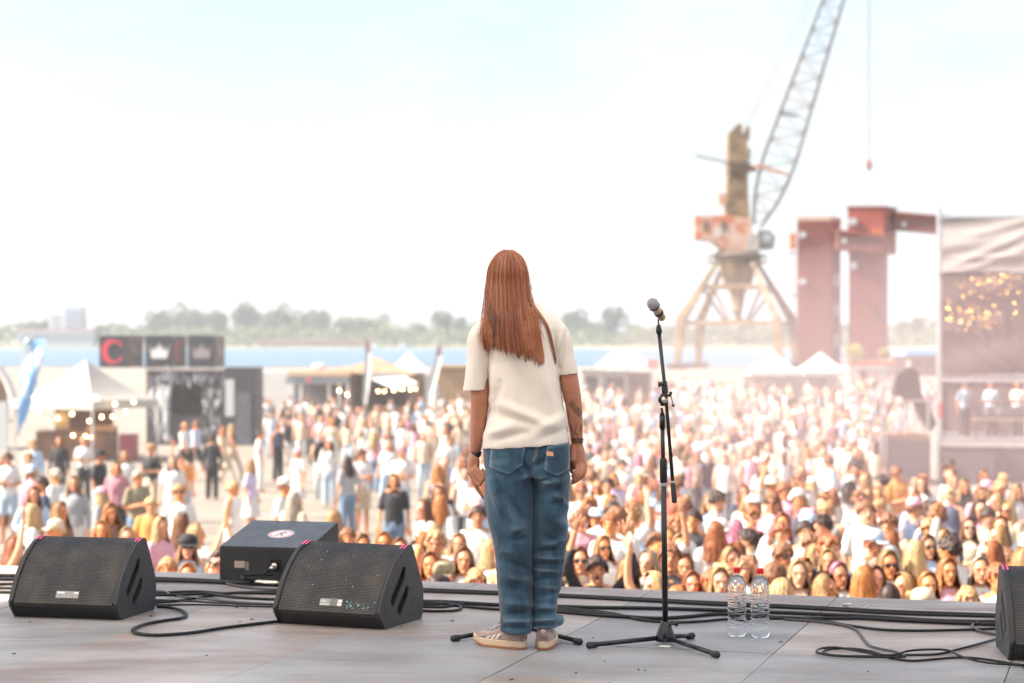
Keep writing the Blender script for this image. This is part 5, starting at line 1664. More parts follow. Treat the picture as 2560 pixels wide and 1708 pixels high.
def hat_mesh(kind):
    if kind in HAIRM: return HAIRM[kind]
    b = MB()
    if kind == 'cap':
        b.lathe([(0.098, HCZ + 0.035), (0.099, HCZ + 0.07), (0.085, HCZ + 0.115), (0.05, HCZ + 0.138), (0.008, HCZ + 0.143)], 20)
        b.grid(lambda u, v: Vector((math.sin(R(-65 + 130 * u)) * (0.09 + 0.0 * v), -0.085 - 0.085 * v * math.cos(R(-65 + 130 * u)), HCZ + 0.042 - 0.02 * v)), 10, 3)
    else:
        b.lathe([(0.165, HCZ + 0.035), (0.10, HCZ + 0.055), (0.094, HCZ + 0.10), (0.075, HCZ + 0.128), (0.01, HCZ + 0.135)], 24)
    me = b.data('hat', TOPS['white'], True)
    HAIRM[kind] = me
    return me
def shades_mesh():
    if 'shades' in HAIRM: return HAIRM['shades']
    b = MB()
    for s in (-1, 1):
        b.ball((s * 0.034, -0.092, HCZ + 0.008), (0.026, 0.008, 0.020), 12, 8)
        b.bar((s * 0.058, -0.086, HCZ + 0.012), (s * 0.083, 0.0, HCZ + 0.010), 0.005)
    b.bar((-0.012, -0.098, HCZ + 0.013), (0.012, -0.098, HCZ + 0.013), 0.005)
    me = b.data('sunglasses', M_SHADES, True)
    HAIRM['shades'] = me
    return me

def setm(o, m):
    o.material_slots[0].link = 'OBJECT'
    o.material_slots[0].material = m
PEOPLE = []
rp_ = random.Random(2024)
def person(x, y, z=None, h=1.68, rz=0.0, pose='rest', hair='long', hcol='brown', top='tee', tcol='white', leg='long', lcol='denim', skin=0, hat=None, hatcol='white', shades=False, mouth=False, note=None, parts=True, lean=0.0):
    t = put('person', get_body(pose, mouth), None)
    t.location = (x, y, gz(y) if z is None else z)
    t.rotation_euler = (lean, 0, rz)
    s = h / 1.70
    t.scale = (s, s, s)
    setm(t, SKINS[skin])
    o = put('hair', get_hair(hair), t); setm(o, HAIRS[hcol])
    o = put('top', get_shirt(pose, top), t); setm(o, TOPS[tcol])
    o = put('trousers' if leg != 'skirt' else 'skirt', get_pants(pose, leg), t); setm(o, LEGS[lcol])
    if hat:
        o = put('hat', hat_mesh(hat), t); setm(o, TOPS[hatcol])
    if shades:
        put('sunglasses', shades_mesh(), t)
    t['category'] = 'person'
    PEOPLE.append(dict(o=t, px=x / y * F + 1280, d=y, hair=hair, hcol=hcol, top=top, tcol=tcol, pose=pose, hat=hat, hatcol=hatcol, shades=shades, mouth=mouth, note=note, rz=rz))
    return t
def dist_for(py, h):
    """distance at which a head top of a person of height h shows at row py"""
    lo, hi = 8.0, 200.0
    for _ in range(50):
        m = (lo + hi) / 2
        y = 854 + F * ((HC - gz(m)) - h) / m
        if y > py: lo = m
        else: hi = m
    return lo
def at_px(px, py, h=1.65, **k):
    d = dist_for(py, h)
    return person((px - 1280) / F * d, d, h=h, **k)

# ---- people who can be made out one by one along the front
at_px(1492, 1386, 1.72, pose='reach', hair='fringe', hcol='dark', top='long', tcol='black', skin=1, mouth=True, note='dark-haired shouting person in black sleeves, both arms raised, right of the jeans')
ph_p = at_px(1858, 1390, 1.62, pose='phone', hair='long', hcol='blonde', tcol='white', skin=0, note='blonde person holding a phone up with both hands behind the bottles')
at_px(1995, 1400, 1.66, hair='long', hcol='blonde', tcol='cream', skin=0)
at_px(2058, 1430, 1.66, hair='bob', hcol='dark', tcol='white', skin=2, shades=True, rz=R(25), note='dark-haired person in round sunglasses right of the bottles')
at_px(1935, 1402, 1.72, hair='short', hcol='brown', tcol='cream', skin=2, rz=R(150))
at_px(2188, 1414, 1.64, hair='long', hcol='brown', tcol='white', skin=4)
at_px(2160, 1416, 1.64, hair='longer', hcol='ginger', tcol='white', skin=2, rz=R(120))
at_px(2262, 1432, 1.62, hair='long', hcol='sandy', tcol='white', skin=1, rz=R(-60))
at_px(2318, 1430, 1.63, hair='longer', hcol='ginger', tcol='cream', skin=2, rz=R(10))
at_px(2225, 1462, 1.58, hair='bob', hcol='dark', tcol='black', skin=1, rz=R(170))
at_px(2368, 1395, 1.66, hair='long', hcol='ginger', tcol='pink', skin=2, rz=R(10))
at_px(2450, 1392, 1.66, hair='longer', hcol='ash', tcol='white', skin=1)
at_px(2420, 1465, 1.58, hair='bun', hcol='sandy', tcol='white', skin=0)
at_px(2012, 1300, 1.74, hair='short', hcol='dark', tcol='white', skin=0, rz=R(8))
at_px(1955, 1302, 1.72, hair='fringe', hcol='auburn', tcol='white', skin=1, rz=R(-20))
at_px(2075, 1342, 1.72, hair='curly', hcol='auburn', tcol='black', skin=1, rz=R(35))
at_px(1570, 1395, 1.62, hair='long', hcol='sandy', tcol='orange', skin=2, rz=R(20))
at_px(1730, 1428, 1.60, hair='wavy', hcol='auburn', tcol='pink', skin=4)
at_px(1780, 1420, 1.64, hair='bun', hcol='auburn', tcol='white', skin=2, rz=R(-10))
at_px(1710, 1385, 1.64, hair='long', hcol='brown', tcol='cream', skin=1)
at_px(1640, 1340, 1.66, hair='long', hcol='blonde', tcol='white', skin=0)
at_px(1700, 1335, 1.66, hair='long', hcol='sandy', tcol='white', skin=1)
at_px(1620, 1375, 1.64, hair='longer', hcol='ash', tcol='grey', skin=0, rz=R(-30))
at_px(1450, 1368, 1.66, hair='bob', hcol='brown', tcol='olive', skin=1, shades=True)
at_px(1160, 1368, 1.66, hair='long', hcol='brown', tcol='white', skin=1)
at_px(1190, 1420, 1.60, hair='fringe', hcol='sandy', tcol='cream', skin=4, rz=R(15))
at_px(1075, 1380, 1.64, hair='long', hcol='auburn', tcol='orange', skin=2)
at_px(1108, 1408, 1.62, pose='up1', hair='short', hcol='brown', tcol='red', skin=2, hat='cap', hatcol='olive', note='person in olive cap raising one open hand, right of the lettered monitor')
at_px(1088, 1330, 1.70, hair='curly', hcol='sandy', tcol='cream', skin=3)
at_px(1195, 1262, 1.78, hair='short', hcol='dark', tcol='white', skin=3)
at_px(1640, 1330, 1.72, pose='up2', hair='short', hcol='brown', tcol='white', skin=1)
at_px(1800, 1300, 1.68, hat='cap', hatcol='white', hair='short', hcol='brown', tcol='pale-blue', skin=2, note='person in white cap and pale-blue top, well behind the microphone stand')
at_px(1690, 1290, 1.70, hair='curly', hcol='auburn', tcol='white', skin=3)
at_px(1840, 1300, 1.66, hair='wavy', hcol='pink', tcol='white', skin=4, rz=R(160), note='pink-haired person facing away, up and left of the bottle caps')
at_px(2225, 1365, 1.66, hair='longer', hcol='grey-blue', tcol='white', skin=0, rz=R(175), note='grey-blue long-haired person facing away, well right of the bottles')
at_px(2285, 1350, 1.70, hair='longer', hcol='blonde', tcol='white', skin=0, rz=R(190))
at_px(2500, 1290, 1.72, hair='longer', hcol='brown', tcol='white', skin=1)
at_px(2450, 1250, 1.74, hair='longer', hcol='dark', tcol='pink', skin=4, rz=R(10))
at_px(2500, 1200, 1.80, hair='fringe', hcol='sandy', tcol='white', skin=2, rz=R(30))
at_px(2345, 1265, 1.80, hair='curly', hcol='brown', tcol='navy', skin=3, rz=R(170))
at_px(2165, 1250, 1.84, hair='short', hcol='brown', tcol='white', skin=0, rz=R(5))
# left side behind the monitors
at_px(80, 1260, 1.72, hair='longer', hcol='blonde', tcol='white', skin=0, rz=R(-80), lcol='white')
at_px(140, 1300, 1.62, hair='short', hcol='blonde', hat='cap', hatcol='cream', tcol='white', skin=2, rz=R(-60), note='person in cream cap just above the leftmost monitor')
at_px(150, 1255, 1.70, hair='long', hcol='sandy', tcol='brown', skin=2, rz=R(60), lcol='beige')
at_px(255, 1302, 1.60, hair='long', hcol='orange', tcol='orange', skin=2)
at_px(275, 1258, 1.70, hair='wavy', hcol='ginger', tcol='brown', skin=2, rz=R(30))
at_px(320, 1318, 1.60, hair='bob', hcol='blonde', tcol='white', skin=4)
at_px(400, 1292, 1.66, hair='longer', hcol='blonde', tcol='pink', skin=1, rz=R(60))
at_px(455, 1285, 1.64, hair='long', hcol='brown', tcol='rose', skin=1, rz=R(130))
at_px(490, 1310, 1.64, pose='phone', hair='longer', hcol='blonde', tcol='white', skin=1, rz=R(100))
at_px(420, 1392, 1.58, hair='short', hcol='sandy', tcol='white', skin=2)
at_px(470, 1408, 1.55, hair='bob', hcol='ginger', tcol='white', skin=2)
at_px(535, 1405, 1.56, hair='bob', hcol='blonde', tcol='cream', skin=1)
at_px(835, 1275, 1.70, hair='long', hcol='sandy', tcol='cream', skin=1, rz=R(180))
at_px(870, 1318, 1.64, hair='short', hcol='brown', tcol='white', skin=2)
at_px(905, 1335, 1.62, hair='bob', hcol='brown', tcol='white', skin=2, rz=R(20))
at_px(960, 1330, 1.64, hair='long', hcol='ginger', tcol='white', skin=2)
at_px(1000, 1345, 1.64, hair='long', hcol='auburn', tcol='cream', skin=1)
# standing and walking people on the open ground at the left
at_px(20, 1130, 1.80, hair='short', hcol='dark', tcol='white', skin=3, leg='shorts', lcol='pale denim', pose='fold', shades=True)
at_px(82, 1098, 1.82, hair='short', hcol='sandy', top='long', tcol='pale-blue', skin=0, leg='long', lcol='black')
at_px(148, 1092, 1.76, hair='longer', hcol='auburn', top='long', tcol='black', skin=1, lcol='black')
at_px(105, 1190, 1.74, hair='short', hcol='dark', tcol='navy', skin=3, rz=R(-70))
at_px(140, 1170, 1.76, hair='short', hcol='ash', tcol='white', skin=2, rz=R(-110), lcol='beige')
at_px(185, 1190, 1.70, hair='long', hcol='sandy', top='long', tcol='grey', skin=1, lcol='white')
at_px(210, 1092, 1.74, hair='bun', hcol='blonde', tcol='white', skin=1, pose='fold', lcol='black')
at_px(250, 1125, 1.78, hair='short', hcol='dark', hat='cap', hatcol='black', tcol='black', skin=3, rz=R(70), lcol='pale denim')
at_px(292, 1155, 1.70, hair='bob', hcol='sandy', top='long', tcol='rose', skin=2, lcol='navy' if 'navy' in LEGS else 'black')
at_px(312, 1125, 1.72, hair='long', hcol='blonde', tcol='white', skin=1, lcol='denim')
at_px(345, 1175, 1.74, hair='short', hcol='ash', tcol='olive', skin=2, pose='fold', rz=R(40), lcol='denim')
at_px(378, 1108, 1.80, hair='fringe', hcol='sandy', tcol='black', skin=1, pose='fold', rz=R(-30), lcol='beige')
at_px(432, 1140, 1.72, hair='long', hcol='ash', tcol='white', skin=0, pose='rest', lcol='white')
at_px(462, 1056, 1.78, hair='short', hcol='sandy', tcol='white', skin=2, pose='walk', rz=R(60), leg='shorts', lcol='black')
at_px(490, 1052, 1.78, hair='short', hcol='brown', tcol='pale-blue', skin=2, pose='walk', rz=R(-120), leg='shorts', lcol='black')
at_px(530, 1085, 1.76, hair='short', hcol='dark', top='long', tcol='black', skin=3, lcol='black', rz=R(180))
at_px(558, 1066, 1.74, hair='long', hcol='ginger', tcol='cream', skin=1, pose='walk', rz=R(60), lcol='beige')
at_px(580, 1060, 1.74, hair='long', hcol='blonde', top='tank', tcol='brown', skin=1, pose='walk', rz=R(80), lcol='beige')
at_px(650, 1075, 1.74, hair='short', hcol='dark', tcol='white', skin=2, rz=R(90), lcol='white')
at_px(695, 1058, 1.76, hair='short', hcol='brown', top='tank', tcol='navy', skin=2, rz=R(40), lcol='black')
at_px(628, 1150, 1.60, hair='long', hcol='sandy', tcol='lilac', skin=1, rz=R(70), leg='skirt', lcol='white')
at_px(582, 1200, 1.70, hair='bun', hcol='blonde', top='tank', tcol='white', skin=2, rz=R(80), lcol='white')
at_px(712, 1195, 1.74, hair='short', hcol='brown', hat='cap', hatcol='white', tcol='white', skin=2, rz=R(70), lcol='white', note='person in white cap and white t-shirt above the speaker box')
at_px(735, 1230, 1.66, hair='longer', hcol='ash', tcol='cream', skin=1, rz=R(150))
at_px(745, 1122, 1.62, hair='short', hcol='brown', hat='cap', hatcol='pink', tcol='white', skin=2, rz=R(-40), leg='skirt', lcol='white', note='person in pink cap and white clothes on the open ground')
at_px(830, 1047, 1.74, hair='short', hcol='ginger', tcol='cream', skin=2, rz=R(180), lcol='white')
at_px(905, 1122, 1.80, hair='short', hcol='dark', tcol='white', skin=3, pose='fold', rz=R(30), leg='shorts', lcol='beige')
at_px(1005, 1118, 1.80, hair='short', hcol='brown', tcol='white', skin=2, pose='fold', hat='cap', hatcol='rose', lcol='pale denim')
at_px(870, 1140, 1.70, hair='long', hcol='dark', tcol='grey', skin=1, rz=R(-150))
at_px(935, 1078, 1.72, hair='longer', hcol='blonde', tcol='pink', skin=2, rz=R(170))
at_px(970, 1075, 1.70, hair='long', hcol='auburn', tcol='white', skin=1)
at_px(985, 1185, 1.70, hair='bob', hcol='brown', tcol='black', skin=2)

# ---- filling the rest of the audience
taken = [(p['o'].location.x, p['o'].location.y) for p in PEOPLE]
def ok(x, y, md):
    return all((x - a) ** 2 + (y - b) ** 2 > md * md for a, b in taken)
hair_w = ['long'] * 8 + ['longer'] * 6 + ['wavy'] * 3 + ['bob'] * 3 + ['short'] * 3 + ['fringe'] * 2 + ['curly'] * 2 + ['bun'] * 2
hcol_w = ['blonde'] * 6 + ['sandy'] * 9 + ['ginger'] * 6 + ['brown'] * 5 + ['dark'] + ['auburn'] * 7 + ['ash'] * 3 + ['orange'] * 2 + ['pink']
tcol_w = ['white'] * 18 + ['cream'] * 8 + ['pink'] * 3 + ['pale-blue'] * 3 + ['black'] * 3 + ['grey'] * 2 + ['lilac'] * 2 + ['rose'] + ['red'] + ['orange'] + ['navy']
lcol_w = ['denim'] * 4 + ['pale denim'] * 4 + ['white'] * 4 + ['black'] * 3 + ['beige'] * 2
def rand_person(x, y, **kw):
    hr = rp_.choice(hair_w)
    face = rp_.random()
    rz = rp_.gauss(0, 0.35) if face < 0.62 else rp_.uniform(-math.pi, math.pi)
    pose = rp_.choice(['rest'] * 16 + ['fold'] * 8 + ['up1'])
    short = hr in ('short', 'fringe', 'curly')
    a = dict(h=rp_.uniform(1.58, 1.72) if not short else rp_.uniform(1.68, 1.82), rz=rz, pose=pose, hair=hr, hcol=rp_.choice(hcol_w) if not short else rp_.choice(['brown', 'dark', 'sandy', 'auburn', 'brown']),
             top=rp_.choice(['tee'] * 7 + ['tank'] * (3 if not short else 0) + ['long']), tcol=rp_.choice(tcol_w), leg=rp_.choice(['long'] * 5 + ['shorts'] * 2 + (['skirt'] if not short else [])), lcol=rp_.choice(lcol_w), skin=rp_.randrange(5))
    if rp_.random() < 0.15: a.update(hat=rp_.choice(['cap', 'cap', 'brim']), hatcol=rp_.choice(['white', 'cream', 'black', 'pink', 'pale-blue']))
    if rp_.random() < 0.22: a['shades'] = True
    a.update(kw)
    t = person(x, y, **a)
    t.rotation_euler = (rp_.gauss(0, 0.05), rp_.gauss(0, 0.05), rz)
    return t
def fill(n, d0, d1, x0, x1, md, skip=None):
    c = 0
    for _ in range(n * 60):
        if c >= n: break
        d = rp_.uniform(d0, d1); px = rp_.uniform(x0, x1)
        x = (px - 1280) / F * d
        if skip and skip(px, d): continue
        if ok(x, d, md):
            rand_person(x, d); taken.append((x, d)); c += 1
    return c
fill(44, 15.2, 18.2, 1080, 2560, 0.45, lambda px, d: 1405 < px < 1620 and d < 17.0)
fill(38, 18.2, 22.0, 1060, 2600, 0.50)
fill(12, 15.6, 19.5, -20, 1040, 0.6, lambda px, d: 560 < px < 790)
fill(72, 22.0, 34.0, 1400, 2600, 0.66, lambda px, d: (1700 < px < 1860 and d > 27) or px > 2560)
fill(26, 34.0, 50.0, 1060, 2180, 0.95)
fill(12, 24.0, 44.0, 1040, 1420, 1.0)
fill(8, 26.0, 45.0, 0, 480, 1.2)
fill(8, 45.0, 66.0, 760, 1060, 1.4)
fill(14, 48.0, 62.0, 1100, 2100, 1.4)

# ---- phones held up
def phone(p, label):
    q = Matrix.Translation(p.location) @ Matrix.Rotation(p.rotation_euler.z, 4, 'Z') @ Matrix.Scale(p.scale[0], 4)
    t = thing('phone', label, 'phone', q @ Vector((0, -0.30, 1.70)), p.rotation_euler.z, 'phones held up in the audience')
    part('case', MB().box(-0.078, 0.078, -0.005, 0.005, -0.038, 0.038), M_PHONE, t, local=True, bevel=0.004)
    part('camera_lens', MB().tube([(0.058, -0.005, 0.02), (0.058, -0.008, 0.02)], 0.009, 10).tube([(0.058, -0.005, -0.003), (0.058, -0.008, -0.003)], 0.009, 10), M_SHADES, t, local=True)
phone(ph_p, 'dark phone held sideways above the water bottle nearer the microphone')

# ---- labels: look first, then the place in the rows
ORD = ['first', 'second', 'third', 'fourth', 'fifth', 'sixth', 'seventh', 'eighth', 'ninth', 'tenth', 'eleventh', 'twelfth', 'thirteenth', 'fourteenth', 'fifteenth', 'sixteenth', 'seventeenth', 'eighteenth', 'nineteenth', 'twentieth', 'twenty-first', 'twenty-second', 'twenty-third', 'twenty-fourth', 'twenty-fifth']
TN = {'tee': 't-shirt', 'tank': 'vest', 'long': 'long-sleeved top'}
PN = {'reach': ', arms raised', 'up2': ', arms raised', 'up1': ', one arm raised', 'phone': ', hands at face', 'walk': ', walking'}
def label_rows(ps, where, grp, size):
    ps = sorted(ps, key=lambda p: p['d'])
    for r, i in enumerate(range(0, len(ps), size)):
        rowp = sorted(ps[i:i + size], key=lambda p: p['px'])
        for k, p in enumerate(rowp):
            if p['note']: lab = p['note']
            else:
                hd_ = {'long': 'long-haired', 'longer': 'long-haired', 'wavy': 'wavy-haired', 'bob': 'bob-haired', 'short': 'short-haired', 'fringe': 'fringed', 'curly': 'curly-haired', 'bun': 'bun-haired'}[p['hair']]
                look = '%s %s person in %s %s' % (p['hcol'], hd_, p['tcol'], TN[p['top']])
                tail = ', %s from left in %s %s' % (ORD[k], ORD[r], where)
                ex = PN.get(p['pose'], '')
                if not ex and p['hat']: ex = ' and hat'
                elif not ex and p['shades']: ex = ' and sunglasses'
                elif not ex and abs(p['rz']) > 2.2: ex = ', turned away'
                lab = look + ex + tail
                if len(lab.split()) > 16: lab = look + tail
            tag(p['o'], lab, None, grp)
def label_people():
    near = [p for p in PEOPLE if (p['px'] > 1040 or p['d'] < 21) and not p.get('done')]
    left = [p for p in PEOPLE if not (p['px'] > 1040 or p['d'] < 21) and not p.get('done')]
    label_rows(near, 'crowd row', 'audience standing before the stage', 18)
    label_rows(left, 'left-hand row', 'people on the open ground at the left', 12)

# ---- the far crowd, a mass of heads and shirts
far_m = [TOPS['white'], TOPS['cream'], TOPS['pink'], TOPS['pale-blue'], TOPS['black'], TOPS['rose'], mat('far_skin', (0.55, 0.29, 0.19), 0.6), HAIRS['sandy'], HAIRS['brown'], HAIRS['ginger'], LEGS['pale denim'], LEGS['black'], LEGS['white'], LEGS['beige']]
fc_ = MB(); rf_ = random.Random(9)
def far_person(x, y):
    z = gz(y); h = rf_.uniform(0.93, 1.06); a = rf_.uniform(-0.6, 0.6)
    M = Matrix.Translation((x, y, z)) @ Matrix.Rotation(a, 4, 'Z') @ Matrix.Scale(h, 4)
    tm_ = rf_.choice([0] * 7 + [1, 1, 1, 2, 3, 4, 4, 5]); lm_ = rf_.choice([10, 10, 11, 12, 13]); hm_ = rf_.choice([7, 7, 8, 8, 9])
    for s in (-1, 1):
        fc_.tube([M @ Vector((s * .09, 0, 0)), M @ Vector((s * .09, 0, .5)), M @ Vector((s * .08, 0, .95))], [.05 * h, .065 * h, .09 * h], 6, lm_)
        fc_.tube([M @ Vector((s * .17, 0, 1.38)), M @ Vector((s * .23, 0.02, 1.12)), M @ Vector((s * .20, -0.12, .92))], [.055 * h, .042 * h, .03 * h], 5, 6)
    fc_.add([M @ Vector(v) for rr in ([(p[0], p[1], 0.88) for p in ell(Vector((0, 0, 0)), .16, .11, 8)], [(p[0], p[1], 1.2) for p in ell(Vector((0, 0, 0)), .155, .11, 8)], [(p[0], p[1], 1.40) for p in ell(Vector((0, 0, 0)), .17, .09, 8)], [(p[0], p[1], 1.46) for p in ell(Vector((0, 0, 0)), .06, .05, 8)]) for v in rr],
            [(i * 8 + k, i * 8 + (k + 1) % 8, (i + 1) * 8 + (k + 1) % 8, (i + 1) * 8 + k) for i in range(3) for k in range(8)] + [tuple(range(24, 32))], None, tm_)
    fc_.ball((0, -0.01, 1.57), (.075, .09, .115), 8, 6, M, 6)
    back = 1 if rf_.random() < 0.7 else -1
    fc_.ball((0, 0.025 * back, 1.60), (.088, .09, .115), 8, 6, M, hm_)
    if rf_.random() < 0.6: fc_.ball((0, 0.055 * back, 1.46), (.09, .05, .17), 8, 6, M, hm_)
for d0, d1, x0, x1, n in ((62, 95, 1060, 2250, 190), (95, 140, 1380, 2340, 200), (66, 92, 640, 1060, 46), (42, 66, 1380, 2190, 130), (50, 66, 800, 1060, 12), (30, 42, 1060, 1400, 16), (26, 90, -900, -40, 60), (24, 55, 2620, 3100, 40)):
    for _ in range(n):
        d = rf_.uniform(d0, d1); px = rf_.uniform(x0, x1)
        x = (px - 1280) / F * d
        if ok(x, d, 0.6): far_person(x, d); taken.append((x, d))
tag(part('far_crowd', fc_, far_m, smooth=True), 'mass of small blurred festival goers far from the stage', 'crowd', None, 'stuff')
# ================================================================ BACKGROUND STRUCTURES
M_TENT = mat('white_tent', (0.60, 0.595, 0.585), 0.7, var=0.05, vscale=1.5)
M_TENTW = mat('cream_tent', (0.50, 0.46, 0.41), 0.75, var=0.08, vscale=1.5)
M_WOOD = mat('light_wood', (0.50, 0.31, 0.15), 0.7, col2=(0.38, 0.22, 0.10), vscale=3, stretch=(1, 1, 6))
M_DWOOD = mat('brown_wood', (0.22, 0.11, 0.06), 0.7, var=0.4, vscale=4)
M_KIOSK = mat('kiosk_black', (0.050, 0.048, 0.055), 0.6, var=0.3, vscale=3)
M_CUBE = mat('sign_black', (0.040, 0.042, 0.052), 0.5, var=0.15)
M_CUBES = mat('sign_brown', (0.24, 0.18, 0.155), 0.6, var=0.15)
M_RED = mat('sign_red', (0.75, 0.04, 0.08), 0.5)
M_SWHITE = mat('sign_white', (0.75, 0.74, 0.72), 0.5)
M_GREYPANEL = mat('grey_panel', (0.30, 0.32, 0.34), 0.5, var=0.2, vscale=2)
M_BULB = mat('warm_bulb', (1.0, 0.8, 0.5), 0.3, emit=(1.0, 0.62, 0.28), estr=9.0)
M_WIRE = mat('wire', (0.03, 0.03, 0.03), 0.6)
GZ = gz(200)

def tent(label, c, w, eave, peak, group, mt=None, walls=True, rz=0.0, valance=0.28, dep=None):
    """pyramid-roof marquee; c ground centre"""
    t = thing('marquee', label, 'tent', c, rz, group)
    dep = dep or w
    hx, hy = w / 2, dep / 2
    mt = mt or M_TENT
    for k, ((ax, ay), (bx_, by_)) in enumerate((((-hx, -hy), (hx, -hy)), ((hx, -hy), (hx, hy)), ((hx, hy), (-hx, hy)), ((-hx, hy), (-hx, -hy)))):
        def fn(u, v, ax=ax, ay=ay, bx_=bx_, by_=by_):
            bx0, by0 = ax + (bx_ - ax) * u, ay + (by_ - ay) * u
            sag = (1 - v) ** 1.0
            z = eave + (peak - eave) * (v ** 1.35)
            z += -0.05 * math.sin(u * math.pi) * (1 - v)
            return (bx0 * (1 - v) , by0 * (1 - v), z)
        part('roof_panel', MB().grid(fn, 8, 8), mt, t, True, local=True)
        part('valance', MB().add([(ax, ay, eave - valance), (bx_, by_, eave - valance), (bx_, by_, eave + 0.005), (ax, ay, eave + 0.005)], [(0, 1, 2, 3)]), mt, t, local=True)
        if walls and k in (2,):
            part('wall', MB().add([(ax, ay, 0), (bx_, by_, 0), (bx_, by_, eave - valance), (ax, ay, eave - valance)], [(0, 1, 2, 3)]), mt, t, local=True)
    for sx in (-1, 1):
        for sy in (-1, 1):
            part('post', MB().box(sx * (hx - .03) - .025, sx * (hx - .03) + .025, sy * (hy - .03) - .025, sy * (hy - .03) + .025, 0, eave), M_ALU, t, local=True)
    return t
def G(px, d):
    return Vector(((px - 1280) / F * d, d, gz(d)))
# white marquees
gT = 'white pyramid-roofed marquees'
tent('white marquee nearest the crane\'s right leg, left of a pair', G(1930, 128), 3.2, 2.35, 3.6, gT)
tent('white marquee at the foot of the red tower, right of a pair', G(2052, 128), 3.1, 2.3, 3.55, gT, rz=R(8))
tent('white marquee in the gap between performer and microphone', G(1580, 135), 3.0, 2.6, 3.8, gT)
tent('smaller white marquee peak just left of the larger one by the microphone', G(1542, 150), 2.8, 2.5, 3.6, gT)
tent('white marquee roof behind the bar, left of the performer', G(1022, 118), 2.6, 2.5, 3.6, gT)

def bulb_string(label, pts, n, group='strings of warm bulbs', sag=0.25):
    t = thing('light_string', label, 'light string', pts[0], 0, group)
    path = []
    for a, b in zip(pts[:-1], pts[1:]):
        a, b = Vector(a), Vector(b)
        for i in range(9):
            k = i / 8
            path.append(a.lerp(b, k) + Vector((0, 0, -sag * 4 * k * (1 - k))))
    part('cord', MB().tube(path, 0.008, 4), M_WIRE, t)
    rb_ = random.Random(n)
    for i in range(n):
        p = path[int((i + 0.5) / n * (len(path) - 1))]
        p = p + Vector((0, 0, -0.07))
        part('bulb', MB().ball(p, rb_.uniform(0.040, 0.055), 8, 6), M_BULB, t, True)
    return t

# ---- food tent at the left
ft = tent('cream food tent with warm bulbs at the left', G(215, 71), 3.6, 2.15, 3.55, 'food stalls', M_TENTW, walls=False, rz=R(-28), valance=0.30)
c = G(205, 71)
cnt = thing('stall_counter', 'wooden serving counter with menu board under the cream food tent', 'counter', c + Vector((0, 0, 0)), 0)
part('counter_front', MB().box(c.x - 1.5, c.x + 1.3, c.y - 0.6, c.y - 0.1, c.z, c.z + 1.05), M_DWOOD, cnt)
part('back_panel', MB().box(c.x - 1.2, c.x + 0.9, c.y + 1.0, c.y + 1.06, c.z, c.z + 2.0), M_DWOOD, cnt)
part('menu_board', MB().box(c.x - 0.95, c.x - 0.45, c.y - 0.1, c.y - 0.06, c.z + 1.1, c.z + 1.7), mat('menu_yellow', (0.62, 0.47, 0.22), 0.6), cnt)
part('warm_shelf', MB().box(c.x + 0.3, c.x + 1.3, c.y - 0.66, c.y - 0.15, c.z + 1.06, c.z + 1.22), mat('bread_orange', (0.70, 0.36, 0.14), 0.6, var=0.4, vscale=9), cnt)
part('red_cooler', MB().box(c.x + 1.55, c.x + 2.15, c.y - 1.2, c.y - 0.7, c.z, c.z + 0.95), mat('cooler_red', (0.30, 0.05, 0.08), 0.5), cnt)
bulb_string('sagging string of warm bulbs along the cream tent\'s front', [P(75, 980, 69.5), P(160, 985, 69), P(240, 990, 69), P(365, 985, 69.5)], 9)
bulb_string('lower string of warm bulbs inside the cream tent', [P(85, 1015, 71), P(180, 1030, 70.6), P(265, 1030, 71), P(330, 1005, 72)], 7)
bulb_string('row of bulbs over the counter under the cream tent', [P(100, 1070, 70.5), P(210, 1085, 70.3), P(240, 1085, 70.3)], 4, sag=0.05)

# ---- blue feather flag at the left
fl = thing('feather_flag', 'blue and white feather flag left of the cream food tent', 'flag', G(42, 66), 0, 'feather flags')
p0, p1 = G(40, 66), P(58, 850, 66)
part('pole', MB().tube(smooth_path([p0, P(46, 1000, 66), P(54, 900, 66), P(64, 852, 66), P(90, 848, 66)], 5), 0.02, 6), M_ALU, fl)
M_FBLUE = mat('flag_blue', (0.18, 0.42, 0.75), 0.7, col2=(0.70, 0.76, 0.84), vscale=1.6, stretch=(1.5, 1, 0.8), vramp=(0.45, 0.5))
def ffn(u, v):
    l = np.interp(v, [0, .25, .5, .75, 1], [68, 58, 52, 46, 41]); r = np.interp(v, [0, .25, .5, .75, 1], [115, 104, 90, 72, 46])
    return P(l + (r - l) * u, 850 + 240 * v, 66 + 0.08 * math.sin(u * 4 + v * 6))
part('banner', MB().grid(ffn, 6, 16), M_FBLUE, fl, True)

# ---- round shell canopy cut off at the left edge
dm = thing('shell_canopy', 'beige rounded shell canopy cut off by the left picture edge', 'canopy', G(-70, 78), 0)
dc = G(-75, 78); Rr = 2.0
M_SHELL = mat('shell_beige', (0.58, 0.42, 0.32), 0.7, var=0.2, vscale=2)
def shell(u, v):
    a = R(-10 + 200 * u); b_ = R(5 + 85 * v)
    return dc + Vector((Rr * math.cos(a) * math.sin(b_) * 0.98, -1.2 + 2.2 * math.cos(b_), 1.75 + Rr * math.sin(a) * math.sin(b_)))
part('shell', MB().grid(shell, 24, 8), M_SHELL, dm, True)
rim = [dc + Vector((Rr * math.cos(R(a)), -1.2, 1.75 + Rr * math.sin(R(a)))) for a in range(-20, 201, 8)]
part('rim', MB().tube(rim, 0.16, 10), mat('rim_white', (0.66, 0.62, 0.60), 0.6), dm, True)
part('skirt', MB().grid(lambda u, v: dc + Vector(((-1.6 + 3.4 * u), -1.35, 1.9 * (1 - v) + 0.0)), 10, 4), mat('skirt_grey', (0.55, 0.58, 0.60), 0.6), dm)
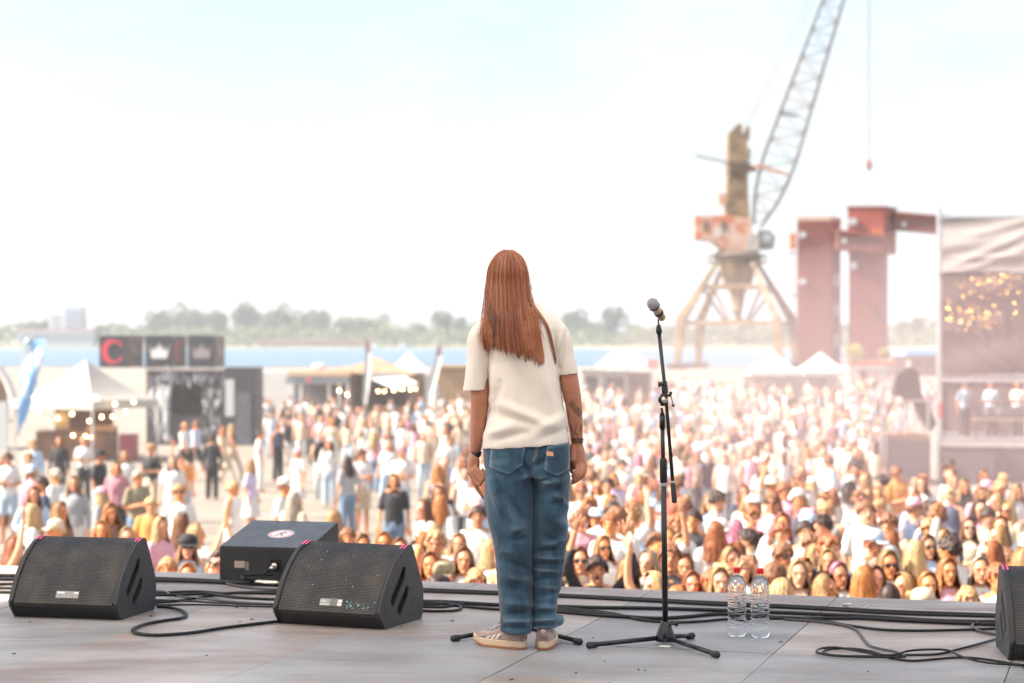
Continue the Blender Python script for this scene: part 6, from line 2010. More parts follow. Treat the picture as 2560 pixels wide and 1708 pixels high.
part('leg', MB().box(dc.x + 1.7, dc.x + 1.8, dc.y - 1.3, dc.y - 1.2, dc.z, dc.z + 1.9), M_ALU, dm)

# ---- black kiosk with cube signs
kd = 81.0
ks = thing('kiosk', 'black container kiosk painted with white figures under cube signs', 'kiosk', G(470, kd), 0)
def KP(px, py, dy=0.0):
    return P(px, py, kd + dy)
a, b_ = KP(366, 926), KP(562, 1112)
kz0 = gz(kd); kx0, kx1 = a.x, b_.x; kz1 = a.z
part('wall', MB().box(kx0, KP(425, 1000).x, kd, kd + 2.4, kz0, kz1), M_KIOSK, ks)
part('wall', MB().box(KP(505, 1000).x, kx1, kd, kd + 2.4, kz0, kz1), M_KIOSK, ks)
part('lintel', MB().box(KP(425, 1000).x, KP(505, 1000).x, kd, kd + 2.4, KP(430, 962).z, kz1), M_KIOSK, ks)
part('counter', MB().box(KP(425, 1000).x, KP(505, 1000).x, kd + 0.02, kd + 2.4, kz0, KP(430, 1040).z), M_KIOSK, ks)
part('back_wall', MB().box(KP(425, 1000).x, KP(505, 1000).x, kd + 2.3, kd + 2.36, KP(430, 1040).z, KP(430, 962).z), M_DWOOD, ks)
side_k = thing('kiosk_annex', 'plain dark upright box standing right of the black kiosk', 'kiosk', G(602, kd), 0)
part('wall', MB().box(KP(564, 920).x, KP(641, 920).x, kd - 0.3, kd + 2.2, kz0, KP(564, 919).z), M_KIOSK, side_k)
part('door', MB().box(KP(592, 980).x, KP(630, 980).x, kd - 0.34, kd - 0.302, kz0 + 0.05, KP(564, 980).z), mat('annex_door', (0.12, 0.13, 0.15), 0.5, var=0.4, vscale=4), side_k)
part('panel', MB().box(KP(566, 980).x, KP(588, 980).x, kd - 0.33, kd - 0.302, KP(566, 1040).z, KP(566, 948).z), mat('pale_panel', (0.55, 0.55, 0.56), 0.6), side_k)
# white painted figures and scribbles
rk = random.Random(31)
for xs_, ys_ in (((396, 394, 396), (985, 1040, 1105)), ((412, 415, 416), (985, 1040, 1105)), ((384, 380, 392), (965, 990, 1030)), ((424, 420, 412), (965, 985, 1025))):
    part('painted_figure', MB().tube(smooth_path([KP(x, y, -0.012) for x, y in zip(xs_, ys_)], 5), [0.09, 0.13, 0.10], 6, flat=0.25), mat('figure_pale', (0.52, 0.52, 0.54), 0.6), ks, True)
part('painted_figure', MB().tube(smooth_path([KP(404, y, -0.012) for y in (962, 985, 1020)], 5), [0.10, 0.24, 0.15], 8, flat=0.15), M_SWHITE, ks, True)
for k in range(95):
    x, y = rk.choice([(rk.uniform(370, 560), rk.uniform(930, 956)), (rk.uniform(372, 424), rk.uniform(960, 1100)), (rk.uniform(508, 558), rk.uniform(965, 1090))])
    q = MB().tube(smooth_path([KP(x + rk.gauss(0, 3.5), y + rk.gauss(0, 9), -0.012) for _ in range(4)], 4), rk.uniform(0.02, 0.075), 5, flat=0.3)
    part('painted_mark', q, rk.choice([mat('mark_pale', (0.50, 0.50, 0.51), 0.6), mat('mark_grey', (0.28, 0.28, 0.30), 0.6), mat('mark_dim', (0.15, 0.15, 0.165), 0.6)]), ks)
part('roof_trim', MB().box(kx0 - 0.1, kx1 + 0.1, kd - 0.1, kd + 2.5, kz1, kz1 + 0.09), mat('trim_pale', (0.52, 0.48, 0.45), 0.6), ks)
def letterC(mb, cx, cy, r, w, d, dx=(1, 0)):
    """serif C as a flat ring segment; dx maps local x to world (x, y)"""
    seg = 22; pts = []
    for i in range(seg + 1):
        an = R(42 + (318 - 42) * i / seg)
        th = w * (0.45 + 0.55 * abs(math.cos(an / 2 + math.pi / 2)) ** 0.8 if False else 0.35 + 0.65 * max(0, -math.cos(an)) ** 0.7)
        for rr in (r - th / 2, r + th / 2):
            lx, lz = rr * math.cos(an) * 0.86, rr * math.sin(an)
            pts.append((cx.x + lx * dx[0], cx.y + lx * dx[1] - d * (dx[0]), cx.z + lz))
    mb.add(pts, [(2 * i, 2 * i + 1, 2 * i + 3, 2 * i + 2) for i in range(seg)])
    for s in (1, -1):
        lx = r * math.cos(R(42)) * 0.86; lz = r * math.sin(R(42)) * s
        q = [(lx - .10 * r, lz + .16 * r * s), (lx + .16 * r, lz + .20 * r * s), (lx + .16 * r, lz - .28 * r * s), (lx + .06 * r, lz - .28 * r * s)]
        mb.add([(cx.x + x * dx[0], cx.y + x * dx[1] - d * dx[0], cx.z + z) for x, z in q], [(0, 1, 2, 3)])
def crown(mb, c, w, h, d):
    q = [(-.5, .5), (-.34, -.02), (-.18, .42), (-.16, 0.02), (0, .62), (.16, .02), (.18, .42), (.34, -.02), (.5, .5), (.38, -.5), (-.38, -.5)]
    V = [(c.x + x * w, c.y - d, c.z + z * h) for x, z in q]
    mb.add(V, [(0, 1, 10), (1, 2, 3), (1, 3, 10), (3, 4, 5), (3, 5, 10), (5, 6, 7), (5, 7, 9), (5, 9, 10), (7, 8, 9)])
for i, (x0, x1, x2, kind, lab) in enumerate(((248, 320, 358, 'C', 'dark cube sign with a red letter C on its front'), (363, 434, 466, 'crown', 'dark cube sign with white crown beside the red letter one'), (470, 538, 562, 'crown', 'dark cube sign with dim crown, rightmost on the kiosk roof'))):
    A_, B_, C_ = KP(x0, 839), KP(x1, 919), KP(x2, 919, 1.0)
    z0, z1 = B_.z, A_.z
    cu = thing('cube_sign', lab, 'sign', (A_.x, kd, kz1), 0, 'cube signs on the kiosk roof')
    bx_ = MB().prism([(A_.x, z0), (B_.x, z0), (B_.x, z1), (A_.x, z1)], kd, kd + 1.0)
    part('box', MB().add([(A_.x, kd, z0), (B_.x, kd, z0), (C_.x, kd + 1.0, z0), (A_.x + 0.6, kd + 1.2, z0), (A_.x, kd, z1), (B_.x, kd, z1), (C_.x, kd + 1.0, z1), (A_.x + 0.6, kd + 1.2, z1)],
                         [(0, 1, 5, 4), (3, 2, 1, 0), (4, 5, 6, 7), (2, 3, 7, 6), (3, 0, 4, 7)]), M_CUBE, cu)
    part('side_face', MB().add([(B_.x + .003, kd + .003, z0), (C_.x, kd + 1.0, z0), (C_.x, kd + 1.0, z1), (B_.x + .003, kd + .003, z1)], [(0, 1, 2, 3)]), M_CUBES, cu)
    part('feet', MB().box(A_.x + 0.1, A_.x + 0.3, kd + 0.3, kd + 0.5, kz1 + 0.09, z0).box(B_.x - 0.3, B_.x - 0.1, kd + 0.3, kd + 0.5, kz1 + 0.09, z0), M_ALU, cu)
    cc = Vector(((A_.x + B_.x) / 2, kd, (z0 + z1) / 2))
    m_ = MB()
    if kind == 'C': letterC(m_, cc, 0, 0.45, 0.26, 0.03) if False else letterC(m_, cc, 0, 0.43, 0.26, 0.03)
    else: crown(m_, cc, 0.82, 0.55, 0.03)
    part('logo', m_, M_RED if kind == 'C' else (M_SWHITE if i == 1 else mat('dim_logo', (0.30, 0.27, 0.27), 0.6)), cu)
    m_ = MB()
    sd = Vector((C_.x - B_.x, 1.0, 0)); L_ = sd.length; sd.normalize()
    ccs = Vector(((B_.x + C_.x) / 2, kd + 0.5, (z0 + z1) / 2)) + Vector((sd.y, -sd.x, 0)) * 0.02
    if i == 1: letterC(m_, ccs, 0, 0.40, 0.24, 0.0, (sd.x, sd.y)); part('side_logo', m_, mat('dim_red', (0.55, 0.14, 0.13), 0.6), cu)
    else:
        for k in range(3):
            m_.add([(ccs.x + sd.x * (x - .3), ccs.y + sd.y * (x - .3), ccs.z + z - .1 * k) for x, z in ((0.0 + .15 * k, 0), (.2 + .15 * k, 0), (.15 + .15 * k, .3), (.05 + .15 * k, .3))], [(0, 1, 2, 3)])
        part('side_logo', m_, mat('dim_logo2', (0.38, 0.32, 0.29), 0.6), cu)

# ---- food trailers and bar left of the performer
td = 95.0
def TP(px, py, dy=0.0): return P(px, py, td + dy)
gzt = gz(td)
wt = thing('delivery_truck', 'white box truck between the black kiosk and the grey trailer', 'truck', G(690, 104), 0)
part('box_body', MB().box(P(642, 930, 104).x, P(735, 930, 104).x, 104, 106.4, gzt + 0.7, P(642, 930, 104).z), M_TENT, wt)
part('cab', MB().box(P(735, 930, 104).x, P(770, 930, 104).x, 104.1, 106.2, gzt + 0.6, P(642, 955, 104).z), M_TENT, wt)
for x in (660, 715, 755):
    part('wheel', MB().tube([P(x, 1046, 103.95), P(x, 1046, 104.25)], 0.42, 14), M_RUB, wt)
ag = thing('food_trailer', 'grey food trailer with a row of upright posts and wide serving hatch', 'trailer', G(780, td), 0, 'food trailers left of the performer')
part('roof', MB().box(TP(722, 930).x, TP(878, 930).x, td - 0.4, td + 2.4, TP(722, 940).z, TP(722, 927).z), mat('orange_lit_roof', (0.60, 0.42, 0.28), 0.6), ag)  # the orange light on the roof is put into its colour
part('fascia', MB().box(TP(716, 930).x, TP(874, 930).x, td - 0.3, td - 0.1, TP(722, 960).z, TP(722, 940).z - 0.01), mat('fascia_grey', (0.26, 0.29, 0.33), 0.5), ag)
part('sign', MB().box(TP(765, 930).x, TP(782, 930).x, td - 0.34, td - 0.302, TP(722, 956).z, TP(722, 942).z), mat('sign_pink', (0.70, 0.25, 0.25), 0.6), ag)
part('back_wall', MB().box(TP(722, 930).x, TP(874, 930).x, td + 2.2, td + 2.3, gzt + 0.4, TP(722, 940).z), mat('trailer_inside', (0.14, 0.13, 0.14), 0.7), ag)
part('base', MB().box(TP(722, 930).x, TP(874, 930).x, td, td + 2.2, gzt + 0.35, gzt + 1.05), M_GREYPANEL, ag)
for x in (726, 752, 822, 848, 870):
    part('post', MB().box(TP(x, 930).x - 0.06, TP(x, 930).x + 0.06, td + 0.0, td + 0.12, gzt + 1.05, TP(722, 940).z), M_SWHITE, ag)
for x in (750, 840):
    part('wheel', MB().tube([TP(x, 1063, -0.05), TP(x, 1063, 0.2)], 0.36, 12), M_RUB, ag)
part('dome', MB().ball(TP(797, 917, 1), (0.35, 0.35, 0.16), 12, 8), M_TENT, ag, True)
br = thing('bar_hut', 'dark bar hut with pointed roof and white awning', 'bar', G(965, td), 0, 'food trailers left of the performer')
part('back_wall', MB().box(TP(880, 930).x, TP(1055, 930).x, td + 2.4, td + 2.5, gzt, TP(880, 935).z), M_DWOOD, br)
part('side_wall', MB().box(TP(880, 930).x - 0.05, TP(880, 930).x + 0.05, td, td + 2.4, gzt, TP(880, 935).z), M_DWOOD, br)
part('side_wall', MB().box(TP(1020, 930).x, TP(1045, 930).x, td - 0.1, td + 2.4, gzt, TP(880, 950).z), M_DWOOD, br)
part('counter', MB().box(TP(885, 930).x, TP(1020, 930).x, td, td + 0.6, gzt, gzt + 1.1), M_DWOOD, br)
rfb = MB(); pk_ = TP(938, 893, 1.2)
cs = [TP(800, 930, 0), TP(1040, 938, 0), TP(1040, 936, 2.4), TP(800, 930, 2.4)]
md_ = [TP(905, 908, 0.8), TP(975, 908, 0.8), TP(975, 908, 1.6), TP(905, 908, 1.6)]
rfb.add(cs + md_ + [pk_], [(0, 1, 5, 4), (1, 2, 6, 5), (2, 3, 7, 6), (3, 0, 4, 7), (4, 5, 8), (5, 6, 8), (6, 7, 8), (7, 4, 8)])
part('roof', rfb, mat('bar_roof', (0.46, 0.28, 0.17), 0.6, var=0.3, vscale=2), br)
part('fascia', MB().box(TP(922, 930).x, TP(1000, 930).x, td - 0.16, td - 0.1, TP(922, 948).z, TP(922, 932).z), mat('bar_sign', (0.30, 0.29, 0.31), 0.6), br)
part('awning', MB().add([TP(925, 946, -0.1), TP(1012, 940, -0.1), TP(1045, 958, -1.4), TP(975, 968, -1.4)], [(0, 1, 2, 3)]), M_TENT, br)
part('awning_edge', MB().add([TP(975, 968, -1.4), TP(1045, 958, -1.4), TP(1045, 962, -1.4), TP(975, 972, -1.4)], [(0, 1, 2, 3)]), M_TENTW, br)
bulb_string('row of warm bulbs hung along the bar awning', [TP(938, 974, -1.3), TP(1000, 968, -1.5), TP(1052, 966, -1.5)], 7, sag=0.06)
bulb_string('short string with single bulbs on the grey trailer', [TP(838, 964, -0.5), TP(878, 984, -0.5)], 2, sag=0.1)
for (x0, y0, x1, y1, w, lab) in ((922, 850, 912, 1010, 13, 'dark-topped white feather flag beside the bar roof'), (1102, 866, 1072, 990, 15, 'leaning white feather flag with dark tip near the performer\'s sleeve')):
    fg = thing('feather_flag', lab, 'flag', G(x1, 80), 0, 'feather flags')
    part('pole', MB().tube([G(x1, 80), P(x1, y1, 80), P(x0, y0, 80)], 0.02, 6), M_ALU, fg)
    def bf(u, v, x0=x0, y0=y0, x1=x1, y1=y1, w=w):
        x = x0 + (x1 - x0) * v - w * 0.5 + w * u * (0.8 + 0.4 * math.sin(v * 3)); y = y0 + (y1 - y0) * v
        return P(x, y, 80 + 0.05 * math.sin(u * 5))
    part('tip', MB().grid(lambda u, v: bf(u, v * 0.20), 3, 4), mat('flag_maroon', (0.20, 0.07, 0.08), 0.7), fg)
    part('banner', MB().grid(lambda u, v: bf(u, 0.205 + v * 0.795), 3, 12), mat('flag_white', (0.70, 0.68, 0.68), 0.7, col2=(0.25, 0.22, 0.24), vscale=7, vramp=(0.36, 0.44)), fg)
um = thing('parasol', 'folded white parasol beside the wooden cabin', 'parasol', G(1085, 88), 0)
part('pole', MB().tube([G(1088, 88), P(1088, 945, 88)], 0.025, 6), M_ALU, um)
part('canopy', MB().tube([P(1088, 943, 88), P(1088, 965, 88), P(1086, 1010, 88), P(1085, 1036, 88)], [0.03, 0.16, 0.20, 0.10], 10), M_TENT, um, True)
wc = thing('wooden_cabin', 'light wooden cabin just left of the performer\'s arm', 'cabin', G(1130, 98), 0)
x0, x1 = P(1094, 930, 98).x, P(1190, 930, 98).x
zt = P(1094, 920, 98).z
for k in range(12):
    xa = x0 + (x1 - x0) * k / 12
    part('plank', MB().box(xa + 0.006, xa + (x1 - x0) / 12 - 0.006, 98 + (k % 2) * 0.012, 98.1, gz(98), zt), M_WOOD, wc)
part('wall', MB().box(x0, x1, 98.1, 100.4, gz(98), zt - 0.01), M_WOOD, wc)
part('roof', MB().box(x0 - 0.12, x1 + 0.12, 97.85, 100.6, zt, zt + 0.12), M_WOOD, wc)

# ---- stalls right of the performer
for (x0, x1, y0, lab, mm) in ((1452, 1505, 925, 'pale stall wall seen just right of the performer', M_TENTW), (1505, 1570, 928, 'grey stall with dark hatch below the white marquees', M_GREYPANEL), (1570, 1625, 930, 'brown stall with hatch behind the microphone stand', M_DWOOD)):
    sd_ = 126.0
    st_ = thing('stall', lab, 'stall', G((x0 + x1) / 2, sd_), 0, 'small stalls below the white marquees')
    xa, xb = P(x0, 900, sd_).x, P(x1, 900, sd_).x; zt = P(x0, y0, sd_).z
    part('wall', MB().box(xa, xb, sd_, sd_ + 2, gz(sd_), zt), mm, st_)
    part('hatch', MB().box(xa + 0.25, xb - 0.25, sd_ - 0.03, sd_ - 0.004, gz(sd_) + 1.0, zt - 0.4), M_KIOSK, st_)
    part('roof', MB().box(xa - 0.1, xb + 0.1, sd_ - 0.5, sd_ + 2.1, zt, zt + 0.1), M_TENT, st_)
rs_ = thing('red_sign', 'small faded red sign board by the white marquee', 'sign', G(1630, 130), 0)
part('board', MB().box(P(1617, 900, 130).x, P(1646, 900, 130).x, 130, 130.06, P(1617, 921, 130).z, P(1617, 899, 130).z), mat('faded_red', (0.55, 0.22, 0.18), 0.6), rs_)
part('post', MB().box(P(1631, 900, 130).x - .04, P(1631, 900, 130).x + .04, 130.06, 130.12, gz(130), P(1617, 905, 130).z), M_ALU, rs_)

# ---- portal crane
cd = 305.0
crn = thing('portal_crane', 'rusty harbour portal crane with lattice jib rising out of the picture', 'crane', G(1844, cd), 0)
M_CR = mat('crane_ochre', (0.27, 0.19, 0.10), 0.7, col2=(0.12, 0.075, 0.05), vscale=0.5, vramp=(0.35, 0.6))
M_CRD = mat('crane_dark', (0.15, 0.115, 0.09), 0.7, var=0.4, vscale=0.7)
M_CRR = mat('crane_red', (0.50, 0.17, 0.09), 0.7, col2=(0.55, 0.40, 0.33), vscale=0.6, vramp=(0.4, 0.6))
CX = (1844 - 1280) / F * cd
def C3(dx, dy, py): return Vector((CX + dx, cd + dy, HC - (py - 854) / F * cd))
g0 = gz(cd)
corners = [(-9.7, -5.2), (-5.2, 9.7), (5.2, -9.7), (9.7, 5.2)]
for dx, dy in corners:
    lg = MB()
    top = C3(dx * 0.32, dy * 0.32, 652); kn = C3(dx * 0.93, dy * 0.93, 800); ft_ = Vector((CX + dx, cd + dy, g0))
    lg.tube([top, top.lerp(kn, 0.5), kn, ft_], [0.35, 0.6, 0.95, 0.55], 4)
    lgo = part('leg', lg, M_CR, crn)
    inner = C3(dx * 0.15, dy * 0.15, 806)
    part('leg_brace', MB().bar(kn.lerp(top, 0.55), C3(dx * 0.2, dy * 0.2, 806), 0.35), M_CRD, crn)
    part('bogie', MB().box(ft_.x - 1.6, ft_.x + 1.6, ft_.y - 0.6, ft_.y + 0.6, g0, g0 + 0.9), M_CRD, crn)
for py, sc in ((808, 0.90), (718, 0.56)):
    ring = [corners[0], corners[2], corners[3], corners[1]]
    for (a0, a1), (b0, b1) in zip(ring, ring[1:] + ring[:1]):
        part('tie_beam', MB().bar(C3(a0 * sc, a1 * sc, py), C3(b0 * sc, b1 * sc, py), 0.45, 0.6), M_CR, crn)
part('cross_beam', MB().bar(C3(-9.7 * .88, -5.2 * .88, 809), C3(9.7 * .88, 5.2 * .88, 809), 0.5), M_CRD, crn)
cone = MB()
def cring(py, r): return [tuple(C3(r * math.cos(2 * math.pi * k / 16), r * math.sin(2 * math.pi * k / 16), py)) for k in range(16)]
cone.rings([cring(806, 1.9), cring(795, 0.55), cring(728, 1.3), cring(722, 2.0), cring(668, 2.9), cring(650, 3.0)])
part('king_post', cone, M_CR, crn, True)
part('turntable', MB().rings([cring(650, 3.6), cring(640, 3.9), cring(628, 3.0)]), M_CRD, crn)
pf = MB(); pf.tube([C3(4.6 * math.cos(2 * math.pi * k / 16), 4.6 * math.sin(2 * math.pi * k / 16), 640) for k in range(17)], 0.10, 4)
pf.tube([C3(4.6 * math.cos(2 * math.pi * k / 16), 4.6 * math.sin(2 * math.pi * k / 16), 656) for k in range(17)], 0.12, 4)
for k in range(16):
    pf.bar(C3(4.6 * math.cos(2 * math.pi * k / 16), 4.6 * math.sin(2 * math.pi * k / 16), 656), C3(4.6 * math.cos(2 * math.pi * k / 16), 4.6 * math.sin(2 * math.pi * k / 16), 640), 0.07)
part('railing', pf, M_CRD, crn)
def cbox(x0, x1, y0, y1, dy0, dy1, nm, mm):
    a_, b2 = P(x0, y0, cd), P(x1, y1, cd)
    return part(nm, MB().box(a_.x, b2.x, cd + dy0, cd + dy1, b2.z, a_.z), mm, crn)
mh_ = MB().prism([(P(1733, 0, cd).x, P(0, 598, cd).z), (P(1780, 0, cd).x, P(0, 604, cd).z), (P(1806, 0, cd).x, P(0, 626, cd).z), (P(1876, 0, cd).x, P(0, 628, cd).z), (P(1876, 0, cd).x, P(0, 548, cd).z), (P(1814, 0, cd).x, P(0, 541, cd).z), (P(1733, 0, cd).x, P(0, 543, cd).z)], cd - 2.4, cd + 2.4)
part('machine_house', mh_, M_CRR, crn)
for k in range(5):
    cbox(1740 + k * 15, 1750 + k * 15, 556, 578, -2.5, -2.41, 'house_window', M_CRD) if k in (1, 4) else None
cbox(1780, 1800, 570, 595, -2.47, -2.41, 'house_door', mat('door_pale', (0.55, 0.48, 0.44), 0.6))
cbox(1862, 1892, 588, 629, -2.6, 1.5, 'winch_cover', mat('pale_sheet', (0.50, 0.45, 0.42), 0.6, var=0.3, vscale=1))
cb_ = MB().prism([(P(1896, 0, cd).x, P(0, 626, cd).z), (P(1930, 0, cd).x, P(0, 624, cd).z), (P(1936, 0, cd).x, P(0, 594, cd).z), (P(1922, 0, cd).x, P(0, 577, cd).z), (P(1896, 0, cd).x, P(0, 577, cd).z)], cd - 1.6, cd + 0.6)
part('operator_cab', cb_, mat('cab_grey', (0.30, 0.27, 0.25), 0.5, var=0.3), crn)
cbox(1902, 1924, 586, 606, -1.66, -1.61, 'cab_window', mat('cab_glass', (0.55, 0.60, 0.63), 0.1))
tw = MB()
def tring(x0, x1, py, dpt): 
    a_, b2 = P(x0, py, cd), P(x1, py, cd)
    return [(a_.x, cd - dpt, a_.z), (b2.x, cd - dpt, a_.z), (b2.x, cd + dpt, a_.z), (a_.x, cd + dpt, a_.z)]
tw.rings([tring(1806, 1874, 628, 2.2), tring(1809, 1872, 560, 2.0), tring(1815, 1868, 500, 1.8), tring(1818, 1866, 440, 1.7), tring(1819, 1866, 336, 1.5)])
part('tower', tw, M_CR, crn)
tpk = MB().prism([(P(1819, 0, cd).x, P(0, 336, cd).z), (P(1852, 0, cd).x, P(0, 336, cd).z), (P(1853, 0, cd).x, P(0, 312, cd).z), (P(1841, 0, cd).x, P(0, 312, cd).z)], cd - 1.5, cd - 0.4)
tpk.prism([(P(1858, 0, cd).x, P(0, 336, cd).z), (P(1874, 0, cd).x, P(0, 350, cd).z), (P(1876, 0, cd).x, P(0, 318, cd).z), (P(1868, 0, cd).x, P(0, 314, cd).z)], cd + 0.2, cd + 1.5)
part('tower_head', tpk, M_CR, crn)
cbox(1852, 1876, 372, 398, -0.8, 1.0, 'tower_cabinet', mat('pale_sheet2', (0.55, 0.50, 0.46), 0.6))
cbox(1817, 1872, 406, 416, -2.2, 2.2, 'tower_platform', M_CRD)
cbox(1817, 1872, 428, 434, -2.2, 2.2, 'tower_platform', M_CRD)
cbox(1794, 1814, 486, 511, -1.5, 1.0, 'tower_cabin', M_CRR)
part('jib_strut', MB().bar(P(1862, 418, cd), P(1890, 424, cd), 0.9, 0.9), M_CRR, crn)
part('tail_rod', MB().bar(P(1819, 406, cd + 1), P(1738, 389, cd + 1), 0.45), mat('rod_grey', (0.35, 0.37, 0.38), 0.6), crn)
# lattice jib
M_JIB = mat('jib_grey', (0.13, 0.09, 0.06), 0.7, var=0.3, vscale=0.5)
jb0 = P(1893, 566, cd); jtip = P(2172, -262, cd)
jx = (jtip - jb0).normalized(); jw = Vector((0, 1, 0)); jn = jx.cross(jw).normalized()
if jn.x < 0: jn = -jn
LJ = (jtip - jb0).length
def jhalf(k):
    return np.interp(k, [0, 0.10, 0.20, 0.68, 1.0], [0.6, 2.1, 2.5, 1.5, 0.5]), np.interp(k, [0, 0.2, 1.0], [1.6, 1.6, 0.5])
nb = 24
def jp(k, su, sv):
    a_, b2 = jhalf(k)
    return jb0 + jx * (LJ * k) + jn * (su * a_) + jw * (sv * b2)
for su, sv in ((-1, -1), (1, -1), (1, 1), (-1, 1)):
    ch_ = MB()
    for i in range(nb): ch_.bar(jp(i / nb, su, sv), jp((i + 1) / nb, su, sv), 0.19)
    part('jib_chord', ch_, M_JIB, crn)
lat = MB()
for i in range(nb):
    k0, k1 = i / nb, (i + 1) / nb
    f_ = 1 if i % 2 else -1
    for sv in (-1, 1): lat.bar(jp(k0, f_, sv), jp(k1, -f_, sv), 0.075)
    for su in (-1, 1): lat.bar(jp(k0, su, f_), jp(k1, su, -f_), 0.075)
    for sv in (-1, 1): lat.bar(jp(k1, -1, sv), jp(k1, 1, sv), 0.07)
tag(part('jib_lattice', lat, M_JIB, crn), kind='stuff')
part('jib_crossbar', MB().bar(P(1890, 413, cd - 1.7), P(1970, 437, cd - 1.7), 0.5), M_CRR, crn)
part('jib_crossbar', MB().bar(P(1948, 286, cd - 1.4), P(1998, 288, cd - 1.4), 0.3), M_CRD, crn)
for q0, q1 in (((1862, 312), (2150, -262)), ((1870, 318), (2172, -262))):
    part('stay_cable', MB().tube([P(*q0, cd), P(*q1, cd)], 0.05, 4), M_CRD, crn)
part('hoist_cable', MB().tube([jtip, P(2173, 402, cd)], 0.07, 4), M_CRD, crn)
part('hook', MB().tube([P(2173, 400, cd), P(2173, 407, cd), P(2173, 420, cd), P(2174, 427, cd)], [0.12, 0.42, 0.40, 0.10], 8), mat('hook_red', (0.35, 0.12, 0.08), 0.6), crn, True)

# ---- red silo towers and galleries
sd2 = 332.0
M_RUST = mat('rust_sheet', (0.36, 0.068, 0.042), 0.75, col2=(0.26, 0.06, 0.045), vscale=0.35, stretch=(4, 4, 0.5), vramp=(0.3, 0.7), bump=0.5, bscale=2.0)
M_RUSTD = mat('rust_sheet_dark', (0.25, 0.075, 0.055), 0.8, var=0.25, vscale=0.6)
M_RUSTO = mat('rust_orange', (0.55, 0.15, 0.05), 0.75)
M_WINP = mat('pale_window', (0.55, 0.60, 0.63), 0.25)
def Q(px, py, dy=0.0): return P(px, py, sd2 + dy)
def slab(nm, parent, x0, x1, y0, y1, dy0, dy1, mm):
    a_, b2 = Q(x0, y0), Q(x1, y1)
    return part(nm, MB().box(a_.x, b2.x, sd2 + dy0, sd2 + dy1, b2.z, a_.z), mm, parent)
def yawbox(nm, parent, x0, xm, x1, y0, y1, mm, mside=None, gbot=False):
    """tower turned so that its front (x0..xm) and right side (xm..x1) both show"""
    a_, m_, e_ = Q(x0, y0, 0.6), Q(xm, y0, 0), Q(x1, y0, 5.5)
    zb = gz(sd2) if gbot else Q(0, y1).z
    k_ = Vector((a_.x + e_.x - m_.x, sd2 + 6.1, 0))
    b4 = [Vector((p.x, p.y, 0)) for p in (a_, m_, e_, k_)]
    V = [(p.x, p.y, zb) for p in b4] + [(p.x, p.y, a_.z) for p in b4]
    o = part(nm, MB().add(V, [(0, 1, 5, 4), (2, 3, 7, 6), (3, 0, 4, 7), (4, 5, 6, 7), (3, 2, 1, 0), (1, 2, 6, 5)]), mm, parent)
    return b4, a_.z
def foot_slab(b4_, z0, z1, grow=1.04):
    c_ = sum(b4_, Vector()) / 4
    q_ = [c_ + (p - c_) * grow for p in b4_]
    return MB().add([(p.x, p.y, z0) for p in q_] + [(p.x, p.y, z1) for p in q_], [(3, 2, 1, 0), (4, 5, 6, 7), (0, 1, 5, 4), (1, 2, 6, 5), (2, 3, 7, 6), (3, 0, 4, 7)])
gS = 'rust-red silo towers'
t1 = thing('silo_tower', 'rust-red silo tower with pale eave, nearer the crane', 'tower', G(2050, sd2), 0, gS)
b4, zt = yawbox('wall', t1, 1993, 2077, 2102, 552, 917, M_RUST, None, True)
part('roof', foot_slab(b4, zt, zt + 0.7), mat('eave_pale', (0.52, 0.36, 0.30), 0.7), t1)
for i in range(14):                            # sheet ribs
    p = b4[0].lerp(b4[1], (i + 0.5) / 14)
    part('sheet_rib', MB().box(p.x - 0.09, p.x + 0.09, p.y - 0.14, p.y - 0.0, gz(sd2), zt - 0.05), M_RUST if i % 3 else M_RUSTD, t1)
for x, y in ((2006, 588), (2006, 705)):
    slab('window', t1, x - 6, x + 8, y - 7, y + 6, -0.3, 0.3, M_WINP)
for y in (700, 775, 850):
    p = b4[1].lerp(b4[2], 0.45)
    part('side_window', MB().box(p.x - 0.3, p.x + 0.5, p.y - 0.6, p.y + 0.6, Q(0, y + 15).z, Q(0, y - 15).z), mat('side_win', (0.50, 0.40, 0.36), 0.5), t1)
slab('hoist_box', t1, 1979, 1992, 582, 622, 1, 3, M_RUSTO)
for y in (630, 735):
    slab('landing', t1, 1974, 1993, y, y + 4, 0.5, 3, M_CRD)
    slab('landing_rail', t1, 1974, 1993, y - 18, y - 16, 0.5, 0.7, M_CRD)
ld = MB()
for s in (0, 0.6):
    ld.bar(Q(1984, 640) + Vector((s, 0.8, 0)), Q(1984, 905) + Vector((s, 0.8, 0)), 0.08)
for k in range(24): ld.bar(Q(1984, 645 + k * 11) + Vector((0, 0.8, 0)), Q(1984, 645 + k * 11) + Vector((0.6, 0.8, 0)), 0.06)
part('ladder', ld, M_RUSTO, t1)
t2 = thing('silo_tower', 'taller rust-red silo tower with overhanging top, right of the first', 'tower', G(2170, sd2), 0, gS)
b4b, zt2 = yawbox('shaft', t2, 2122, 2202, 2220, 600, 917, M_RUST, None, True)
b4c, zt3 = yawbox('top_house', t2, 2119, 2210, 2241, 522, 634, M_RUST)
part('roof', foot_slab(b4c, zt3, zt3 + 0.45), M_RUSTD, t2)
for i in range(12):
    p = b4b[0].lerp(b4b[1], (i + 0.5) / 12)
    part('sheet_rib', MB().box(p.x - 0.09, p.x + 0.09, p.y - 0.14, p.y, gz(sd2), Q(0, 634).z), M_RUST if i % 4 else M_RUSTD, t2)
slab('window', t2, 2124, 2142, 546, 562, 0.0, 0.5, M_WINP)
slab('window', t2, 2128, 2142, 655, 672, 0.0, 0.5, M_WINP)
slab('orange_panel', t2, 2180, 2208, 570, 600, -0.4, 0.0, M_RUSTO)
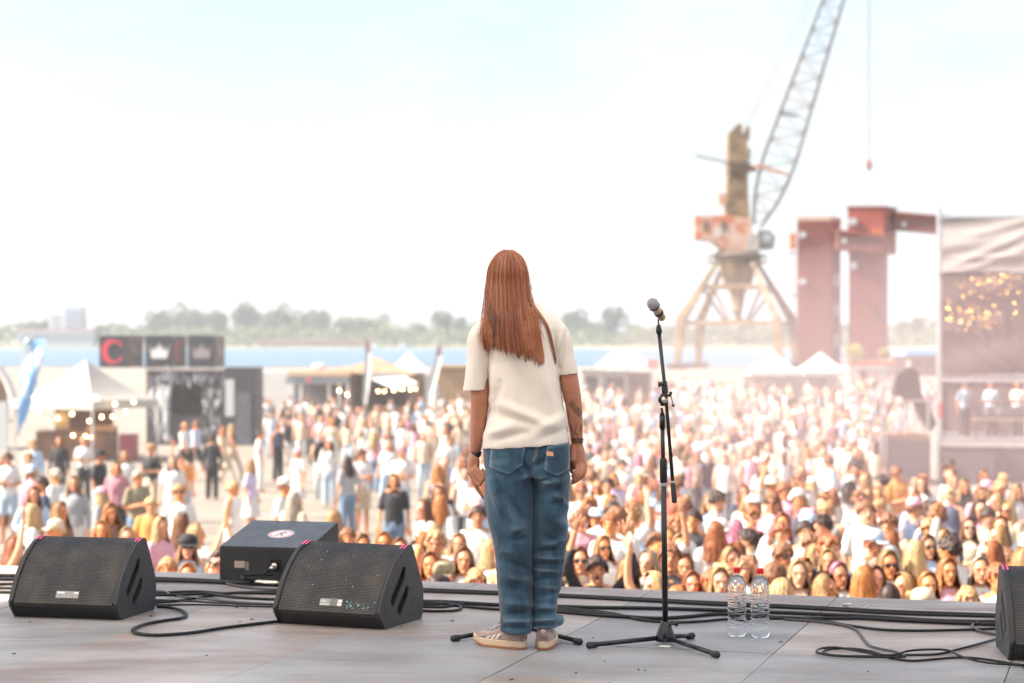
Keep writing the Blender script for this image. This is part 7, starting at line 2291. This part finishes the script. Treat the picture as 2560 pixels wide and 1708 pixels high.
part('stair_stringer', MB().bar(Q(2128, 715, -0.5), Q(2200, 810, -0.5), 0.5), M_RUSTD, t2)
part('stair_stringer', MB().bar(Q(2145, 640, -0.5), Q(2195, 700, -0.5), 0.5), M_RUSTD, t2)
def gallery(lab, a0, a1, b0, b1, dy, gr):
    g_ = thing('conveyor_gallery', lab, 'gallery', Q(a0[0], a0[1], dy), 0, gr)
    V = [Q(a0[0], a1, dy), Q(b0[0], b1, dy), Q(b0[0], b0[1], dy), Q(a0[0], a0[1], dy)]
    V2 = [v + Vector((0, 3.0, 0)) for v in V]
    part('box', MB().add(V + V2, [(0, 1, 2, 3), (7, 6, 5, 4), (3, 2, 6, 7), (0, 4, 5, 1), (1, 5, 6, 2), (0, 3, 7, 4)]), M_RUSTD, g_)
    part('roof_edge', MB().bar(Q(a0[0], a0[1] - 1, dy - 0.1), Q(b0[0], b0[1] - 1, dy - 0.1), 0.4), M_RUST, g_)
    for k in range(4):
        x = a0[0] + (b0[0] - a0[0]) * (k + 0.5) / 4; y = (a0[1] + b0[1]) / 2 + (a1 - a0[1]) * 0.4
        part('window', MB().box(Q(x, y).x - 0.4, Q(x, y).x + 0.4, sd2 + dy - 0.08, sd2 + dy - 0.01, Q(x, y + 5).z, Q(x, y - 5).z), M_WINP if k == 0 else M_CRD, g_)
gallery('rust-red covered bridge joining the two silo towers', (2092, 577), 624, (2206, 592), 633, -1.6, 'covered conveyor bridges')
gallery('grey-red conveyor bridge leading right from the taller tower', (2238, 533), 574, (2470, 552), 596, 2.5, 'covered conveyor bridges')

# ---- low building with blue roof at the right, clutter by the towers
lb = thing('low_building', 'low brown building with blue roof behind the mixing tower', 'building', G(2290, 240), 0)
part('wall', MB().box(P(2232, 0, 240).x, P(2420, 0, 240).x, 240, 248, gz(240), P(0, 890, 240).z), mat('brown_brick', (0.24, 0.15, 0.13), 0.8, var=0.25, vscale=1), lb)
part('roof', MB().box(P(2262, 0, 240).x, P(2420, 0, 240).x, 239.6, 248.4, P(0, 889, 240).z, P(0, 874, 240).z), mat('blue_roof', (0.20, 0.42, 0.70), 0.5), lb)
part('door', MB().box(P(2266, 0, 240).x, P(2276, 0, 240).x, 239.9, 239.99, gz(240), P(0, 900, 240).z), M_TENT, lb)
for k in range(4):
    part('window', MB().box(P(2290 + k * 28, 0, 240).x, P(2302 + k * 28, 0, 240).x, 239.92, 239.99, P(0, 918, 240).z, P(0, 904, 240).z), M_CRD, lb)
sv = thing('service_hut', 'small pale red-trimmed hut at the taller tower\'s foot', 'hut', G(2180, 200), 0)
part('wall', MB().box(P(2122, 0, 200).x, P(2232, 0, 200).x, 200, 203, gz(200), P(0, 912, 200).z), mat('hut_pale', (0.50, 0.42, 0.38), 0.7), sv)
part('roof', MB().box(P(2118, 0, 200).x, P(2236, 0, 200).x, 199.6, 203.4, P(0, 912, 200).z, P(0, 904, 200).z), mat('hut_red', (0.55, 0.16, 0.10), 0.6), sv)
part('door', MB().box(P(2150, 0, 200).x, P(2164, 0, 200).x, 199.93, 199.99, gz(200), P(0, 925, 200).z), M_DWOOD, sv)
for px, py, rr, lab in ((2136, 882, 1.0, 'round yellow-green bush beside the red tower'), (2212, 884, 0.6, 'small round yellow-green bush at the tower\'s right foot')):
    bt_ = thing('bush', lab, 'bush', G(px, 198), 0)
    rb2 = random.Random(px); lf = MB(); c_ = P(px, py, 198)
    for k in range(400):
        v = Vector((rb2.gauss(0, 1), rb2.gauss(0, 1), rb2.gauss(0, 1))).normalized() * rr * rb2.uniform(0.6, 1.05); s = 0.14
        q = c_ + v; n1 = Vector((rb2.uniform(-1, 1), rb2.uniform(-1, 1), rb2.uniform(-1, 1))).normalized(); n2 = n1.orthogonal().normalized()
        lf.add([q - n1 * s, q + n2 * s * .6, q + n1 * s, q - n2 * s * .6], [(0, 1, 2, 3)])
    part('foliage', lf, mat('bush_leaf', (0.30, 0.27, 0.08), 0.7), bt_)
    part('stem', MB().tube([G(px, 198), c_], 0.08, 6), M_DWOOD, bt_)

# ---- mixing tower (front of house) at the right
fd = 60.0
fh = thing('mixing_tower', 'scaffold mixing tower clad in grey and brown tarpaulins at the right edge', 'tower', G(2345, fd), 0)
def FP(px, py, dy=0.0): return P(px, py, fd + dy)
gf = gz(fd)
X0 = FP(2346, 0).x; X1 = X0 + 5.2
M_TARPG = mat('grey_tarp', (0.33, 0.295, 0.29), 0.5, var=0.12, vscale=1.2)
M_TARPB = mat('brown_mesh_tarp', (0.085, 0.055, 0.055), 0.6, var=0.3, vscale=1.5)
for x in (X0, X0 + 2.6, X1):
    for dy in (0, 3.2):
        part('standard', MB().tube([Vector((x, fd + dy, gf)), Vector((x, fd + dy, FP(0, 532).z + (0.0 if x > X0 else 0.25)))], 0.05, 8), M_ALU, fh)
for z in (FP(0, 545).z, FP(0, 682).z, FP(0, 938).z, FP(0, 952).z, FP(0, 1095).z):
    for dy in (0, 3.2):
        part('ledger', MB().tube([Vector((X0, fd + dy - 0.03, z)), Vector((X1, fd + dy - 0.03, z))], 0.04, 8), M_ALU, fh)
    part('transom', MB().tube([Vector((X0, fd, z)), Vector((X0, fd + 3.2, z))], 0.04, 8), M_ALU, fh)
for k in range(14):                                       # diagonals of the front truss
    xa = X0 + 5.2 * k / 14; xb = X0 + 5.2 * (k + 1) / 14
    za, zb = FP(0, 938).z, FP(0, 952).z
    part('truss_web', MB().tube([Vector((xa, fd - 0.03, za if k % 2 else zb)), Vector((xb, fd - 0.03, zb if k % 2 else za))], 0.015, 5), M_ALU, fh)
def tarp(x0, x1, z0, z1, y, amp, seedv, folds):
    def fn(u, v):
        z = z1 + (z0 - z1) * v
        x = x0 + (x1 - x0) * u
        w = amp * noise.noise(Vector((u * 2.2 + v * 1.5, v * 3 + seedv, seedv)))
        for (a0, b0, a1, b1, wd, hh) in folds:
            dx, dz = a1 - a0, b1 - b0; t_ = max(0, min(1, ((u - a0) * dx + (v - b0) * dz) / (dx * dx + dz * dz)))
            ds = math.hypot(u - a0 - t_ * dx, v - b0 - t_ * dz)
            w += hh * math.exp(-(ds / wd) ** 2)
        return (x, y - w, z)
    return MB().grid(fn, 60, 34)
part('upper_tarp', tarp(X0 + 0.12, X1, FP(0, 680).z, FP(0, 547).z, fd - 0.10, 0.10, 3, [(0.10, 0.85, 0.55, 0.2, .05, .06), (0.16, 0.95, 0.6, 0.45, .05, .05), (0.08, 0.75, 0.45, 0.72, .05, .04), (0.2, .3, .5, .05, .05, .04)]), M_TARPG, fh, True)
part('lower_tarp', tarp(X0 + 0.10, X1, FP(0, 936).z, FP(0, 682).z, fd - 0.07, 0.12, 8, [(0.05, 0.55, 0.35, 0.95, .03, .10), (0.12, 0.5, 0.5, 0.98, .03, .10), (0.3, 0.45, 0.6, 0.9, .04, .10), (.22, .45, .25, .7, .015, .06), (.35, .42, .37, .6, .015, .06)]), M_TARPB, fh, True)
sq = MB(); rq = random.Random(77)
M_SEQ = mat('gold_sequin', (0.70, 0.38, 0.10), 0.42, 1.0)
for k in range(170):
    if k < 85: px, py = rq.gauss(2480, 45), rq.gauss(712, 22)
    else: px, py = rq.gauss(2420, 50), rq.gauss(790, 14)
    if not (2365 < px < 2640 and 684 < py < 830): continue
    p = FP(px, py, -0.30); n1 = Vector((rq.gauss(-0.25, 0.28), -1, rq.gauss(0.38, 0.28))).normalized()
    u_ = n1.orthogonal().normalized(); w_ = n1.cross(u_); r_ = 0.022
    sq.add([p + (u_ * math.cos(a) + w_ * math.sin(a)) * r_ for a in (0, 1.05, 2.09, 3.14, 4.19, 5.24)], [(0, 1, 2, 3, 4, 5)])
tag(part('sequins', sq, M_SEQ, fh), kind='stuff')
zd = FP(0, 1102).z
part('deck', MB().box(X0 - 0.05, X1, fd - 0.1, fd + 3.3, zd - 0.16, zd), M_ALU, fh)
part('deck_skirt', MB().box(X0, X1, fd - 0.02, fd + 0.02, gf, zd - 0.17), M_KIOSK, fh)
part('back_wall', MB().box(X0, X1, fd + 3.24, fd + 3.30, zd, FP(0, 690).z), mat('inside_brown', (0.10, 0.07, 0.07), 0.8), fh)
part('side_wall', MB().box(X1 - 0.02, X1 + 0.03, fd, fd + 3.2, gf, FP(0, 545).z), M_TARPB, fh)
part('fire_extinguisher', MB().tube([FP(2352, 1046, -0.12), FP(2352, 1042, -0.12), FP(2352, 1012, -0.12), FP(2352, 1006, -0.12)], [0.03, 0.06, 0.06, 0.02], 10), mat('signal_red', (0.72, 0.02, 0.02), 0.35), fh, True)
dk = thing('mixing_desk', 'long mixing desk on the deck of the tarpaulin-clad tower', 'mixing desk', (X0 + 2.6, fd + 0.9, zd), 0)
part('table', MB().box(X0 + 1.0, X0 + 3.9, fd + 0.5, fd + 1.3, zd + 0.70, zd + 0.76), M_KIOSK, dk)
part('console', MB().add([(X0 + 1.3, fd + 0.6, zd + .77), (X0 + 3.5, fd + 0.6, zd + .77), (X0 + 3.5, fd + 1.2, zd + .77), (X0 + 1.3, fd + 1.2, zd + .77), (X0 + 1.3, fd + 0.6, zd + 1.02), (X0 + 3.5, fd + 0.6, zd + 1.02), (X0 + 3.5, fd + 1.2, zd + .85), (X0 + 1.3, fd + 1.2, zd + .85)], [(3, 2, 1, 0), (4, 5, 6, 7), (0, 1, 5, 4), (1, 2, 6, 5), (2, 3, 7, 6), (3, 0, 4, 7)]), mat('console_grey', (0.20, 0.19, 0.20), 0.5), dk)
for x in (X0 + 1.1, X0 + 3.8):
    part('leg', MB().box(x - .04, x + .04, fd + 0.55, fd + 1.25, zd, zd + 0.70), M_KIOSK, dk)
part('light_strip', MB().box(X0 + 1.0, X0 + 3.9, fd + 0.46, fd + 0.499, zd + 0.60, zd + 0.69), mat('strip_wood', (0.55, 0.40, 0.26), 0.6), dk)
for x, dy, tc_, hc_, po in ((0.75, 1.9, 'pale-blue', 'dark', 'rest'), (1.55, 1.8, 'pale-blue', 'brown', 'fold'), (2.35, 1.9, 'white', 'ginger', 'fold')):
    person(X0 + x, fd + dy, zd, h=1.76, pose=po, hair='short', hcol=hc_, tcol=tc_, skin=3, lcol='black', rz=R(rp_.uniform(-30, 30)), note='%s-haired technician in %s top on the mixing tower deck' % (hc_, tc_))
FHR = R(-13.5)
piv = Vector(fh.location)
fh.rotation_euler = (0, 0, FHR)
for o_ in [dk] + [p['o'] for p in PEOPLE[-3:]]:
    o_.location = piv + Matrix.Rotation(FHR, 3, 'Z') @ (Vector(o_.location) - piv)
    o_.rotation_euler.z += FHR
for p in PEOPLE[-3:]:
    p['d'] = p['o'].location.y; p['px'] = p['o'].location.x / p['d'] * F + 1280
# camera platform left of it
cp = thing('camera_platform', 'low scaffold camera platform with tall goalpost frame and black skirt', 'platform', G(2260, fd - 1), 0)
zc = P(0, 1088, fd - 2).z; ya, yb = fd - 2, fd + 0.8
xa, xb = P(2206, 0, fd - 2).x, P(2326, 0, fd - 2).x
part('deck', MB().box(xa, xb, ya, yb, zc - 0.12, zc), M_DWOOD, cp)
part('skirt', MB().box(xa, xb, ya - 0.02, ya + 0.02, gf, zc - 0.13), M_KIOSK, cp)
for px in (2204, 2214):
    part('mast', MB().tube([P(px, 0, ya) * 1.0 * Vector((1, 1, 0)).x if False else Vector((P(px, 0, ya).x, ya, gf)), Vector((P(px, 0, ya).x, ya, P(0, 918, ya).z))], 0.035, 8), M_ALU, cp)
part('crossbar', MB().box(P(2136, 0, ya).x, P(2217, 0, ya).x, ya - 0.04, ya + 0.04, P(0, 924, ya).z, P(0, 914, ya).z), M_ALU, cp)
part('side_mast', MB().tube([Vector((P(2140, 0, ya).x, ya, gf)), Vector((P(2140, 0, ya).x, ya, P(0, 914, ya).z))], 0.035, 8), M_ALU, cp)
for px in (2320, 2262):
    part('rail_post', MB().tube([Vector((P(px, 0, ya).x, ya, zc)), Vector((P(px, 0, ya).x, ya, zc + 1.0))], 0.025, 8), M_ALU, cp)
part('rail', MB().tube([Vector((P(2262, 0, ya).x, ya, zc + 1.0)), Vector((P(2320, 0, ya).x, ya, zc + 1.0))], 0.025, 8), M_ALU, cp)
vc = thing('covered_camera', 'broadcast camera under a black slanting rain cover on the platform', 'camera', (P(2275, 0, ya + 1).x, ya + 1, zc), 0)
cxv = P(2275, 0, ya + 1).x
part('cover', MB().prism([(cxv - 0.55, zc + 1.15), (cxv - 0.40, zc + 1.75), (cxv - 0.05, zc + 1.98), (cxv + 0.20, zc + 1.85), (cxv + 0.30, zc + 1.2), (cxv + 0.75, zc + 0.3), (cxv + 0.55, zc + 0.05), (cxv + 0.10, zc + 0.9), (cxv - 0.2, zc + 1.05)], ya + 0.7, ya + 1.2), M_DARKCLOTH, vc, bevel=0.03)
for s in (-1, 0, 1):
    part('tripod_leg', MB().tube([Vector((cxv, ya + 1, zc + 1.1)), Vector((cxv + s * 0.45, ya + 1 + 0.3 * (s == 0), zc))], 0.03, 6), M_ALU, vc)
person(P(2372, 0, 34).x, 34, h=1.86, pose='rest', hair='short', hcol='dark', tcol='black', top='tee', skin=2, rz=R(60), note='tall short-haired person in black in front of the mixing tower')
# ================================================================ FAR BANK
M_LEAF = [mat('far_leaf_%d' % i, c, 0.8, col2=c2, vscale=0.25, vramp=(0.35, 0.65)) for i, (c, c2) in enumerate((((0.10, 0.13, 0.035), (0.05, 0.08, 0.025)), ((0.075, 0.11, 0.035), (0.035, 0.065, 0.025)), ((0.15, 0.17, 0.055), (0.08, 0.11, 0.04))))]
M_TRUNK = mat('far_trunk', (0.12, 0.09, 0.07), 0.9)
def crown_mesh(seed, lobes, n, size):
    """leaf clumps scattered through overlapping lobes, unit crown 1 wide 1 high"""
    rg = random.Random(seed); b = MB()
    for k in range(n):
        c, r = rg.choice(lobes)
        v = Vector((rg.gauss(0, 1), rg.gauss(0, 1), rg.gauss(0, 1))).normalized() * r * (rg.uniform(0.35, 1.0) ** 0.5)
        p = Vector(c) + Vector((v.x, v.y, v.z))
        s = size * rg.uniform(0.6, 1.4)
        n1 = Vector((rg.uniform(-1, 1), rg.uniform(-1, 1), rg.uniform(-0.6, 1))).normalized(); n2 = n1.orthogonal().normalized(); n3 = n1.cross(n2)
        b.add([p + n2 * s, p + n3 * s * 0.8 + n1 * s * 0.25, p - n2 * s, p - n3 * s * 0.8 + n1 * s * 0.25], [(0, 1, 2, 3)])
    return b
CROWNS = []
for sd_ in range(5):
    rg = random.Random(100 + sd_)
    lob = [((rg.uniform(-.28, .28), rg.uniform(-.25, .25), rg.uniform(.30, .80)), rg.uniform(.13, .26)) for _ in range(13)]
    CROWNS.append(crown_mesh(sd_, lob, 2400, 0.030).data('crown', M_LEAF[0]))
def far_tree(label, px, ytop, wpx, d, kind, k, group):
    z0 = WZ + 2.0
    h = (854 - ytop) / F * d + HC - z0; w = wpx / F * d
    t = thing('tree', label, 'tree', ((px - 1280) / F * d, d, z0), 0.7 * k, group)
    o = put('crown', CROWNS[k % 5], t)
    o.scale = (w * 1.05, w * 1.05, h / 0.98)
    setm(o, M_LEAF[kind])
    part('trunk', MB().tube([(0, 0, -1.5), (0.1, 0, h * 0.2), (-0.2, 0, h * 0.55)], [w * .04, w * .032, w * .015], 6), M_TRUNK, t, local=True)
    return t
gF = 'trees along the far bank'
spec = [('broad tree at the left end of the tall clump above the cube signs', 392, 768, 74, 1), ('tall tree of the clump directly above the cube signs', 440, 756, 84, 0), ('round tree closing the tall clump above the cube signs', 500, 764, 90, 1), ('slim tree at the clump\'s right shoulder', 545, 772, 62, 0),
        ('rounded single tree right of the tall clump', 620, 756, 88, 1), ('tree left in the second clump over the river', 690, 765, 76, 0), ('pale tree topping the second clump over the river', 722, 758, 80, 1), ('broad pale tree in the second clump', 765, 766, 84, 2), ('tree closing the second clump at the right', 806, 772, 58, 1),
        ('low tree after the gap in the bank', 858, 792, 74, 0), ('low pale tree left of the first feather flag', 905, 786, 64, 2), ('tree above the first feather flag', 950, 784, 60, 1), ('small low tree over the bar roof', 1000, 812, 64, 0), ('small tree left of the leaning flag', 1044, 806, 56, 2), ('tall tree above the leaning flag', 1110, 774, 70, 1), ('tree half hidden by the performer\'s left shoulder', 1152, 784, 50, 0), ('low tree behind the performer\'s left shoulder', 1195, 808, 70, 0),
        ('tall tree beside the performer\'s right shoulder', 1436, 764, 84, 1), ('small tree between the two tall ones by the performer', 1482, 800, 50, 0), ('tall tree between performer and microphone', 1530, 764, 80, 1), ('low tree left of the microphone stand', 1588, 806, 64, 0), ('low tree right behind the microphone stand', 1640, 812, 70, 2), ('low tree left of the crane leg', 1700, 806, 64, 0), ('low tree seen between the crane\'s left legs', 1735, 812, 60, 1), ('low dark tree under the crane', 1800, 812, 84, 0), ('dark tree under the crane\'s middle', 1860, 806, 80, 1), ('low tree behind the crane\'s right leg', 1920, 810, 70, 0), ('tree between the crane and the red tower', 1970, 804, 60, 1), ('tree in the slit between the red towers', 2108, 802, 50, 0),
        ('dark tree just right of the red towers', 2262, 800, 70, 1), ('tallest dark tree right of the red towers', 2300, 784, 66, 0), ('dark tree touching the mixing tower', 2345, 792, 66, 1), ('low tree at the far left by the grey building', 60, 800, 64, 2), ('tree behind the white block building', 100, 796, 60, 1), ('low tree right of the white block building', 250, 812, 66, 2), ('low tree left of the tall clump', 310, 814, 70, 2), ('low tree filling the clump\'s left foot', 350, 812, 50, 1)]
for i, (lab, px, yt, w, kd_) in enumerate(spec):
    far_tree(lab + ' on the far bank' if len(lab.split()) < 13 and 'bank' not in lab else lab, px, yt, w, BD + 60 + (i * 37 % 50), kd_, i, gF)
# undergrowth: a continuous belt of bushes
ub = MB(); ru = random.Random(12)
for k in range(22000):
    px = ru.uniform(-900, 3300); d = BD + ru.uniform(20, 70)
    if 30 < px < 235 and ru.random() < 0.8: continue
    hh = 44 + 30 * noise.noise(Vector((px * 0.012, 0, 0))) + 16 * noise.noise(Vector((px * 0.05, 4, 0)))
    y = 866 - ru.random() ** 0.75 * hh
    if y < 790: continue
    p = P(px, y, d); s = ru.uniform(0.6, 1.5)
    n1 = Vector((ru.uniform(-1, 1), ru.uniform(-1, 1), ru.uniform(-.6, 1))).normalized(); n2 = n1.orthogonal().normalized(); n3 = n1.cross(n2)
    ub.add([p + n2 * s, p + n3 * s, p - n2 * s, p - n3 * s], [(0, 1, 2, 3)])
tag(part('far_bushes', ub, M_LEAF[2]), 'belt of pale green bushes along the far bank', 'bushes', None, 'stuff')
# buildings on the far bank
M_FW = mat('far_wall_white', (0.55, 0.54, 0.52), 0.7); M_FG = mat('far_wall_grey', (0.34, 0.37, 0.40), 0.7); M_FR = mat('far_wall_red', (0.36, 0.16, 0.13), 0.7); M_FWIN = mat('far_window', (0.16, 0.20, 0.25), 0.3)
def far_box(nm, parent, x0, x1, y0, y1, d, mm, dep=12):
    a_, b2 = P(x0, y0, d), P(x1, y1, d)
    return part(nm, MB().box(a_.x, b2.x, d, d + dep, b2.z, a_.z), mm, parent)
fbd = BD + 30
B1 = thing('block_building', 'white and grey block building with mast on the far left bank', 'building', P(165, 868, fbd), 0)
far_box('wing', B1, 122, 160, 782, 868, fbd, M_FW); far_box('tower', B1, 160, 207, 770, 868, fbd - 2, M_FG); far_box('roof', B1, 158, 202, 766, 770, fbd - 2, M_FG)
for i in range(3):
    for k in range(4): far_box('window', B1, 165 + i * 14, 173 + i * 14, 782 + k * 16, 790 + k * 16, fbd - 2.3, M_FWIN, 0.25)
for k in range(4): far_box('window', B1, 128, 152, 790 + k * 14, 795 + k * 14, fbd - 0.3, M_FWIN, 0.25)
part('mast', MB().tube([P(167, 768, fbd), P(167, 738, fbd)], 0.5, 5), M_FG, B1)
B2 = thing('long_building', 'long low grey building with reddish roof line on the far left bank', 'building', P(140, 868, fbd - 14), 0)
far_box('wall', B2, 44, 232, 832, 868, fbd - 14, M_FG, 8); far_box('roof', B2, 40, 236, 824, 832, fbd - 15, mat('far_roof', (0.40, 0.28, 0.26), 0.7), 10)
for i in range(14): far_box('window', B2, 52 + i * 12.6, 59 + i * 12.6, 842, 852, fbd - 14.3, M_FWIN, 0.25)
B3 = thing('long_shed', 'long low reddish shed at the water below the tall trees', 'building', P(770, 866, fbd - 12), 0)
far_box('wall', B3, 640, 900, 852, 862, fbd - 12, M_FR, 6); far_box('roof', B3, 636, 904, 848, 852, fbd - 13, mat('far_roof_red', (0.42, 0.20, 0.16), 0.7), 8)
for i in range(9): far_box('window', B3, 655 + i * 27, 665 + i * 27, 855, 859, fbd - 12.3, M_FWIN, 0.25)
for px, lab in ((935, 'small white boat moored under the first feather flag\'s tip'), (1008, 'small white boat moored on the far shore right of the flag')):
    bo = thing('boat', lab, 'boat', P(px, 872, BD - 14), 0, 'boats at the far shore')
    c_ = P(px, 872, BD - 14); c_.z = WZ
    hb_ = MB().rings([[(c_.x + s * w * k, c_.y + dd, c_.z + z) for s, dd in ((-1, -1.2), (0.9, -1.2), (1.25, 0), (0.9, 1.2), (-1, 1.2))] for z, w, k in ((-0.1, 4, .8), (1.4, 4.4, 1))])
    part('hull', hb_, M_FW, bo); part('cabin', MB().box(c_.x - 2.5, c_.x + 1.5, c_.y - 0.9, c_.y + 0.9, c_.z + 1.4, c_.z + 3.4), M_FW, bo)

# haze: the bright summer air over the river
hz = MB().box(-1600, 1600, -40, 1900, -8, 76)
hm_ = bpy.data.materials.new('haze_air'); hm_.use_nodes = True
hn = hm_.node_tree; hn.nodes.clear()
pv = hn.nodes.new('ShaderNodeVolumePrincipled')
pv.inputs['Color'].default_value = (0.93, 0.96, 1.0, 1)
pv.inputs['Density'].default_value = 0.00017
pv.inputs['Anisotropy'].default_value = 0.2
ho = hn.nodes.new('ShaderNodeOutputMaterial'); hn.links.new(pv.outputs['Volume'], ho.inputs['Volume'])
tag(part('haze', hz, hm_), 'pale sunlit air over the whole place', 'haze', None, 'stuff')

# colour powder at the right, and an added veil that lifts the dark tones
def smoke(name, label, c, r, col, dens):
    pm = bpy.data.materials.new(name); pm.use_nodes = True
    pn = pm.node_tree; pn.nodes.clear()
    pv_ = pn.nodes.new('ShaderNodeVolumePrincipled')
    pv_.inputs['Color'].default_value = (*col, 1); pv_.inputs['Density'].default_value = dens
    po = pn.nodes.new('ShaderNodeOutputMaterial'); pn.links.new(pv_.outputs['Volume'], po.inputs['Volume'])
    tag(part(name, MB().ball(c, r, 32, 20), pm), label, 'smoke', None, 'stuff')
smoke('powder_smoke', 'thin pink veil of coloured powder drifting over the crowd at the right', (8.6, 37, -0.2), (7.5, 21, 3.6), (0.98, 0.74, 0.76), 0.0064)
smoke('added_veil', 'thin pale veil added low over the whole festival ground to lift dark tones', (0, 72, -1.5), (60, 56, 6.5), (0.95, 0.95, 1.0), 0.0009)
label_people()
